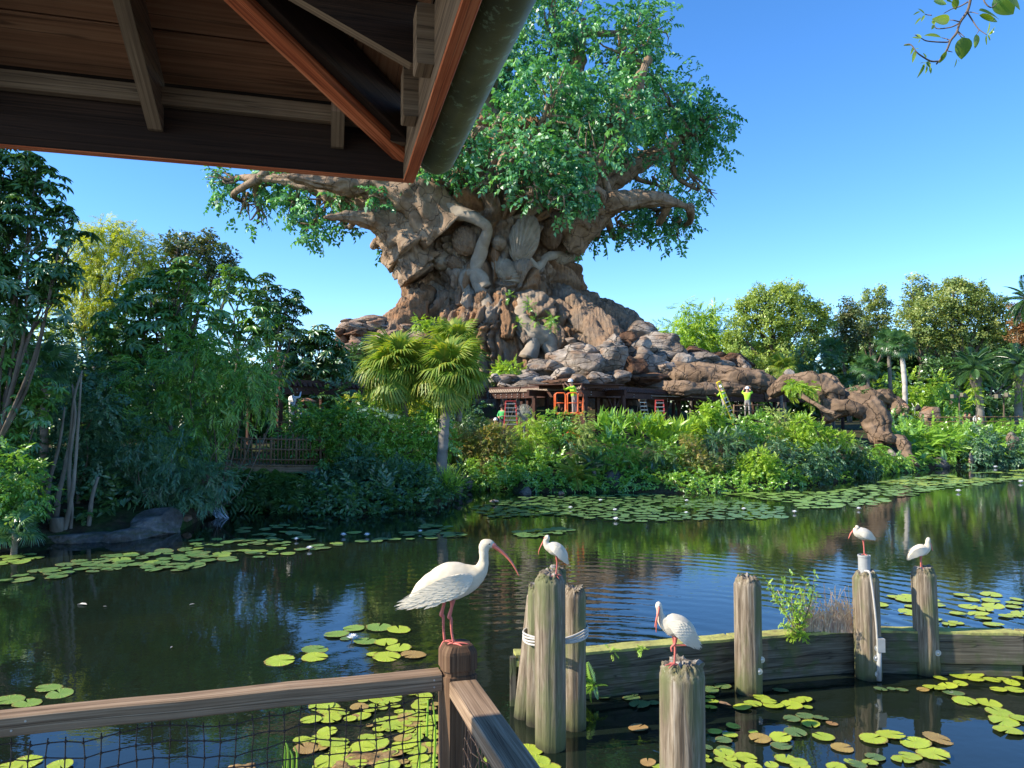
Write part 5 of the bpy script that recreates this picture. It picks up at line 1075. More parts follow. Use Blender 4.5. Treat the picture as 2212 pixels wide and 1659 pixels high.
# ------------------------------------------------------------------ right bank
RB = [
 ('ferny shrub row on the far bank right of the arched root', 47, [(1990, 965, 30), (2030, 975, 30), (2000, 995, 24), (2060, 985, 28), (2040, 955, 24)], 'fern', .9, 1.5, 'green'),
 ('deep green shrub at the far waterline', 46, [(2110, 980, 30), (2080, 995, 22), (2150, 985, 30), (2130, 955, 26), (2185, 990, 26), (2230, 980, 40)], 'spray', .55, 1.4, 'blue'),
 ('hedge below the far path at right', 51, [(1960, 935, 22), (2000, 940, 22), (2050, 945, 22), (2100, 940, 24), (2150, 945, 24), (2200, 940, 26), (2260, 940, 40), (1930, 930, 16)], 'small', .55, 1.5, 'green'),
 ('bright bush beside the slim palm trunks', 62, [(1975, 860, 22), (1990, 880, 18), (1960, 880, 16), (2010, 850, 14)], 'small', .6, 1.5, 'lime'),
 ('round bush left of the far path light', 62, [(2040, 870, 26), (2060, 895, 22), (2020, 860, 16), (2080, 880, 20)], 'small', .6, 1.5, 'green'),
 ('bush between the far path lights', 64, [(2120, 870, 24), (2140, 895, 24), (2105, 880, 18), (2165, 890, 22), (2190, 870, 26), (2230, 880, 40)], 'small', .6, 1.5, 'dark'),
 ('low dark shrub behind the arched root', 56, [(1850, 850, 14), (1890, 900, 20), (1930, 905, 18), (1960, 905, 18), (1900, 925, 20)], 'spray', .6, 1.4, 'dark'),
 ('shadowed shrub below the round canopy tree', 70, [(1720, 800, 26), (1770, 810, 26), (1820, 810, 30), (1870, 820, 26), (1910, 830, 26), (1690, 790, 22), (1740, 780, 24)], 'spray', 1.0, 1.4, 'dark'),
 ('lime shrub showing between the slim palm trunks', 66, [(1940, 850, 18), (1900, 840, 16), (1960, 830, 20), (2030, 830, 20)], 'small', .8, 1.4, 'lime'),
]
for i, c in enumerate(RB): shrub(c[0], c[1], c[2], c[3], c[4], c[5], c[6], 80 + i, 'shrubs on the far bank')
tree('bamboo_clump', 'yellow green bamboo clump left of the round canopy tree', bt(1490, 112), lob(112, [(1490, 690, 30), (1478, 665, 16), (1525, 705, 34), (1460, 725, 34), (1545, 680, 16), (1430, 735, 22), (1500, 745, 40), (1550, 740, 34), (1545, 665, 9), (1515, 725, 30), (1415, 720, 14)]), 'fine', 1.7, 2.3, 'lime', 100, .2, cat='bamboo', jit=.7)
tree('canopy_tree', 'big round light green canopy tree on the right bank', bt(1690, 108), lob(108, [(1690, 660, 50), (1630, 680, 46), (1750, 690, 44), (1600, 715, 34), (1660, 715, 50), (1720, 730, 46), (1775, 730, 26), (1640, 640, 26), (1720, 645, 34), (1600, 665, 22), (1580, 740, 24), (1655, 760, 30), (1770, 670, 24), (1785, 700, 18), (1680, 630, 18)]), 'puff', 1.25, 1.5, 'sage', 101, .6, twigs=4)
tree('broadleaf_tree', 'narrow dark tree in the gap right of the round canopy tree', bt(1835, 112), lob(112, [(1835, 680, 26), (1830, 655, 14), (1815, 700, 22), (1850, 720, 30), (1820, 740, 30), (1800, 770, 26)]), 'puff', 1.3, 1.7, 'olive', 102, .3)
tree('broadleaf_tree', 'wispy grey green tree behind the tallest slim palms', bt(1885, 116), lob(116, [(1885, 640, 24), (1870, 665, 26), (1905, 660, 22), (1880, 700, 36), (1900, 625, 10), (1860, 720, 26), (1915, 700, 26)]), 'puff', 1.3, 1.3, 'canopy', 103, .25)
tree('broadleaf_tree', 'airy tree top sticking up left of the largest right canopy', bt(1990, 112), lob(112, [(1985, 612, 20), (1970, 635, 22), (2005, 630, 20), (1990, 660, 30), (1960, 670, 24), (2040, 620, 12), (1965, 600, 8)]), 'puff', 1.3, 1.2, 'canopy', 104, .25)
tree('canopy_tree', 'largest olive green canopy tree on the right bank', bt(2070, 100), lob(100, [(2070, 650, 50), (2010, 680, 46), (2125, 660, 38), (2050, 700, 50), (2110, 705, 46), (1970, 700, 30), (2150, 690, 30), (2060, 620, 24), (2110, 630, 24), (1990, 730, 34), (2040, 745, 40), (2140, 735, 34), (1950, 740, 28), (2160, 660, 20)]), 'puff', 1.25, 1.45, 'canopy', 105, .6, twigs=4)
tree('broadleaf_tree', 'rust tinged tree cut off by the right edge', bt(2225, 96), lob(96, [(2210, 690, 26), (2195, 670, 16), (2240, 680, 50), (2200, 720, 24), (2230, 730, 40), (2192, 700, 12)]), 'puff', 1.0, .9, 'russet', 106, .3)
tree('broadleaf_tree', 'shaded tree beneath the largest right canopy', bt(2150, 98), lob(98, [(2150, 790, 34), (2100, 800, 34), (2190, 800, 40), (2050, 800, 30), (2240, 780, 60), (2010, 800, 26)]), 'puff', 1.3, 1.2, 'dark', 107, .3)
tree('broadleaf_tree', 'small tree with leaning stems below the round canopy tree', bt(1700, 104), lob(104, [(1610, 775, 24), (1650, 790, 24), (1700, 775, 26), (1740, 800, 24), (1580, 770, 16)]), 'puff', 1.2, 1.1, 'sage', 108, .2)
palm('slim_palm', 'tallest slim palm with grey trunk, left of the white trunked one', bt(1922, 62), P(1918, 738, 62), .15, FAND, 26, .78, 10, 'palm_pale', dead=10, group='slim palms on the right bank')
palm('slim_palm', 'slim palm with the whitest trunk on the right bank', bt(1952, 60), P(1946, 745, 60), .19, FAND, 26, .74, 11, 'palm_white', dead=10, group='slim palms on the right bank')
palm('slim_palm', 'shorter slim palm left of the two tall slim ones', bt(1880, 62), P(1872, 795, 62), .14, FAND, 24, .80, 12, 'palm_pale', dead=8, group='slim palms on the right bank')
palm('fan_palm', 'small bright fan palm between the bluish rocks and the round canopy tree', bt(1690, 62), P(1690, 795, 62), .13, FAN, 28, .85, 13)
palm('date_palm', 'feathery date palm with a fern ringed trunk at right', bt(2118, 55), P(2104, 800, 55), .26, FEA, 30, .85, 14, 'palm_pale', lo=-.6, skirt=2.6, bulge=.6)
palm('date_palm', 'feathery date palm with a fern ringed trunk at the right edge', bt(2200, 56), P(2202, 790, 56), .26, FEA, 30, .85, 15, 'palm_pale', lo=-.6, skirt=2.6, bulge=.6)
palm('fan_palm', 'palm crown showing over the shrubs left of the shorter slim palm', bt(1800, 72), P(1795, 755, 72), .14, FAND, 24, .9, 16)
palm('feather_palm', 'palm head cut off high on the right edge', bt(2220, 66), P(2218, 650, 66), .2, FEA, 24, .9, 17)
# far wood that closes the horizon, plus unseen trees added for shade
def woods(name, spans, D, size, lm, seed, k=1.0):
    rs = np.random.RandomState(seed); L = []
    for x0, x1, yt, yb in spans:
        for x in np.arange(x0, x1, 26):
            for y in np.arange(yt + 18, yb + 10, 34): L.append((x + rs.uniform(-9, 9), y + rs.uniform(-9, 9), 26 * rs.uniform(.8, 1.25), rs.uniform(-3, 3)))
    T, O = lobe_pts(lob(D, L), size, k, rs, .6, .4, 'puff'); V, F, R = scatter('puff', T, O, size, rs)
    tag(put(name, V, F, LM[lm], attr={'rnd': ('FACE', R)}), 'dark wood around the planting, its unseen left end added for shade', kind='stuff')
woods('far_wood', [(1420, 2700, 738, 900), (1850, 2400, 720, 800)], 132, 4.0, 'dark', 200, 1.3)
woods('left_wood_and_shade', [(-700, -60, 560, 930), (-60, 770, 800, 960)], 46, 2.6, 'dark', 201, .6)
woods('left_wood_and_shade', [(-1500, -330, 150, 900)], 22, 3.8, 'dark', 202, .16)  # unseen trees left of the view, added to shade the left grove
shrub('dark bush filling the gap between the outcrop and the left palm', 55, [(775, 775, 26), (745, 780, 24), (800, 790, 26), (730, 800, 24), (770, 805, 30)], 'spray', .8, 1.4, 'dark', 203)

def ground_cover(name, label, x0, x1, n, o0, o1, kind, size, lm, seed, z=.3):
    rs = np.random.RandomState(seed); px = rs.uniform(x0, x1, n); o = rs.uniform(o0, o1, n); y = shoreD(px) + o; x = (px - 1106) / FPX * y
    T = np.stack([x, y, gh(x, y) + rs.uniform(0, z, n)], 1); O = unit(np.stack([rs.normal(size=n) * .5, -np.ones(n) * .7, rs.uniform(.1, .9, n)], 1))
    V, F, R = scatter(kind, T, O, size, rs); tag(put(name, V, F, LM[lm], attr={'rnd': ('FACE', R)}), label, kind='stuff')
ground_cover('ground_cover', 'leafy ground cover along the left bank', 420, 1010, 900, -.1, 2.2, 'spray', .5, 'dark', 301)
ground_cover('ground_cover', 'leafy ground cover along the sunlit bank', 1040, 2000, 1700, -.15, 1.6, 'spray', .34, 'green', 302, .3)
ground_cover('ground_cover', 'ferny ground cover on the far bank', 1950, 2700, 1000, -.1, 6, 'fern', .9, 'green', 303, .6)
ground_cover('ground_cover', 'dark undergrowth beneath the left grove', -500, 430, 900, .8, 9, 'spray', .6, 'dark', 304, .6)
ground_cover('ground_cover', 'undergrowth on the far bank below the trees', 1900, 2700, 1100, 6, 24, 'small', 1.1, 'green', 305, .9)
# ------------------------------------------------------------------ pilings and bulkhead
def pilg(label, x, ytop, D, wpx, zbot=-1.2, lean=0, seed=1, xb=None, bolts=(), top='cut', ztop=None, group='weathered pilings in the pond'):
    r = M(wpx, D) / 2 * 1.0; pt = P(x, ytop, D); zt = pt[2] if ztop is None else ztop; xb_ = P(xb if xb else x, ytop, D)[0]
    t = thing('piling', label, 'piling', (xb_, D, 0), group); seg, rows = 72, 46; rs = np.random.RandomState(seed)
    th = np.arange(seg) * 2 * np.pi / seg; zs = np.concatenate([np.linspace(zbot, zt - .12, rows - 8), zt - .12 + .12 * np.linspace(.15, 1, 8)])
    V = []
    for i, z in enumerate(zs):
        f = (z - 0) / max(zt, .1); cx = xb_ + (pt[0] - xb_) * f; rr = r * np.ones(seg)
        k = max(0, (z - (zt - .09)) / .09)
        rr = rr * (1 - .30 * k ** 1.2 * (1 + .5 * np.sin(th * 2 + seed)))
        q = np.stack([np.cos(th) * 3.1 + seed, np.sin(th) * 3.1, z * .35 + 0 * th], 1); g = fbm(q, 4, seed)
        q2 = np.stack([np.cos(th) * 11 + seed, np.sin(th) * 11, z * .5 + 0 * th], 1); g2 = fbm(q2, 2, seed + 5)
        rr = rr * (1 + .035 * g - .035 * np.clip(g2, 0, 1)) + (.012 * rs.normal(size=seg) * k)
        zz = z + .028 * k * fbm(np.stack([np.cos(th) * 4, np.sin(th) * 4, th * 0 + seed], 1), 3, seed + 9)
        V.append(np.stack([cx + rr * np.cos(th), D + rr * np.sin(th), zz], 1))
    V = np.vstack(V); i = np.arange(rows - 1)[:, None] * seg; j = np.arange(seg)[None]; j2 = (j + 1) % seg
    F = np.stack([i + j, i + j2, i + seg + j2, i + seg + j], -1).reshape(-1, 4); put('shaft', V, F, MT['piling'], t, smooth=True)
    # rotten end grain: rings of a rough disc
    Vt, Ft = [], []; R = V[-seg:]; c = R.mean(0)
    for k in range(6):
        s = 1 - k / 5.01; p = c + (R - c) * s; p[:, 2] = R[:, 2] * s + (c[2]) * (1 - s) + .016 * fbm(p * 24, 3, seed) - (.05 * (1 - s) ** .5 if top == 'hollow' else -.006) ; 
        if k == 0: p = R.copy()
        Vt.append(p)
    Vt = np.vstack(Vt); Ft = np.stack([(np.arange(5)[:, None] * seg + j), (np.arange(5)[:, None] * seg + j2), (np.arange(5)[:, None] * seg + seg + j2), (np.arange(5)[:, None] * seg + seg + j)], -1).reshape(-1, 4)
    put('end_grain', Vt, Ft, MT['piling_top'], t)
    for (dx, y) in bolts:
        p = P(x + dx, y, D); a = (p[0] - xb_) / r; a = max(-.95, min(.95, a)); q = np.array([p[0], D - r * math.sqrt(1 - a * a), p[2]])
        v, f = ico(2); put('bolt', v * [.024, .018, .024] + q, f, MT['steel'], t, smooth=True)
        v, f = tube([q, q + [0, -.008, 0]], .038, 12); put('washer', v, f, MT['steel'], t)
    return t, r, zt
PW = pilg('leaning green stained piling at the far left of the roped cluster', 1163, 1270, 8.35, 46, xb=1133, seed=3)
pilg('pale green piling tucked behind the left side of the main roped piling', 1163, 1262, 8.15, 44, xb=1158, seed=4)
pilg('short piling peeking over the main roped piling behind the bird', 1205, 1226, 8.5, 36, seed=6)
pilg('tallest front piling of the roped cluster with a small ibis on it', 1188, 1237, 7.6, 66, seed=2)
pilg('dark right hand piling of the roped cluster', 1241, 1268, 8.06, 49, seed=7, top='hollow')
pilg('hollow topped piling standing alone left of the little bush', 1615, 1245, 9.07, 57, seed=8, top='hollow', bolts=((24, 1419), (17, 1442)))
pilg('piling with a grey pipe on top and a cable down its side', 1869, 1234, 9.55, 53, xb=1872, seed=9, bolts=((32 - 18, 1392), (12, 1413), (15, 1447)))
pilg('rightmost piling with a small ibis standing on it', 1994, 1226, 9.7, 50, xb=2000, seed=10, bolts=((19, 1403),))
pilg('big near piling in front of the bulkhead with a one legged ibis', 1472, 1432, 5.4, 94, seed=11)
# rope coils
def coil(label, c, r, z, n, seed, sq=1.0):
    t = thing('rope_coil', label, 'rope', (c[0], c[1], z)); th = np.linspace(0, 2 * np.pi, 60)
    for k in range(n):
        dz = (k - n / 2) * .022; V, F = tube(np.stack([c[0] + r * np.cos(th) * sq, c[1] + r * np.sin(th), z + dz + .01 * np.sin(th * 3 + k) + .03 * np.cos(th)], 1), .011, 6, caps=False); put('strand', V, F, MT['rope'], t, smooth=True)
p = P(1200, 1365, 8.1); coil('grey wire rope wound around the piling cluster', (p[0] - .0, 8.13), .335, p[2], 4, 1)
def pipe():
    p = P(1867, 1234, 9.55); t = thing('pipe', 'short grey pipe standing on top of the cabled piling', 'pipe', p); V, F = lathe([(.07, -.06), (.07, .17), (.075, .18), (.075, .20), (.06, .20), (.06, .1), (.01, .1)], 24); put('pipe_body', V + p, F, MT['pipe'], t, smooth=False)
pipe()
def cable():
    D = 9.4; t = thing('cable', 'white cable running down the cabled piling into a small box', 'cable', P(1893, 1400, D)); pts = [P(1868, 1233, 9.42), P(1878, 1236, 9.36), P(1882, 1255, 9.36), P(1888, 1300, 9.36), P(1893, 1350, 9.38), P(1895, 1385, 9.4)]
    V, F = tube(pts, .013, 7, 40); put('cable_run', V, F, MT['rope'], t, smooth=True)
    c = P(1901, 1393, 9.4); b = MB(); b.box(c, (.09, .08, .16)); b.build('junction_box', MT['pipe'], t)
    V, F = tube([P(1899, 1405, 9.4), P(1899, 1470, 9.4)], .03, 8); put('conduit', V, F, MT['pipe'], t, smooth=True)
cable()
# bulkhead running between the pilings
KZ = .52
kp = [G(1112, 1417, KZ), G(1262, 1412, KZ), G(1590, 1381, KZ), G(1848, 1363, KZ), G(2212, 1371, KZ), G(2700, 1388, KZ)]
def bulkhead(label, a, b, seed):
    a = np.array(a); b = np.array(b); T = unit(b - a); Nn = np.array([-T[1], T[0], 0]); t = thing('bulkhead', label, 'bulkhead', (a + b) / 2 * [1, 1, 0], 'sections of the mossy timber bulkhead')
    g = .012
    for z, th, off in ((KZ - .19, .36, .03), (KZ - .52, .28, .07), (KZ - .82, .28, .07)):
        m = MB(); m.board(a * [1, 1, 0] + [0, 0, z] + T * g + Nn * off, b * [1, 1, 0] + [0, 0, z] - T * g + Nn * off, .08, th, n=8, wob=.004, seed=seed); m.build('face_plank', MT['kerb'], t)
    m = MB(); m.board(a + T * g + Nn * .055 + [0, 0, .0], b - T * g + Nn * .055, .13, .035, n=10, wob=.004, seed=seed + 1); m.build('cap_plank', MT['kerb_top'], t)
    m = MB(); m.board(a + T * g + Nn * .20 + [0, 0, -.02], b - T * g + Nn * .20 + [0, 0, -.02], .13, .04, n=10, wob=.005, seed=seed + 2); m.build('cap_plank', MT['kerb_top'], t)
    m = MB(); m.board(a + T * g + Nn * .26 + [0, 0, -.3], b - T * g + Nn * .26 + [0, 0, -.3], .06, .5, seed=seed + 3); m.build('back_plank', MT['kerb'], t)
for i, l in enumerate(['short broken bulkhead end left of the roped pilings', 'mossy bulkhead section behind the near piling', 'bulkhead section under the little bush and dry grass', 'dark bulkhead section at the right edge', 'bulkhead section beyond the right edge']):
    bulkhead(l, kp[i], kp[i + 1], i * 5)
def bulk_end():
    a = np.array(kp[0]); t = thing('bulkhead_end', 'upright timber frame closing the left end of the bulkhead', 'bulkhead', a * [1, 1, 0])
    for dx, w in ((-.02, .07), (.075, .06)):
        m = MB(); m.board(a + [dx, -.06, -1.3], a + [dx, -.06, .01], .07, w, up=(0, 1, 0), seed=int(w * 100)); m.build('upright', MT['kerb'], t)
    m = MB(); m.board(a + [-.05, -.06, -.06], a + [.13, -.06, -.06], .06, .07, seed=3); m.build('crosspiece', MT['kerb_top'], t)
bulk_end()
# weeds growing on the bulkhead
def weed():
    rs = np.random.RandomState(3); c = G(1725, 1372, KZ); t = thing('weed_bush', 'small bright green bush growing on the bulkhead', 'shrub', c); Ts, Os = [], []
    tips = [(1655, 1255), (1690, 1250), (1712, 1245), (1760, 1240), (1745, 1250), (1672, 1282), (1760, 1285), (1700, 1290), (1730, 1275), (1690, 1348), (1700, 1375), (1740, 1380), (1718, 1330), (1725, 1310)]
    mb = MB()
    for (x, y) in tips:
        e = P(x, y, c[1] + rs.uniform(-.25, .25)); m = c + (e - c) * .5 + rs.normal(size=3) * [.03, .03, .02] + [0, 0, .03]; q = catmull([c, m, e], 26); mb.tube(q[::3], np.linspace(.008, .003, len(q[::3])), 4)
        for k in range(4, 26):
            for _ in range(1 + k % 2): Ts.append(q[k] + rs.normal(size=3) * .012); Os.append(unit(rs.normal(size=3) + unit(e - c) * .5))
    mb.build('stem', MT['bark'], t); V, F, R = scatter('small', Ts, Os, .075, rs, -.1, .6); put('foliage', V, F, LM['lime'], t, attr={'rnd': ('FACE', R)})['kind'] = 'stuff'
weed()
def drygrass():
    rs = np.random.RandomState(4); V, F, n, A = [], [], 0, []
    for i in range(520):
        x = rs.uniform(1735, 1842) if rs.rand() < .8 else rs.uniform(1700, 1850); c = G(x, 1368 - rs.uniform(0, 6), KZ); h = rs.uniform(.12, .40) * (1.5 if rs.rand() < .10 else .75 if x < 1790 else 1)
        d = rs.normal(size=3) * [.28, .2, 0]; s = np.linspace(0, 1, 4); w = rs.uniform(.0025, .005); q = c + np.outer(s, [0, 0, h]) + np.outer(s ** 2, d * h)
        V += [q + [w, 0, 0], q - [w, 0, 0]]; F += [[n + k, n + k + 1, n + k + 5, n + k + 4] for k in range(3)]; n += 8; A += [rs.rand()] * 3
    tag(put('dry_grass', np.vstack(V), F, leafmat('dry_pink_grass', [(.42, .26, .20), (.55, .42, .32), (.60, .52, .40)], .3, .02), attr={'rnd': ('FACE', A)}), 'pinkish dry grass tuft on the bulkhead beside the green bush', 'grass', kind='stuff')
drygrass()
for (x, y, l) in ((1312, 1392, 'tiny seedling on the mossy bulkhead cap, the left one'), (1372, 1388, 'tiny seedling on the mossy bulkhead cap behind the ibis'), (1285, 1480, 'small fern growing out of the bulkhead face')):
    rs = np.random.RandomState(int(x)); c = G(x + 10, y + 14, KZ) if y < 1450 else P(x, y, 8.72); k = 'small' if y < 1450 else 'fern'; V, F, R = scatter(k, c + rs.normal(size=(12, 3)) * .02, unit(rs.normal(size=(12, 3)) + [0, 0, .6]), .09 if y < 1450 else .22, rs)
    tag(put('seedling' if y < 1450 else 'fern', V, F, LM['lime' if y < 1450 else 'green'], attr={'rnd': ('FACE', R)}), l, 'plant')
# ------------------------------------------------------------------ near railing
RZ = CAMZ - 1.02
pc = G(990, 1470, RZ - .05); pc = np.array([(990 - 1106) / FPX * 3.0, 3.0, 0])
ru = unit(np.array([G(0, 1561, RZ)[0] - G(950, 1465, RZ)[0], G(0, 1561, RZ)[1] - G(950, 1465, RZ)[1], 0])); rv = np.array([-ru[1], ru[0], 0]) * 1.0
rv = rv if rv[1] < 0 else -rv
PS = .132
def rail_post():
    t = thing('railing_post', 'brown square wooden railing post the big ibis stands on', 'post', (pc[0], pc[1], 0)); zt = P(990, 1386, 3.0)[2] - .005
    rows = []; h = PS / 2
    def ring(s, z, c=.010, j=0):
        pts = []
        for a, b in ((-1, -1), (1, -1), (1, 1), (-1, 1)):
            for k in range(9): pass
        n = 12; out = []
        cs = [(-1, -1), (1, -1), (1, 1), (-1, 1)]
        for q in range(4):
            a, b = np.array(cs[q]) * 1.0, np.array(cs[(q + 1) % 4]) * 1.0
            for k in range(n):
                f = k / n; v = (a + (b - a) * (c / s + f * (1 - 2 * c / s))) * s; out.append(v)
        return np.array([pc + ru * v[0] * h / h + rv * v[1] + [0, 0, z] for v in out])
    zs = [(h, -.6), (h, .3), (h, .9), (h, 1.4), (h, 1.8), (h, zt - .115), (h, zt - .112), (h * .90, zt - .108), (h * .90, zt - .094), (h, zt - .090), (h, zt - .07), (h, zt - .03), (h * .97, zt - .02), (h * .80, zt - .003), (h * .74, zt)]
    V = np.vstack([ring(s, z) for s, z in zs]); seg = 48
    V += (np.stack([fbm(V * [40, 40, 2.2], 3, 1), fbm(V * [40, 40, 2.2], 3, 2), 0 * V[:, 0]], 1)) * .0022
    i = np.arange(len(zs) - 1)[:, None] * seg; j = np.arange(seg)[None]; j2 = (j + 1) % seg
    F = np.stack([i + j, i + j2, i + seg + j2, i + seg + j], -1).reshape(-1, 4).tolist(); uv = []
    for r in range(len(zs) - 1):
        for q in range(seg):
            a, b = q * PS * 4 / seg, (q + 1) * PS * 4 / seg; z0, z1 = zs[r][1], zs[r + 1][1]; uv += [(z0, a), (z0, b), (z1, b), (z1, a)]
    F.append(list(range((len(zs) - 1) * seg, len(zs) * seg))); uv += [(V[k][0] * .4, V[k][1]) for k in F[-1]]
    put('post_shaft', V, F, MT['rail_dark'], t, uv=uv); return t, zt
_, PTOP = rail_post()
NETB = RZ - 1.05
def rail_run(label, a, b, w, h, net_to, seed, nv, mat='rail'):
    t = thing('railing', label, 'railing', ((a + b) / 2) * [1, 1, 0]); m = MB(); m.board(a, b, w, h, n=14, wob=.0018, seed=seed); m.build('top_rail', MT[mat], t)
    T = unit(b - a); L = np.linalg.norm(b - a); zt = a[2] - h / 2 - .012; rs = np.random.RandomState(seed); nh = 17; s = .054
    m = MB(); m.board(a * [1, 1, 0] + [0, 0, NETB - .03], b * [1, 1, 0] + [0, 0, NETB - .03], w, .06, seed=seed + 4); m.build('bottom_rail', MT['rail_dark'], t)
    J = rs.normal(size=(nv + 1, nh + 1, 3)) * .0035
    def nd(i, k):
        c = a + T * (.03 + i * s); z = zt - .018 - k * s - .012 * (1 - math.cos((i % 9) / 9 * 2 * math.pi)) * (1 if k < 3 else .5); return np.array([c[0], c[1], z]) + J[i, k]
    for i in range(nv + 1):
        q = [nd(i, k) for k in range(nh + 1)]; q[0] = q[0] + [0, 0, .016]; V, F = tube(q, .0023, 5); put('net_cord', V, F, MT['net'], t, smooth=True)
    kn, kf = [], []; n = 0; iv, ff = ico(1)
    for k in range(nh + 1):
        V, F = tube([nd(i, k) for i in range(nv + 1)], .0023, 5); put('net_cord', V, F, MT['net'], t, smooth=True)
        for i in range(nv + 1): kn.append(iv * .0062 + nd(i, k)); kf.append(ff + n); n += len(iv)
    o = put('net_knots', np.vstack(kn), np.vstack(kf), MT['net'], t, smooth=True); o['kind'] = 'stuff'
    return t
ra = pc + ru * (PS / 2 + .003) + [0, 0, RZ]; rail_run('weathered top rail with black net running left from the ibis post', ra, ra + ru * 2.6, .08, .066, 0, 1, 46)
def nails():
    t = bpy.data.objects['railing']; T = unit(ru); f_ = np.array([T[1], -T[0], 0]); f_ = f_ if f_[1] < 0 else -f_
    for d, dz in ((.03, .012), (.03, -.014), (1.42, -.012), (1.38, .014)):
        c = ra + ru * d + f_ * .0405 + [0, 0, dz]; V, F = tube([c, c + f_ * .002], .0035, 8); put('nail_head', V, F, MT['steel'], t)
nails()
rb = pc + rv * (PS / 2 + .003) + ru * -.006 + [0, 0, RZ - .02]; rail_run('weathered rail with black net coming toward the camera from the post', rb, rb + rv * 2.4, .105, .06, 0, 2, 42)
# ------------------------------------------------------------------ roof corner overhead
RC = G(893, 397, CAMZ + .80); zb = RC[2]
_l = G(0, 321, zb); eu = unit((_l - RC) * [1, 1, 0]); _r = G(1040, 0, zb); ev = unit((_r - RC) * [1, 1, 0])
SL = .45
def RP(u, v, z): return RC * [1, 1, 0] + eu * u + ev * v + np.array([0, 0, z])
rt = thing('pavilion_roof', 'dark timber pavilion roof corner with orange hip rafter overhead', 'roof', (RC[0], RC[1], 0))
def rboard(name, p0, p1, w, t, mat, up=(0, 0, 1), seed=0, mats=None, n=1):
    m = MB(); m.board(p0, p1, w, t, up, seed=seed, n=n, mats=mats); return m.build(name, [MT[x] for x in mat] if isinstance(mat, list) else MT[mat], rt)
FH = .205
# profile sides of a board: 1 is the underside
om = [0, 1, 0, 0, 0, 0, 0, 1]
rboard('fascia_board', RP(0, .019, zb + FH / 2), RP(4.2, .019, zb + FH / 2), .038, FH, ['roof_dark', 'roof_orange'], seed=1, mats=[1, 1, 0, 0, 0, 0, 0, 1])
rboard('fascia_board', RP(.019, .038, zb + FH / 2 - .004), RP(.019, 4.0, zb + FH / 2 - .004), .040, FH, ['roof_tan', 'roof_orange'], seed=2, mats=[1, 1, 0, 0, 0, 0, 0, 1])
rboard('ledger', RP(.04, .06, zb + FH - .015), RP(4.2, .06, zb + FH - .015), .04, .055, 'roof_tan', seed=3)
ZP = zb + FH + .035
for i in range(14):        # left slope planks
    v0, v1 = .03 + i * .19, .03 + (i + 1) * .19 - .006; vm = (v0 + v1) / 2; rboard('roof_plank', RP(max(.0, vm * 1.0) - .0, vm, ZP + SL * vm), RP(4.2, vm, ZP + SL * vm), (v1 - v0) * 1.09, .022, 'roof_plank', up=np.cross(ev + [0, 0, SL], eu) * (1 if np.cross(ev + [0, 0, SL], eu)[2] > 0 else -1), seed=10 + i)
for i in range(14):        # right slope planks
    v0, v1 = .03 + i * .19, .03 + (i + 1) * .19 - .006; vm = (v0 + v1) / 2; c = np.cross(eu + [0, 0, SL], ev); c = c if c[2] > 0 else -c; rboard('roof_plank', RP(vm, vm, ZP + SL * vm + .004), RP(vm, 4.0, ZP + SL * vm + .004), (v1 - v0) * 1.09, .022, 'roof_plank', up=c, seed=40 + i)
# a closed top so no daylight comes through
for nm, q in (('roofing', [RP(-.05, -.05, ZP + .02), RP(4.4, -.05, ZP + .02), RP(4.4, 2.9, ZP + .04 + SL * 2.9), RP(2.9, 2.9, ZP + .04 + SL * 2.9)]), ('roofing', [RP(-.05, -.05, ZP + .02), RP(2.9, 2.9, ZP + .04 + SL * 2.9), RP(2.9, 4.2, ZP + .04 + SL * 2.9), RP(-.05, 4.2, ZP + .02)])):
    V = np.vstack([q, np.array(q) + [0, 0, .04]]); put(nm, V, [[0, 1, 2, 3], [7, 6, 5, 4], [0, 4, 5, 1], [1, 5, 6, 2], [2, 6, 7, 3], [3, 7, 4, 0]], MT['roof_dark'], rt)
def rafter(name, org, run, side, L, th, zlow, mat, seat=.1, depth=.12, face='roof_tan'):
    """rafter with a level seat cut; run = horizontal direction, side = thickness direction"""
    pr = [(.04, zlow), (seat, zlow), (L, zlow + SL * (L - seat)), (L, zlow + SL * (L - seat) + depth), (.04, zlow + depth * .95)]
    V = [org + run * a + np.array([0, 0, z]) + side * s * th / 2 for s in (-1, 1) for a, z in pr]; F = [[4, 3, 2, 1, 0], [5, 6, 7, 8, 9]] + [[i, (i + 1) % 5, 5 + (i + 1) % 5, 5 + i] for i in range(5)]
    uv = [(pr[i][0] * 1.0, pr[i][1] * 3) for i in (4, 3, 2, 1, 0)] + [(pr[i][0], pr[i][1] * 3) for i in range(5)]
    for i in range(5): a, b = pr[i][0] + pr[i][1], pr[(i + 1) % 5][0] + pr[(i + 1) % 5][1]; uv += [(a, 0), (b, 0), (b, th), (a, th)]
    put(name, V, F, None, rt, uv=uv, mats=[MT[mat], MT[face]], midx=[0, 0, 1, 1, 0, 0, 0])
zl = zb + .085
def u_at(x, y):  # position along the left fascia seen at a pixel
    q = G(x, y, zl); d = q - RC; return float(np.dot(d[:2], eu[:2]))
def v_at(x, y):
    q = G(x, y, zl); d = q - RC; return float(np.dot(d[:2], ev[:2]))
for k, x in enumerate(((360, 330), (722, 360))):
    u = u_at(*x); L = 2.6 if k == 0 else max(.2, u - .06)
    rafter('rafter', RP(u, 0, 0), ev, eu, L, .042, zl, 'roof_tan', .06, .17)
rafter('rafter', RP(u_at(360, 330) + (u_at(360, 330) - u_at(722, 360)), 0, 0), ev, eu, 2.6, .042, zl, 'roof_tan', .06, .17)
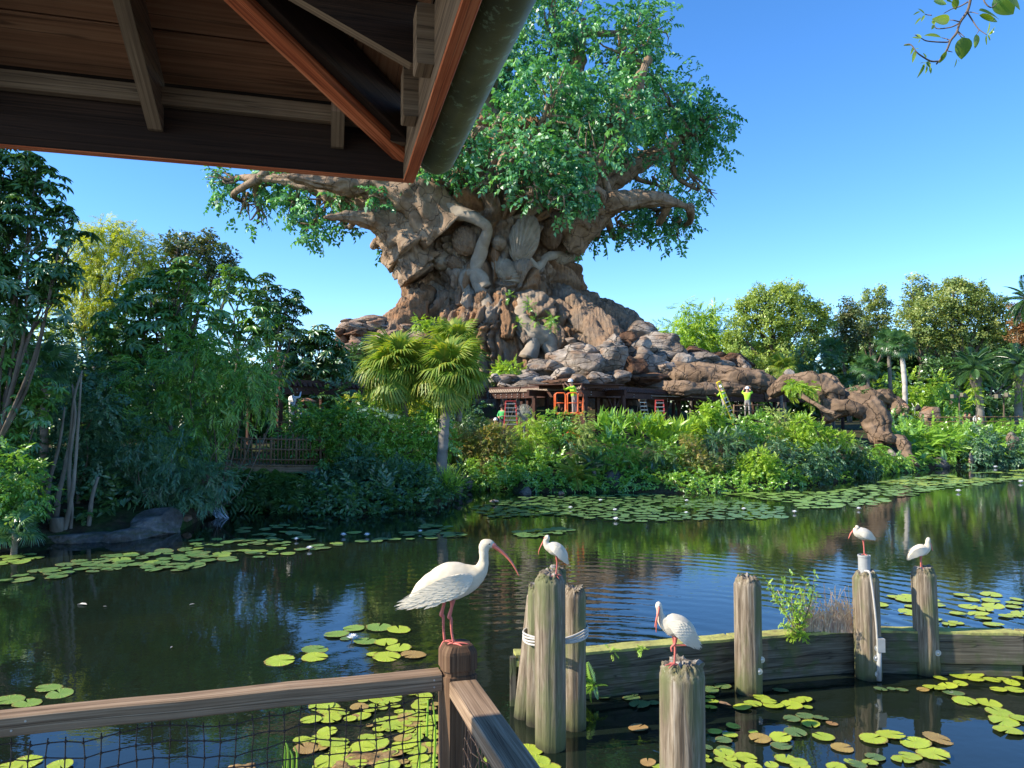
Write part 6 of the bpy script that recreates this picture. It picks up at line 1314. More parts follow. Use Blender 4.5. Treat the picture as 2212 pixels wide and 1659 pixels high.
for k, x in enumerate(((886, 320), (937, 158), (1010, -40), (1090, -200))):
    v = v_at(*x); L = min(2.6, max(.25, v - .03)) if k < 2 else 2.2
    rafter('jack_rafter', RP(0, v, 0), eu, ev, L, .04, zl + .01, 'roof_dark', .085, .16)
# hip rafter along the diagonal: orange underside
hd = unit(eu + ev); h0, h1 = RP(.02, .02, zb + .055), RP(2.4, 2.4, zb + .055 + SL * 2.4)
rboard('hip_rafter', h0 + [0, 0, .07], h1 + [0, 0, .07], .062, .14, ['roof_dark', 'roof_orange'], seed=5, mats=[1, 1, 1, 0, 0, 0, 1, 1], n=6)
rboard('hip_cleat', h0 + unit(ev - eu) * .05 + [0, 0, .09], h1 + unit(ev - eu) * .05 + [0, 0, .09], .036, .13, 'roof_dark', seed=6)
for k, v in enumerate((.40, .74)):
    v_ = v_at(886, 320) + (v - .12); rboard('blocking', RP(.06, v_ + .02, zb + .12), RP(.06, v_ + .10, zb + .12), .045, .15, 'roof_tan', seed=k)
# half round gutter outside the right fascia
def gutter():
    a = np.linspace(math.pi, 2 * math.pi, 15); r = .072; V = []; n = 40
    vs = np.linspace(.01, 4.0, n)
    prof = [(-.078 + r * math.cos(q), .125 + r * 1.15 * math.sin(q)) for q in a] + [(-.078 + (r + .004) * math.cos(q), .125 + (r * 1.15 + .004) * math.sin(q)) for q in a[::-1]]
    for v in vs: V.append([RP(pu, v, zb + pz) for pu, pz in prof])
    m = len(prof); V = np.vstack(V); i = np.arange(n - 1)[:, None] * m; j = np.arange(m)[None]; j2 = (j + 1) % m
    F = np.stack([i + j, i + j2, i + m + j2, i + m + j], -1).reshape(-1, 4).tolist(); put('gutter', V, F, MT['gutter'], rt, smooth=True)
    cap = [RP(-.078 + (r + .004) * math.cos(q), .004, zb + .125 + (r * 1.15 + .004) * math.sin(q)) for q in a]; cap2 = [p + ev * .006 for p in cap]; k = len(cap)
    put('gutter_end', cap + cap2, [list(range(k)), list(range(k, 2 * k))[::-1]] + [[i, i + 1, k + i + 1, k + i] for i in range(k - 1)], MT['gutter'], rt)
    V, F = tube([RP(-.078 - r - .002, vs[0], zb + .128), RP(-.078 - r - .002, vs[-1], zb + .128)], .007, 8); put('gutter_lip', V, F, MT['gutter'], rt, smooth=True)
gutter()
# ------------------------------------------------------------------ overhanging twig at the upper right
def overhang():
    D = 2.6; t = thing('overhanging_branch', 'leafy twig hanging into the sky at the upper right corner', 'branch', P(2100, 0, D)); Q = lambda x, y, d=0: P(x, y, D + d)
    W = lambda zx, zy: (1935 + zx * .125, zy * .125)     # pixels of a close view of the twig
    stems = [([(1330, -250), (1290, 0), (1235, 200), (1110, 390), (1050, 570), (950, 700), (880, 870), (790, 1000), (700, 1110)], .0055), ([(1235, 210), (1330, 360), (1430, 500), (1570, 600)], .0028), ([(1240, 205), (1340, 215), (1430, 240)], .002), ([(1520, -250), (1520, 0), (1640, 130), (1750, 60)], .003), ([(1110, 380), (1000, 350), (930, 345)], .0022), ([(1100, 400), (950, 470), (720, 495), (660, 430)], .0026), ([(950, 700), (870, 670), (790, 650)], .0022), ([(950, 710), (850, 730), (550, 710), (440, 660), (330, 600)], .0028), ([(740, 1060), (600, 1055), (450, 970), (360, 900), (260, 770), (150, 770)], .0032), ([(1070, 560), (1140, 650)], .002), ([(1080, 545), (1190, 640)], .002), ([(900, 880), (980, 900)], .002), ([(1250, 30), (1110, 110), (980, 150), (830, 230)], .0025), ([(620, 265), (540, 255), (500, 240)], .002), ([(1440, 520), (1400, 590)], .0015)]
    for k, (pp, r) in enumerate(stems):
        V, F = tube([Q(*W(*p), d=.02 * math.sin(i + k)) for i, p in enumerate(pp)], np.linspace(r, r * .5, len(pp)), 6, len(pp) * 4); put('main_stem' if k == 0 else 'side_stem', V, F, MT['bark'], t, smooth=True)
    rs = np.random.RandomState(6)
    lv = [(930, 345, 650, 330, 85), (790, 650, 500, 590, 75), (1150, 640, 1150, 1030, 150), (1390, 590, 1380, 840, 62), (1430, 180, 1830, 290, 85), (1440, 260, 1790, 370, 60), (1700, -60, 2050, 240, 190), (1900, -60, 2180, 160, 120), (650, 20, 900, 60, 60), (1020, -40, 1040, 180, 60), (880, 20, 1000, 30, 50), (880, 880, 740, 1110, 40), (1570, 610, 1560, 800, 22), (1570, 600, 1640, 380, 34), (1600, 600, 1740, 460, 24), (1600, 600, 1700, 540, 24), (1590, 600, 1640, 690, 18), (660, 430, 620, 510, 30), (660, 430, 640, 330, 30), (500, 240, 400, 140, 26), (500, 260, 440, 370, 22), (440, 300, 330, 410, 20), (420, 200, 310, 240, 18), (440, 660, 360, 580, 26), (440, 660, 280, 640, 20), (420, 680, 390, 740, 18), (260, 780, 150, 770, 22), (300, 800, 260, 960, 30), (340, 880, 290, 1070, 32), (350, 850, 410, 830, 20), (520, 1000, 480, 900, 26), (540, 1060, 600, 1170, 34), (540, 1080, 410, 1080, 26), (500, 1100, 400, 1330, 30), (540, 1130, 520, 1270, 30), (590, 1160, 610, 1270, 24), (470, 1160, 500, 1100, 20), (1050, 1020, 1030, 1160, 16), (1060, 1020, 1110, 1060, 16)]
    for (x0, y0, x1, y1, w) in lv:
        a, b = Q(*W(x0, y0), d=rs.uniform(-.03, .03)), Q(*W(x1, y1), d=rs.uniform(-.04, .04)); T = b - a; L = np.linalg.norm(T); T = T / L; n = unit(np.cross(T, unit(rs.normal(size=3) * .35 + [0, -1, .2]))); z = np.cross(n, T); wm = w * .125 * D / FPX
        s = np.linspace(0, 1, 9); wd = wm * np.sin(np.pi * s ** .75) ** .8; sag = -.08 * L * s * s
        c = a + np.outer(s * L, T) + np.outer(sag, z); V = np.concatenate([c - np.outer(wd, n) + np.outer(.3 * wd, z), c, c + np.outer(wd, n) + np.outer(.3 * wd, z)])
        F = [[k + 9, k + 10, k + 1, k] for k in range(8)] + [[k + 18, k + 19, k + 10, k + 9] for k in range(8)]
        put('leaf', V, F, LM['branch'], t, smooth=True, attr={'rnd': ('FACE', [rs.rand()] * 16)})
overhang()
# ------------------------------------------------------------------ ibises
def ibis(label, ref, D, sc, rings, bill, legs, feet, wing, eye, patch, ywide=.74, toes=1, tip=None, headshift=0):
    """all coordinates in close-view pixels relative to ref (the standing foot), sc = metres per pixel; x right, y down, optional third = toward the camera"""
    base = np.array(ref[1], float); x0, y0 = ref[0]; t = thing('white_ibis', label, 'ibis', base)
    W = lambda p: base + np.array([(p[0] - x0) * sc, -(p[2] if len(p) > 2 else 0) * sc, (y0 - p[1]) * sc])
    C = np.array([W(r[:2] if len(r) < 7 else (r[0], r[1], r[6])) for r in rings]); rad = np.array([r[2] for r in rings]) * sc; dr = np.array([[r[3], 0, -r[4]] for r in rings], float); lw = np.array([r[5] if len(r) > 5 and r[5] else ywide for r in rings])
    n = 70; s = np.linspace(0, len(rings) - 1, n); k = np.arange(len(rings))
    c = catmull(C, n); rr = np.maximum(np.interp(s, k, rad), .0015); q = unit(np.stack([np.interp(s, k, dr[:, i]) for i in range(3)], 1)); l = np.interp(s, k, lw)
    ker = np.array([1, 2, 3, 2, 1]) / 9.; sm = lambda a: np.convolve(np.pad(a, 2, 'edge'), ker, 'valid'); rr = sm(rr); l = sm(l); rr[0] = rr[-1] = .001
    seg = 40; th = np.arange(seg) * 2 * np.pi / seg; up = np.stack([-q[:, 2], 0 * q[:, 0], q[:, 0]], 1)
    V = c[:, None] + up[:, None] * (np.cos(th)[None, :, None] * rr[:, None, None]) + np.array([0, 1, 0]) * (np.sin(th)[None, :, None] * (rr * l)[:, None, None])
    V = V.reshape(-1, 3); V = V + unit(V - np.repeat(c, seg, 0)) * (fbm(V * [60, 60, 60], 2, 3) * .0012)[:, None]
    i = np.arange(n - 1)[:, None] * seg; j = np.arange(seg)[None]; j2 = (j + 1) % seg
    put('body', V, np.stack([i + j, i + j2, i + seg + j2, i + seg + j], -1).reshape(-1, 4), MT['white_feather'], t, smooth=True)
    bp = [W(p) for p in bill[0]]; V, F = tube(bp, np.array(bill[1]) * sc, 12, 26, flat=.8); put('bill', V, F, MT['bill'], t, smooth=True)
    if len(bill) > 2: V, F = tube([W(p) for p in bill[2]], np.array(bill[3]) * sc, 10, 18); put('lower_bill', V, F, MT['bill'], t, smooth=True)
    V, F = ico(3)
    put('face_patch', V * np.array([patch[2], patch[4], patch[3]]) * sc + W(patch[:2] + ((patch[5],) if len(patch) > 5 else ())), F, MT['face'], t, smooth=True)
    for sd_ in (1, -1):
        e = W((eye[0], eye[1], sd_ * eye[2])); put('eye', V * eye[3] * sc + e, F, MT['eye'], t, smooth=True)
    # folded wings, one each side: an overlapping set of feather rows
    for sd_ in (1, -1):
        mb = MB(); 
        pts, hw = wing[0], wing[1]; m = 40; a = catmull(np.array([W((p[0], p[1], sd_ * p[2])) for p in pts]), m); w_ = np.interp(np.linspace(0, len(pts) - 1, m), np.arange(len(pts)), np.array(hw) * sc); T = unit(np.gradient(a, axis=0)); dn = unit(np.cross(T, [0, 1, 0])); dn = dn * np.sign(dn[:, 2:3] + 1e-9)
        g = np.linspace(-1, 1, 15); rowsV = []
        for b in g: rowsV.append(a + dn * (w_ * b)[:, None] + np.array([0, -sd_ * 1.0, 0]) * (w_ * .30 * (np.sqrt(np.maximum(0, 1 - b * b * .98)) - .55) + .0012 * np.sin(b * 14 + np.linspace(0, 9, m)))[:, None])
        V2 = np.vstack(rowsV); i2 = np.arange(14)[:, None] * m; jj = np.arange(m - 1)[None]; F2 = np.stack([i2 + jj, i2 + jj + 1, i2 + m + jj + 1, i2 + m + jj], -1).reshape(-1, 4)
        FV, FF, fn = [], [], 0; Lw = float(np.linalg.norm(a[-1] - a[0])); rsw = np.random.RandomState(5)
        for r_ in range(11):
            for bi in range(-4, 5):
                f_ = (r_ + (.5 if bi % 2 else 0) + .3) / 11.6; ii = int(f_ * (m - 1)); b_ = bi / 4.6; cc = a[ii] + dn[ii] * w_[ii] * b_ + np.array([0, -sd_ * 1.0, 0]) * (w_[ii] * .30 * (math.sqrt(max(0, 1 - b_ * b_)) - .52) + .0016)
                fl = Lw * (.12 + .16 * f_); fw = w_[ii] * .17; dd = unit(T[ii] + dn[ii] * (.22 * b_ * (1 - f_) + rsw.normal() * .04)); sd2 = np.cross(dd, [0, 1, 0]); o_ = np.array([0, -sd_, 0.])
                q_ = np.array([cc - sd2 * fw * .7, cc + sd2 * fw * .7, cc + dd * fl * .6 + sd2 * fw + o_ * .0015, cc + dd * fl + o_ * .0026, cc + dd * fl * .6 - sd2 * fw + o_ * .0015]); FV.append(q_); FF.append([fn, fn + 1, fn + 2, fn + 3, fn + 4]); fn += 5
        put('feathers', np.vstack(FV), FF, MT['wing_feather'], t, smooth=True)['kind'] = 'stuff'
        w_obj = put('wing', V2, F2, MT['wing_feather'], t, smooth=True)
        if tip and sd_ == 1:
            V3, F3 = tube([W(p) for p in tip[0]], np.array(tip[1]) * sc, 8, 12, flat=.5); put('wing_tip', V3, F3, MT['blackf'], t, smooth=True)
    for lp, lr in legs:
        V, F = tube([W(p) for p in lp], np.array(lr) * sc, 12, 30); put('leg', V, F, MT['leg'], t, smooth=True)
    for f in feet:
        mb = MB()
        for toe in f[1]:
            mb.tube([W(f[0]), W(((f[0][0] + toe[0]) / 2, (f[0][1] + toe[1]) / 2 - f[2] * .6, (toe[2] if len(toe) > 2 else 0) * .5 + (f[0][2] if len(f[0]) > 2 else 0) * .5)), W(toe)], np.array([f[2], f[2] * .8, f[2] * .35]), 8, 9) if False else mb.tube([W(f[0]), W(((f[0][0] + toe[0]) / 2, (f[0][1] + toe[1]) / 2 - f[2] * .6, ((toe[2] if len(toe) > 2 else 0) + (f[0][2] if len(f[0]) > 2 else 0)) * .5)), W(toe)], np.array([f[2], f[2] * .8, f[2] * .35]) * sc, 8, 9)
        mb.build('foot', MT['leg'], t, smooth=True)
    return t
gp = np.array([P(957, 1390, 3.0)[0] + .0, 3.0, PTOP]);   # ground of the big bird: post top
x_ref = lambda zx, D: P((980 + zx * 460 / 2120) * .864, 1390, D)[0]
ibis('large white ibis in the foreground standing on the railing post', ((700, 1345), (x_ref(700, 3.0), 3.0, PTOP)), 3.0, .000339,
     [(138, 958, 4, 1, -.55, .4), (175, 935, 36, 1, -.5, .45), (235, 885, 70, 1, -.45, .6), (310, 815, 120, 1, -.42, .7), (400, 755, 155, 1, -.38, .74), (490, 715, 180, 1, -.33), (580, 675, 205, 1, -.3), (670, 648, 218, 1, -.26), (760, 628, 208, 1, -.26), (840, 615, 182, 1, -.28), (905, 598, 150, 1, -.38, .78), (960, 572, 122, 1, -.55, .82), (1005, 535, 92, .75, -.75, .9), (1035, 485, 68, .35, -1, .95), (1052, 425, 55, .08, -1), (1056, 365, 51, 0, -1, .95), (1052, 308, 56, -.02, -1, .85), (1060, 262, 66, .12, -1, .8), (1080, 228, 68, .55, -.85, .78), (1108, 222, 58, .95, -.3, .8), (1140, 232, 44, 1, .3, .85), (1166, 248, 30, 1, .6, .9), (1180, 258, 4, 1, .7)],
     ([(1150, 240, 0), (1215, 285, 0), (1290, 345, 0), (1365, 430, 0), (1415, 510, 0), (1455, 592, 0)], [36, 27, 21, 17, 12, 6]),
     [([(600, 860, -50), (592, 930, -50), (565, 1040, -50), (585, 1060, -50), (590, 1200, -50), (602, 1330, -45)], [30, 17, 24, 17, 13.5, 15]), ([(700, 850, 45), (690, 930, 45), (662, 1040, 45), (682, 1060, 45), (690, 1200, 45), (712, 1330, 45)], [34, 17, 24, 17, 13.5, 15])],
     [((712, 1335, 45), [(890, 1338, 70), (850, 1352, 20), (830, 1356, 120), (640, 1352, 45)], 14), ((602, 1335, -45), [(745, 1345, -40), (700, 1352, -100), (700, 1352, 0), (555, 1400, -10)], 14)],
     ([(925, 560, 110), (850, 610, 158), (740, 660, 172), (600, 720, 160), (450, 790, 128), (300, 850, 80), (170, 900, 30)], [30, 92, 118, 118, 92, 60, 10]),
     (1118, 222, 42, 9), (1150, 238, 44, 30, 36))
ibis('small white ibis hunched on the roped piling cluster', ((1885, 655), (P((980 + 1885 * 460 / 2120) * .864, 1240, 7.55)[0], 7.5, P(1205, 1243, 7.5)[2])), 7.5, .000892 * .96,
     [(2026, 528, 2, -.5, -.85), (2008, 490, 20, -.5, -.85), (1985, 445, 42, -.5, -.85), (1950, 405, 62, -.6, -.8), (1905, 370, 76, -.75, -.65), (1860, 347, 76, -.85, -.5), (1815, 332, 60, -.9, -.3), (1784, 308, 40, -.55, -.8), (1772, 272, 30, .15, -1), (1784, 243, 33, .1, -1, .85), (1782, 224, 26, -.7, -.5, .85), (1762, 232, 15, -1, .5)],
     ([(1768, 235), (1742, 280), (1712, 335), (1693, 385), (1690, 422)], [14, 11, 8, 6, 3.5]),
     [([(1890, 430, 0), (1897, 500, 0), (1897, 545, 0), (1885, 652, 0)], [14, 8, 8, 7]), ([(1880, 430, -25), (1930, 480, -25), (1960, 492, -25)], [10, 6, 6])],
     [((1885, 652, 0), [(1825, 665, 20), (1920, 690, 30), (1850, 660, -25), (1950, 655, 0)], 7)],
     ([(1815, 320, 45), (1860, 345, 62), (1910, 385, 62), (1960, 440, 48), (2010, 505, 15)], [18, 38, 42, 32, 8]), (1775, 228, 22, 4), (1764, 236, 16, 14, 14))
ibis('white ibis standing on one leg on the big near piling', ((1590, 1372), (P((1300 + 1590 * 500 / 2074) * .864, 1426, 5.35)[0], 5.32, P(1450, 1433, 5.35)[2])), 5.35, .000677,
     [(1850, 1206, 2, -.65, -.75), (1825, 1165, 24, -.65, -.75), (1785, 1112, 52, -.62, -.78), (1735, 1055, 84, -.62, -.78), (1670, 1010, 112, -.7, -.7), (1605, 980, 122, -.8, -.55), (1545, 960, 108, -.92, -.3), (1495, 940, 76, -.9, -.35, .85), (1462, 900, 46, -.4, -.9, 1), (1450, 860, 34, -.1, -1, 1), (1444, 820, 31, -.05, -1, .95), (1438, 785, 34, 0, -1, .9), (1437, 755, 27, 0, -1, .9), (1437, 738, 3, 0, -1)],
     ([(1434, 795, 20), (1418, 850, 50), (1400, 910, 62), (1384, 980, 60)], [16, 12, 9, 4], [(1430, 815, 20), (1412, 880, 46), (1406, 960, 40), (1404, 1040, 30)], [11, 9, 7, 3.5]),
     [([(1590, 1080, 0), (1593, 1160, 0), (1600, 1210, 0), (1592, 1368, 0)], [24, 13, 12, 10]), ([(1600, 1090, 35), (1590, 1150, 40), (1555, 1185, 42), (1560, 1225, 42)], [22, 12, 11, 11]), ([(1570, 1165, 40), (1650, 1165, 40), (1745, 1168, 36)], [12, 8, 7])],
     [((1592, 1366, 0), [(1490, 1370, 30), (1520, 1385, 70), (1540, 1368, -40), (1640, 1380, 0)], 11)],
     ([(1520, 930, 90), (1600, 965, 110), (1680, 1030, 105), (1750, 1100, 75), (1820, 1170, 28)], [30, 74, 82, 58, 14]), (1436, 782, 29, 5), (1434, 800, 20, 26, 26, 12), tip=([(1752, 1162, 25), (1800, 1180, 18), (1850, 1210, 0)], [14, 12, 3]))
ibis('small white ibis with tucked neck on the grey pipe', ((1333, 398), (P(1867, 1200, 9.55)[0], 9.55, P(1867, 1234, 9.55)[2] + .20)), 9.5, .00134,
     [(1440, 257, 2, -1, -.25), (1418, 240, 18, -1, -.3), (1388, 222, 38, -1, -.25), (1350, 210, 54, -1, -.1), (1312, 203, 58, -1, 0), (1280, 195, 48, -1, -.1), (1260, 178, 34, -.6, -.7), (1262, 160, 26, .1, -1), (1268, 145, 22, -.2, -.8, .85), (1258, 142, 12, -1, .2)],
     ([(1258, 155), (1236, 175), (1210, 205), (1190, 250)], [11, 9, 7, 3]),
     [([(1325, 250, 0), (1328, 285, 0), (1331, 330, 0), (1334, 396, 0)], [16, 7, 6.5, 6])], [((1334, 394, 0), [(1300, 398, 10), (1340, 400, 30), (1365, 398, 0)], 6)],
     ([(1275, 195, 38), (1315, 205, 46), (1360, 220, 40), (1425, 250, 12)], [14, 30, 28, 6]), (1262, 148, 18, 3), (1256, 156, 12, 10, 11))
ibis('small white ibis facing right on the rightmost piling', ((1860, 500), (P((1800 + 1860 * 600 / 2212) * .864, 1226, 9.7)[0], 9.7, P(1995, 1228, 9.7)[2])), 9.7, .00137,
     [(1736, 418, 3, .7, -.7), (1760, 385, 28, .85, -.5), (1800, 350, 46, .9, -.35), (1845, 335, 56, .95, -.2), (1888, 325, 50, .9, -.35), (1915, 303, 34, .4, -.9), (1919, 272, 21, 0, -1, .95), (1922, 245, 21, 0, -1, .9), (1925, 225, 15, 0, -1), (1925, 216, 2, 0, -1)],
     ([(1930, 252, -8), (1950, 280, -12), (1960, 310, -12), (1970, 342, -10)], [12, 9, 7, 3]),
     [([(1848, 370, 12), (1846, 430, 12), (1846, 498, 12)], [14, 7, 6]), ([(1866, 370, -12), (1860, 420, -12), (1872, 500, -12)], [14, 7, 6])], [((1846, 496, 12), [(1820, 500, 25), (1880, 500, 25)], 6), ((1872, 498, -12), [(1900, 500, -12), (1850, 500, -30)], 6)],
     ([(1900, 315, 34), (1850, 335, 44), (1800, 355, 40), (1745, 405, 12)], [14, 34, 30, 6]), (1928, 240, 17, 3), (1932, 248, 8, 10, 12))
# ------------------------------------------------------------------ water lilies
def padmat(name, c1, c2, c3, g=.12, single=True):
    n = N(name); co = n.coord('Object', (1, 1, 1)); f = n.noise(co, 14, 5, .65); v = n.vor(co, 22); oi = n.n('ObjectInfo')
    c = n.mix(n.ramp(f, [(.42, (0, 0, 0)), (.68, (1, 1, 1))]), n.mix(oi.outputs['Random'], c1, c2), c3)
    h = f
    if single:
        sp = n.n('SeparateXYZ'); n.l(co, sp.inputs[0]); an = n.math('ARCTAN2', sp.outputs[1], sp.outputs[0]); rr = n.math('SQRT', n.math('ADD', n.math('MULTIPLY', sp.outputs[0], sp.outputs[0]), n.math('MULTIPLY', sp.outputs[1], sp.outputs[1])))
        vn = n.math('POWER', n.math('ABSOLUTE', n.math('COSINE', n.math('MULTIPLY', an, 9.0))), 24.0); c = n.mix(n.math('MULTIPLY', vn, .35), c, (.62, .62, .22))
        seedv = n.n('Combine' + 'XYZ'); n.l(n.math('MULTIPLY', oi.outputs['Random'], 40.0), seedv.inputs[0]); ad = n.n('VectorMath', operation='ADD'); n.l(co, ad.inputs[0]); n.l(seedv.outputs[0], ad.inputs[1])
        n2 = n.noise(ad.outputs[0], 2.6, 5, .65); ed = n.math('ADD', rr, n.math('MULTIPLY', n2, 1.1)); c = n.mix(n.ramp(n.math('MULTIPLY', ed, .5), [(.74, (0, 0, 0)), (.80, (.85, .85, .85))]), c, (.22, .13, .04))
        sp2 = n.noise(ad.outputs[0], 11, 3, .6); c = n.mix(n.ramp(sp2, [(.66, (0, 0, 0)), (.70, (.6, .6, .6))]), c, (.18, .12, .03)); h = n.math('ADD', f, n.math('MULTIPLY', vn, .5))
    return n.pbr(c, .4, n.bump(h, .006), .45)
PM = {'y': padmat('lit_yellow_green_pad', (.34, .46, .02), (.24, .40, .03), (.42, .42, .05)), 'g': padmat('green_pad', (.10, .22, .035), (.16, .30, .045), (.22, .30, .06)), 'd': padmat('deep_green_shade_pad', (.05, .13, .045), (.08, .17, .05), (.12, .18, .06)), 'b': padmat('browning_pad', (.40, .30, .06), (.38, .20, .07), (.20, .12, .06))}  # sun and shade on the pads are put into the yellow and deep greens
PS2 = {'g': padmat('far_green_pad', (.10, .22, .035), (.16, .30, .045), (.22, .30, .06), single=False), 'd': padmat('far_deep_green_shade_pad', (.06, .15, .045), (.09, .19, .05), (.14, .20, .06), single=False), 'y': padmat('far_lit_pad', (.28, .40, .03), (.22, .36, .03), (.36, .38, .05), single=False)}  # far pads likewise: lit and shaded tones are in the colour
def pad_mesh(mt, seed, tooth=.0):
    rs = np.random.RandomState(seed); n = 34; a = np.linspace(.13, 2 * math.pi - .13, n); r = 1 + .035 * np.sin(a * 3 + seed) + .02 * rs.normal(size=n) + (tooth * (np.arange(n) % 2))
    ring = lambda s, z: np.stack([r * s * np.cos(a), r * s * np.sin(a), z + 0 * a], 1)
    V = np.vstack([[[0.05, 0, .012]], ring(.5, .006), ring(.93, .002 + 0.0), ring(1.0, .0)]); V[1 + 2 * n:, 2] += .02 + .035 * np.sin(a * 2 + seed * 2) * .6 + .012 * rs.normal(size=n)
    V[1:1 + n, 2] += .008 * np.sin(a * 9); bot = V.copy(); bot[:, 2] -= .012
    F = [[0, 1 + i, 2 + i] for i in range(n - 1)]
    for k in range(2): F += [[1 + k * n + i, 1 + (k + 1) * n + i, 2 + (k + 1) * n + i, 2 + k * n + i] for i in range(n - 1)]
    m = len(V); F += [[m + 1 + 2 * n + i, 1 + m + 2 * n + i + 1, 1 + 2 * n + i + 1, 1 + 2 * n + i] for i in range(n - 1)]
    return mesh('lily_pad', np.vstack([V, bot]), F, PM[mt], smooth=True)
PMESH = {(k, i): pad_mesh(k, i * 7 + ord(k), .03 if i % 2 else 0) for k in PM for i in range(4)}
_pr = np.random.RandomState(9); NPAD = [0]
def pad(x, y, wpx, kind, label, group):
    p = G(x, y, .012); r = wpx / 2 * p[1] / FPX; o = link('lily_pad', PMESH[(kind, _pr.randint(4))]); o.location = (p[0], p[1], .012 + _pr.uniform(0, .012)); o.scale = (r, r, r * .5); o.rotation_euler = (_pr.normal() * .05, _pr.normal() * .05, _pr.uniform(0, 6.28)); NPAD[0] += 1
    a = area(x, y)
    if a: label, group = label.split(' lily pad')[0] + ' lily pad ' + a, 'lily pads ' + a
    return tag(o, label, 'lily pad', group)
def area(x, y):
    """names the patch of water a pad floats in"""
    if 1290 < x and y > 1448:
        if x < 1425: return 'in the shade left of the near piling'
        c = 'low ' if y > 1590 else ''
        if x < 1590: return c + 'between the near piling and the hollow topped one' if y < 1570 else 'beside the near piling at the bottom edge'
        if x < 1700: return ('just in front of the hollow topped piling' if y < 1530 else 'below the clump in front of the hollow topped piling' if y < 1600 else 'at the bottom edge right of the near piling')
        if x < 1850: return ('left of the cabled piling foot' if y < 1560 else 'left of the cabled piling reflection')
        if x < 1960: return ('at the foot of the cabled piling' if y < 1540 else 'on the cabled piling reflection')
        if x < 2080: return ('at the foot of the rightmost piling' if y < 1540 else 'on the rightmost piling reflection')
        return ('along the bulkhead at the right edge' if y < 1500 else 'in the open patch at the lower right edge')
    if 1890 < x and y > 1275: return 'beyond the bulkhead ' + ('left of the rightmost piling' if x < 1975 else 'just right of the rightmost piling' if x < 2090 else 'at the right edge')
    if 540 < x < 960 and y > 1495:
        if y > 1600: return 'at the bottom edge behind the net ' + ('near the post' if x > 840 else 'away from the post')
        return 'behind the net ' + ('against the post' if x > 880 else 'under the rail' if y < 1530 else 'in the middle' if x > 780 else 'at the left of the patch')
    if y < 1280 and x < 1015:
        for lim, w in ((185, 'at the left end of the shaded raft'), (330, 'in the thin left arm of the shaded raft'), (450, 'in the lower left lobe of the shaded raft'), (560, 'below the pointed boulder'), (680, 'around the half open flower in the shaded raft'), (800, 'around the paired white flowers'), (2000, 'at the right end of the shaded raft')):
            if x < lim: return w + (' toward the bank' if y < 1165 and x > 420 else '')
    return None
Zc = lambda zx, zy: (1296 + zx * .414, 1348 + zy * .414)
gb = 'yellow green lily pad floating inside the bulkhead basin at lower right'
for i, (zx, zy, w) in enumerate([(20,378,70),(165,385,90),(180,368,40),(205,420,110),(280,412,60),(640,325,85),(575,345,90),(943,345,80),(575,380,50),(560,400,50),(590,405,60),(575,432,70),(790,358,85),(845,385,90),(800,415,90),(742,433,95),(880,405,80),(905,425,105),(1000,422,110),(1030,400,80),(1065,395,80),(1085,437,50),(1000,497,85),(1070,478,90),(1150,492,80),(1100,520,90),(1210,518,-60),(600,560,75),(680,580,80),(695,533,75),(645,607,85),(940,593,110),(1018,568,115),(835,600,-110),(945,637,105),(800,565,50),(1165,588,110),(1265,645,-110),(560,645,60),(545,690,50),(650,675,110),(655,655,90),(625,712,60),(685,705,60),(760,695,120),(690,735,90),(970,705,110),(1040,725,90),(1045,745,100),(895,740,70),(800,748,90),(565,715,40),(1235,748,100),(1425,600,135),(1515,577,140),(1645,622,145),(1765,598,-140),(1740,680,155),(1580,705,110),(1620,690,110),(1437,693,100),(1410,725,80),(1345,735,90),(1310,720,70),(1465,340,65),(1520,340,45),(1575,342,60),(1745,333,110),(1815,320,90),(1685,342,-60),(1845,362,105),(1905,403,115),(2030,412,120),(1880,310,70),(1875,272,95),(1960,290,80),(1945,262,100),(2045,292,80),(2110,288,70),(2150,310,75),(2190,285,70),(2080,342,80),(2165,345,90),(1775,282,70),(2085,462,130),(2105,505,140),(2130,555,140),(2195,495,100),(200,540,-100),(250,725,-80),(300,742,60)]):
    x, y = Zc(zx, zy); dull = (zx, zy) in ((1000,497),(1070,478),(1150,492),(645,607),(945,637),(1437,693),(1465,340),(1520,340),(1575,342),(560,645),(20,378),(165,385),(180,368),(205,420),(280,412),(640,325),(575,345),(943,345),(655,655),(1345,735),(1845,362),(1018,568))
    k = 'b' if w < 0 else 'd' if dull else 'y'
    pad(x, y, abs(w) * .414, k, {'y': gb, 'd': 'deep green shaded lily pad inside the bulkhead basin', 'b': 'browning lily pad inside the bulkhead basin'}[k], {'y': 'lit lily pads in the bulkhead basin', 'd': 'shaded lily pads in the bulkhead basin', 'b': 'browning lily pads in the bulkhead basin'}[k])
L6 = [(605, 1427, 62, 'y', 'lone bright lily pad farthest left of the group beside the big ibis'), (680, 1403, 56, 'g', 'half green lily pad just above its brighter twin left of the ibis'), (680, 1419, 56, 'y', 'bright lily pad tucked under the half green one'), (727, 1370, 54, 'g', 'folded double green lily pad left of the open white flower'), (765, 1357, 46, 'g', 'green lily pad above the open white flower'), (818, 1356, 54, 'g', 'green lily pad behind the brightest yellow one'), (862, 1361, 50, 'y', 'yellow lily pad nearest the big ibis tail'), (790, 1385, 52, 'g', 'green lily pad right of the open white flower'), (834, 1387, 50, 'y', 'yellow green lily pad in the middle of the group by the ibis'), (862, 1400, 54, 'y', 'yellow green lily pad beneath the middle one'), (806, 1413, 28, 'y', 'smallest lily pad of the group by the ibis'), (836, 1419, 58, 'y', 'toothed yellow lily pad lowest in the group by the ibis'), (893, 1415, 54, 'b', 'brown rotting lily pad between the group and the post'), (748, 1379, 26, 'd', 'half sunk dull lily pad under the white flower')]
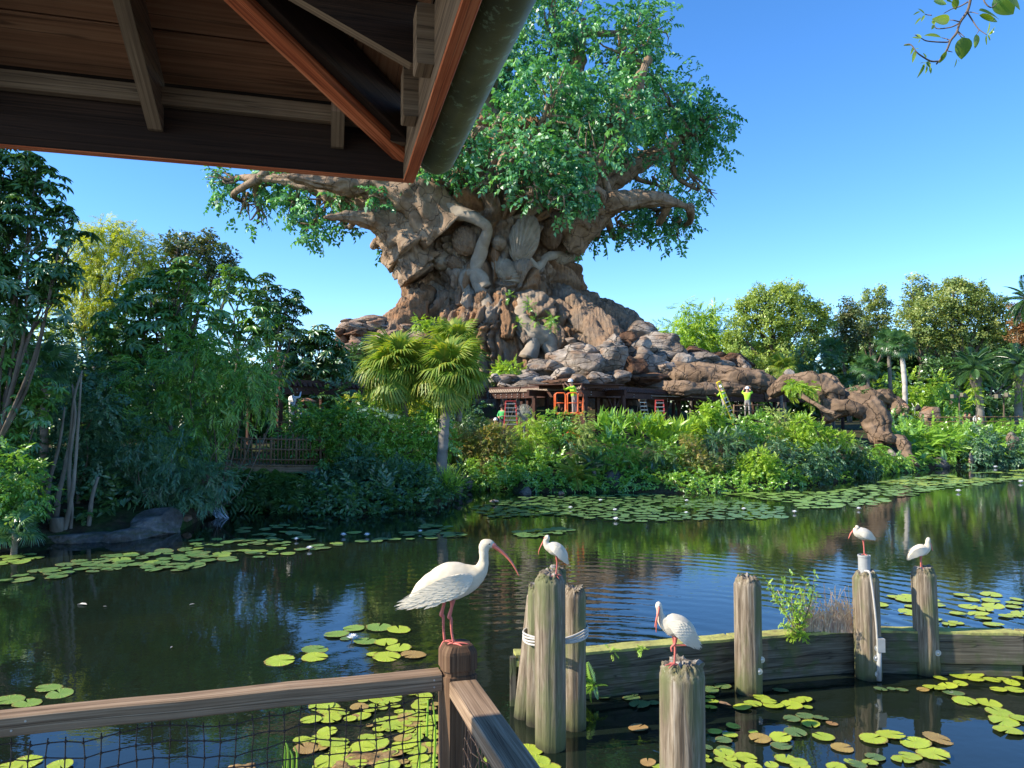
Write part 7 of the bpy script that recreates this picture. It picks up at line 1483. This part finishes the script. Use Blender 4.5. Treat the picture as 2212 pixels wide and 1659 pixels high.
for x, y, w, k, l in L6: pad(x, y, w, k, l, 'lily pads left of the big ibis')
for x, y, w, l in ((20, 1512, 62, 'large green lily pad cut by the left edge above the rail'), (60, 1519, 56, 'green lily pad lowest of the four above the rail'), (105, 1486, 52, 'green lily pad highest of the four above the rail'), (130, 1498, 52, 'green lily pad rightmost of the four above the rail')): pad(x, y, w, 'g', l, 'lily pads above the rail at left')
Z7 = lambda zx, zy: (674 + zx * .1875, 1348 + zy * .1875)
for zx, zy, w in [(185,965,280),(245,1060,200),(365,1025,130),(440,1095,150),(590,1085,130),(590,878,120),(915,850,245),(825,915,120),(1150,800,130),(1250,805,140),(670,1000,150),(700,940,100),(815,965,120),(955,950,130),(1005,1010,120),(1240,940,200),(1260,900,160),(1200,1035,230),(1200,1085,210),(960,1100,190),(780,1120,140),(850,1090,90),(1090,1150,130),(775,1210,150),(895,1210,130),(765,1285,110),(740,1380,300),(1050,1310,-210),(280,1370,300),(1240,1245,130),(1360,1240,200),(1400,1310,130),(90,1430,-180),(300,1510,240),(900,1480,190),(1070,1455,160),(1270,1420,230),(1370,1390,140),(1230,1560,240),(1390,1530,110),(130,1630,240),(890,1650,200),(1380,980,-110),(1420,930,-100),(1040,1590,-150),(1100,1640,80),(1400,1640,60),(660,1170,-90),(500,1060,-90)]:
    x, y = Z7(zx, zy); pad(x, y, abs(w) * .1875, 'y' if w > 0 else 'b', 'bright yellow green lily pad seen through the black net left of the post' if w > 0 else 'yellow brown ragged lily pad seen through the black net', 'lily pads behind the net' if w > 0 else 'ragged lily pads behind the net')
for x, y, w in ((60, 1646, 56), (130, 1655, 50), (20, 1657, 50), (1143, 1622, 58), (1160, 1645, 60), (1178, 1659, 66), (1100, 1655, 50), (1065, 1640, 40)): pad(x, y, w, 'y', 'bright lily pad at the bottom edge left of the net' if x < 500 else 'yellow lily pad beside the descending rail', 'lily pads at the bottom left edge' if x < 500 else 'lily pads beside the descending rail')
def _later():
    pass
def field(poly, n, wm, kinds, rs, excl=.8):
    poly = np.array(poly, float); out = []; tries = 0
    lo, hi = poly.min(0), poly.max(0); w3 = [];
    while len(out) < n and tries < n * 60:
        tries += 1; x, y = rs.uniform(lo[0], hi[0]), rs.uniform(lo[1], hi[1]); ins = False; j = len(poly) - 1
        for i in range(len(poly)):
            if (poly[i][1] > y) != (poly[j][1] > y) and x < (poly[j][0] - poly[i][0]) * (y - poly[i][1]) / (poly[j][1] - poly[i][1]) + poly[i][0]: ins = not ins
            j = i
        if not ins: continue
        g = G(x, y, .01)
        if vnoise(np.array([[g[0] * .55, g[1] * .55, 0]]), 5)[0] < rs.uniform(-.6, .35): continue
        r = wm * rs.uniform(.65, 1.15)
        if all((g[0] - a) ** 2 + (g[1] - b) ** 2 > (excl * (r + c)) ** 2 for a, b, c in w3): out.append((x, y, r)); w3.append((g[0], g[1], r))
    return out
rs = np.random.RandomState(31)
LB = [(0, 1250), (160, 1214), (260, 1195), (420, 1180), (420, 1160), (520, 1143), (640, 1130), (780, 1136), (900, 1132), (1010, 1142), (1000, 1158), (860, 1168), (700, 1186), (560, 1205), (470, 1216), (420, 1232), (340, 1234), (290, 1222), (180, 1238), (60, 1262), (0, 1270)]
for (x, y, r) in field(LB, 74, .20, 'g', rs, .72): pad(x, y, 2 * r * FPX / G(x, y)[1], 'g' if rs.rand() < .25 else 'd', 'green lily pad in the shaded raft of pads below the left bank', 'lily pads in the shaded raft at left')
for (x, y, r) in field([(0, 1203), (70, 1195), (75, 1210), (0, 1222)], 8, .2, 'g', rs): pad(x, y, 2 * r * FPX / G(x, y)[1], 'g', 'green lily pad by the left edge near the rock ledge', 'lily pads by the rock ledge')
for (x, y, r) in field([(1895, 1290), (2212, 1280), (2212, 1345), (2180, 1352), (2030, 1348), (1930, 1350), (1895, 1320)], 30, .15, 'g', rs): pad(x, y, 2 * r * FPX / G(x, y)[1], 'y', 'pale lit lily pad beyond the bulkhead at right', 'lit lily pads beyond the bulkhead')
def pad_stuff(name, label, poly, n, wm, kind, seed, excl=.7):
    rs = np.random.RandomState(seed); V, F, m = [], [], 0
    for (x, y, r) in field(poly, n, wm, kind, rs, excl):
        g = G(x, y, .012); a0 = rs.uniform(0, 6.28); a = np.linspace(.12, 2 * math.pi - .12, 15) + a0; z = .015 + rs.uniform(0, .02)
        tl = rs.normal(size=2) * .03; q = np.stack([g[0] + r * np.cos(a), g[1] + r * np.sin(a), z + .012 * rs.rand(15) + r * (tl[0] * np.cos(a) + tl[1] * np.sin(a))], 1); V.append(np.vstack([[g[0], g[1], z], q])); F += [[m, m + 1 + i, m + 2 + i] for i in range(14)]; m += 16
    tag(put(name, np.vstack(V), F, PS2[kind]), label, kind='stuff')
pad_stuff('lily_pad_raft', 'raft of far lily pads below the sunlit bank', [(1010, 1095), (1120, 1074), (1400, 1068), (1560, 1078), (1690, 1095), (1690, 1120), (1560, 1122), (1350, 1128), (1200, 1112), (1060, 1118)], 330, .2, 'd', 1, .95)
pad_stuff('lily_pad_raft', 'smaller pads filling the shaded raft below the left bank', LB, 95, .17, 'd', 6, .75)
pad_stuff('lily_pad_raft', 'small raft of pads behind the small ibis', [(1120, 1148), (1200, 1142), (1300, 1152), (1290, 1160), (1180, 1162), (1100, 1156)], 46, .2, 'd', 2)
pad_stuff('lily_pad_raft', 'lit rafts of far lily pads on the right of the pond', [(1560, 1066), (1800, 1062), (1960, 1030), (2212, 1016), (2212, 1036), (2080, 1052), (1990, 1062), (1900, 1092), (1740, 1100), (1700, 1086)], 400, .24, 'g', 3, .95)
pad_stuff('lily_pad_raft', 'thin line of lit pads along the far right shore', [(1900, 1042), (2330, 1004), (2330, 1024), (2000, 1050)], 260, .26, 'y', 4, .95)
# white flowers
def flower_mesh():
    mb = MB(); rs = np.random.RandomState(2)
    for ringi, (n, el, L) in enumerate(((9, .25, 1), (9, .65, .92), (6, 1.05, .75))):
        for i in range(n):
            v, f = leaf(L, .17, -.18, .5); v = v @ rotm((1, 0, 0), el).T @ rotm((0, 0, 1), 2 * math.pi * (i + .5 * ringi) / n).T; mb.add(v, f)
    V = np.vstack(mb.V); return V, mb.F
_fv, _ff = flower_mesh(); FM = plain('white_petals', (.82, .84, .86), .6); FME = mesh('petals', _fv, _ff, FM); _cv, _cf = ico(2); FMC = mesh('stamens', _cv * [.2, .2, .16] + [0, 0, .2], _cf, plain('yellow_stamens', (.75, .5, .05), .7), smooth=True)
for x, y, r, l in ((760, 1380, .095, 'open white water lily among the pads by the big ibis'), (668, 1186, .10, 'white water lily lowest in the shaded raft'), (742, 1157, .10, 'white water lily left of the upper pair in the shaded raft'), (793, 1157, .10, 'white water lily right of the upper pair in the shaded raft'), (908, 1149, .08, 'small white water lily near the right end of the shaded raft'), (640, 1166, .08, 'half open white water lily at the middle of the shaded raft'), (1297, 1082, .1, 'white water lily below the spiky palm'), (1328, 1103, .1, 'white water lily in the middle of the far raft'), (1330, 1123, .12, 'white water lily at the front of the far raft'), (1483, 1083, .1, 'white water lily at the back of the far raft'), (1482, 1109, .09, 'small white water lily right of the far raft middle'), (1606, 1101, .1, 'white water lily at the right of the far raft'), (1232, 1098, .1, 'white water lily at the left of the far raft'), (1716, 1107, .1, 'white water lily between the far rafts'), (1855, 1100, .1, 'white water lily at the edge of the lit far raft'), (2150, 1010, .16, 'white water lily by the far right shore'), (2205, 1042, .16, 'white water lily at the right edge of the far raft'), (2070, 1062, .14, 'white water lily in the right far raft')):
    p = G(x, y, .03); t = thing('water_lily', l, 'flower', p, 'white water lilies'); t.scale = (r,) * 3; link('petals', FME, t); link('stamens', FMC, t); v, f = tube([[0, 0, 0], [0, 0, -1.5]], .08, 5); put('stalk', v, f, MT['bark'], t, local=True)
# fallen leaves on the open water
for i, (x, y, w, k, l) in enumerate([(188, 1306, 30, 'pale', 'long pale fallen leaf floating in the dark water at left'), (421, 1230 + 74, 12, 'pale', 'short pale fallen leaf drifting mid left'), (372, 1500 - 104, 10, 'pale', 'tiny pale leaf floating lower left'), (580, 1622 - 200, 14, 'y', 'small yellow leaf floating left of the pads'), (222, 1310, 8, 'pale', 'tiny pale leaf near the long one'), (1606, 1488, 14, 'y', 'yellow upright leaf at the foot of the hollow topped piling'), (1580, 1524, 40, 'b', 'brown curled leaf drifting left of the basin pads'), (2060, 1495, 12, 'pale', 'white petal scrap in the basin')]):
    c = G(x, y, .02); L = w * c[1] / FPX; v, f = leaf(L, L * .22, .1, .4); v = v @ rotm((0, 0, 1), 1.2 + i).T + c; tag(put('fallen_leaf', v, f, {'pale': MT['rope'], 'y': LM['yellow'], 'b': MT['bamboo']}[k]), l, 'leaf')
# reeds and submerged mat behind the net
def reed(label, pts, r, mat):
    V, F = tube([P(*p) for p in pts], r, 5, 16); tag(put('reed', V, F, LM[mat], attr={'rnd': ('FACE', [.5] * len(F))}), label, 'reed', 'thin reeds behind the net')
for k, (x, y0, y1) in enumerate(((620, 1650, 1600), (905, 1660, 1560), (938, 1640, 1505), (922, 1560, 1508), (640, 1655, 1612), (612, 1650, 1612), (630, 1660, 1620))): reed('thin pale green reed standing behind the net', [(x, y0 + 30, 6.9), (x + 2, (y0 + y1) / 2, 6.9), (x + (3 if k % 2 else -4), y1, 6.9)], [.012, .01, .004], 'lime')
for x, y, w, l in ((800, 1642, 100, 'brown rotting weed mat behind the net'), (745, 1660, 70, 'brown rotting weed mat at the bottom edge left of the pads'), (520, 1662, 60, 'small brown weed mat far left behind the net')):
    c = G(x, y, .0); V, F = rock_vf((w * c[1] / FPX * 1.0, w * c[1] / FPX * .7, .07), int(x), 4, 4, 0, .5); tag(put('weed_mat', V + c, F, rockmat('rotting_weed_' + str(x), [(.12, .07, .03), (.28, .17, .07), (.42, .28, .13), (.15, .13, .05)], 14, .01), smooth=True), l, 'weed mat')

rs = np.random.RandomState(77)
for (x, y, r) in field([(700, 1512), (940, 1500), (942, 1658), (690, 1658), (640, 1600)], 34, .13, 'y', rs, .62): pad(x, y, 2 * r * FPX / G(x, y)[1], 'y' if rs.rand() < .8 else 'b', 'bright yellow green lily pad', 'x')
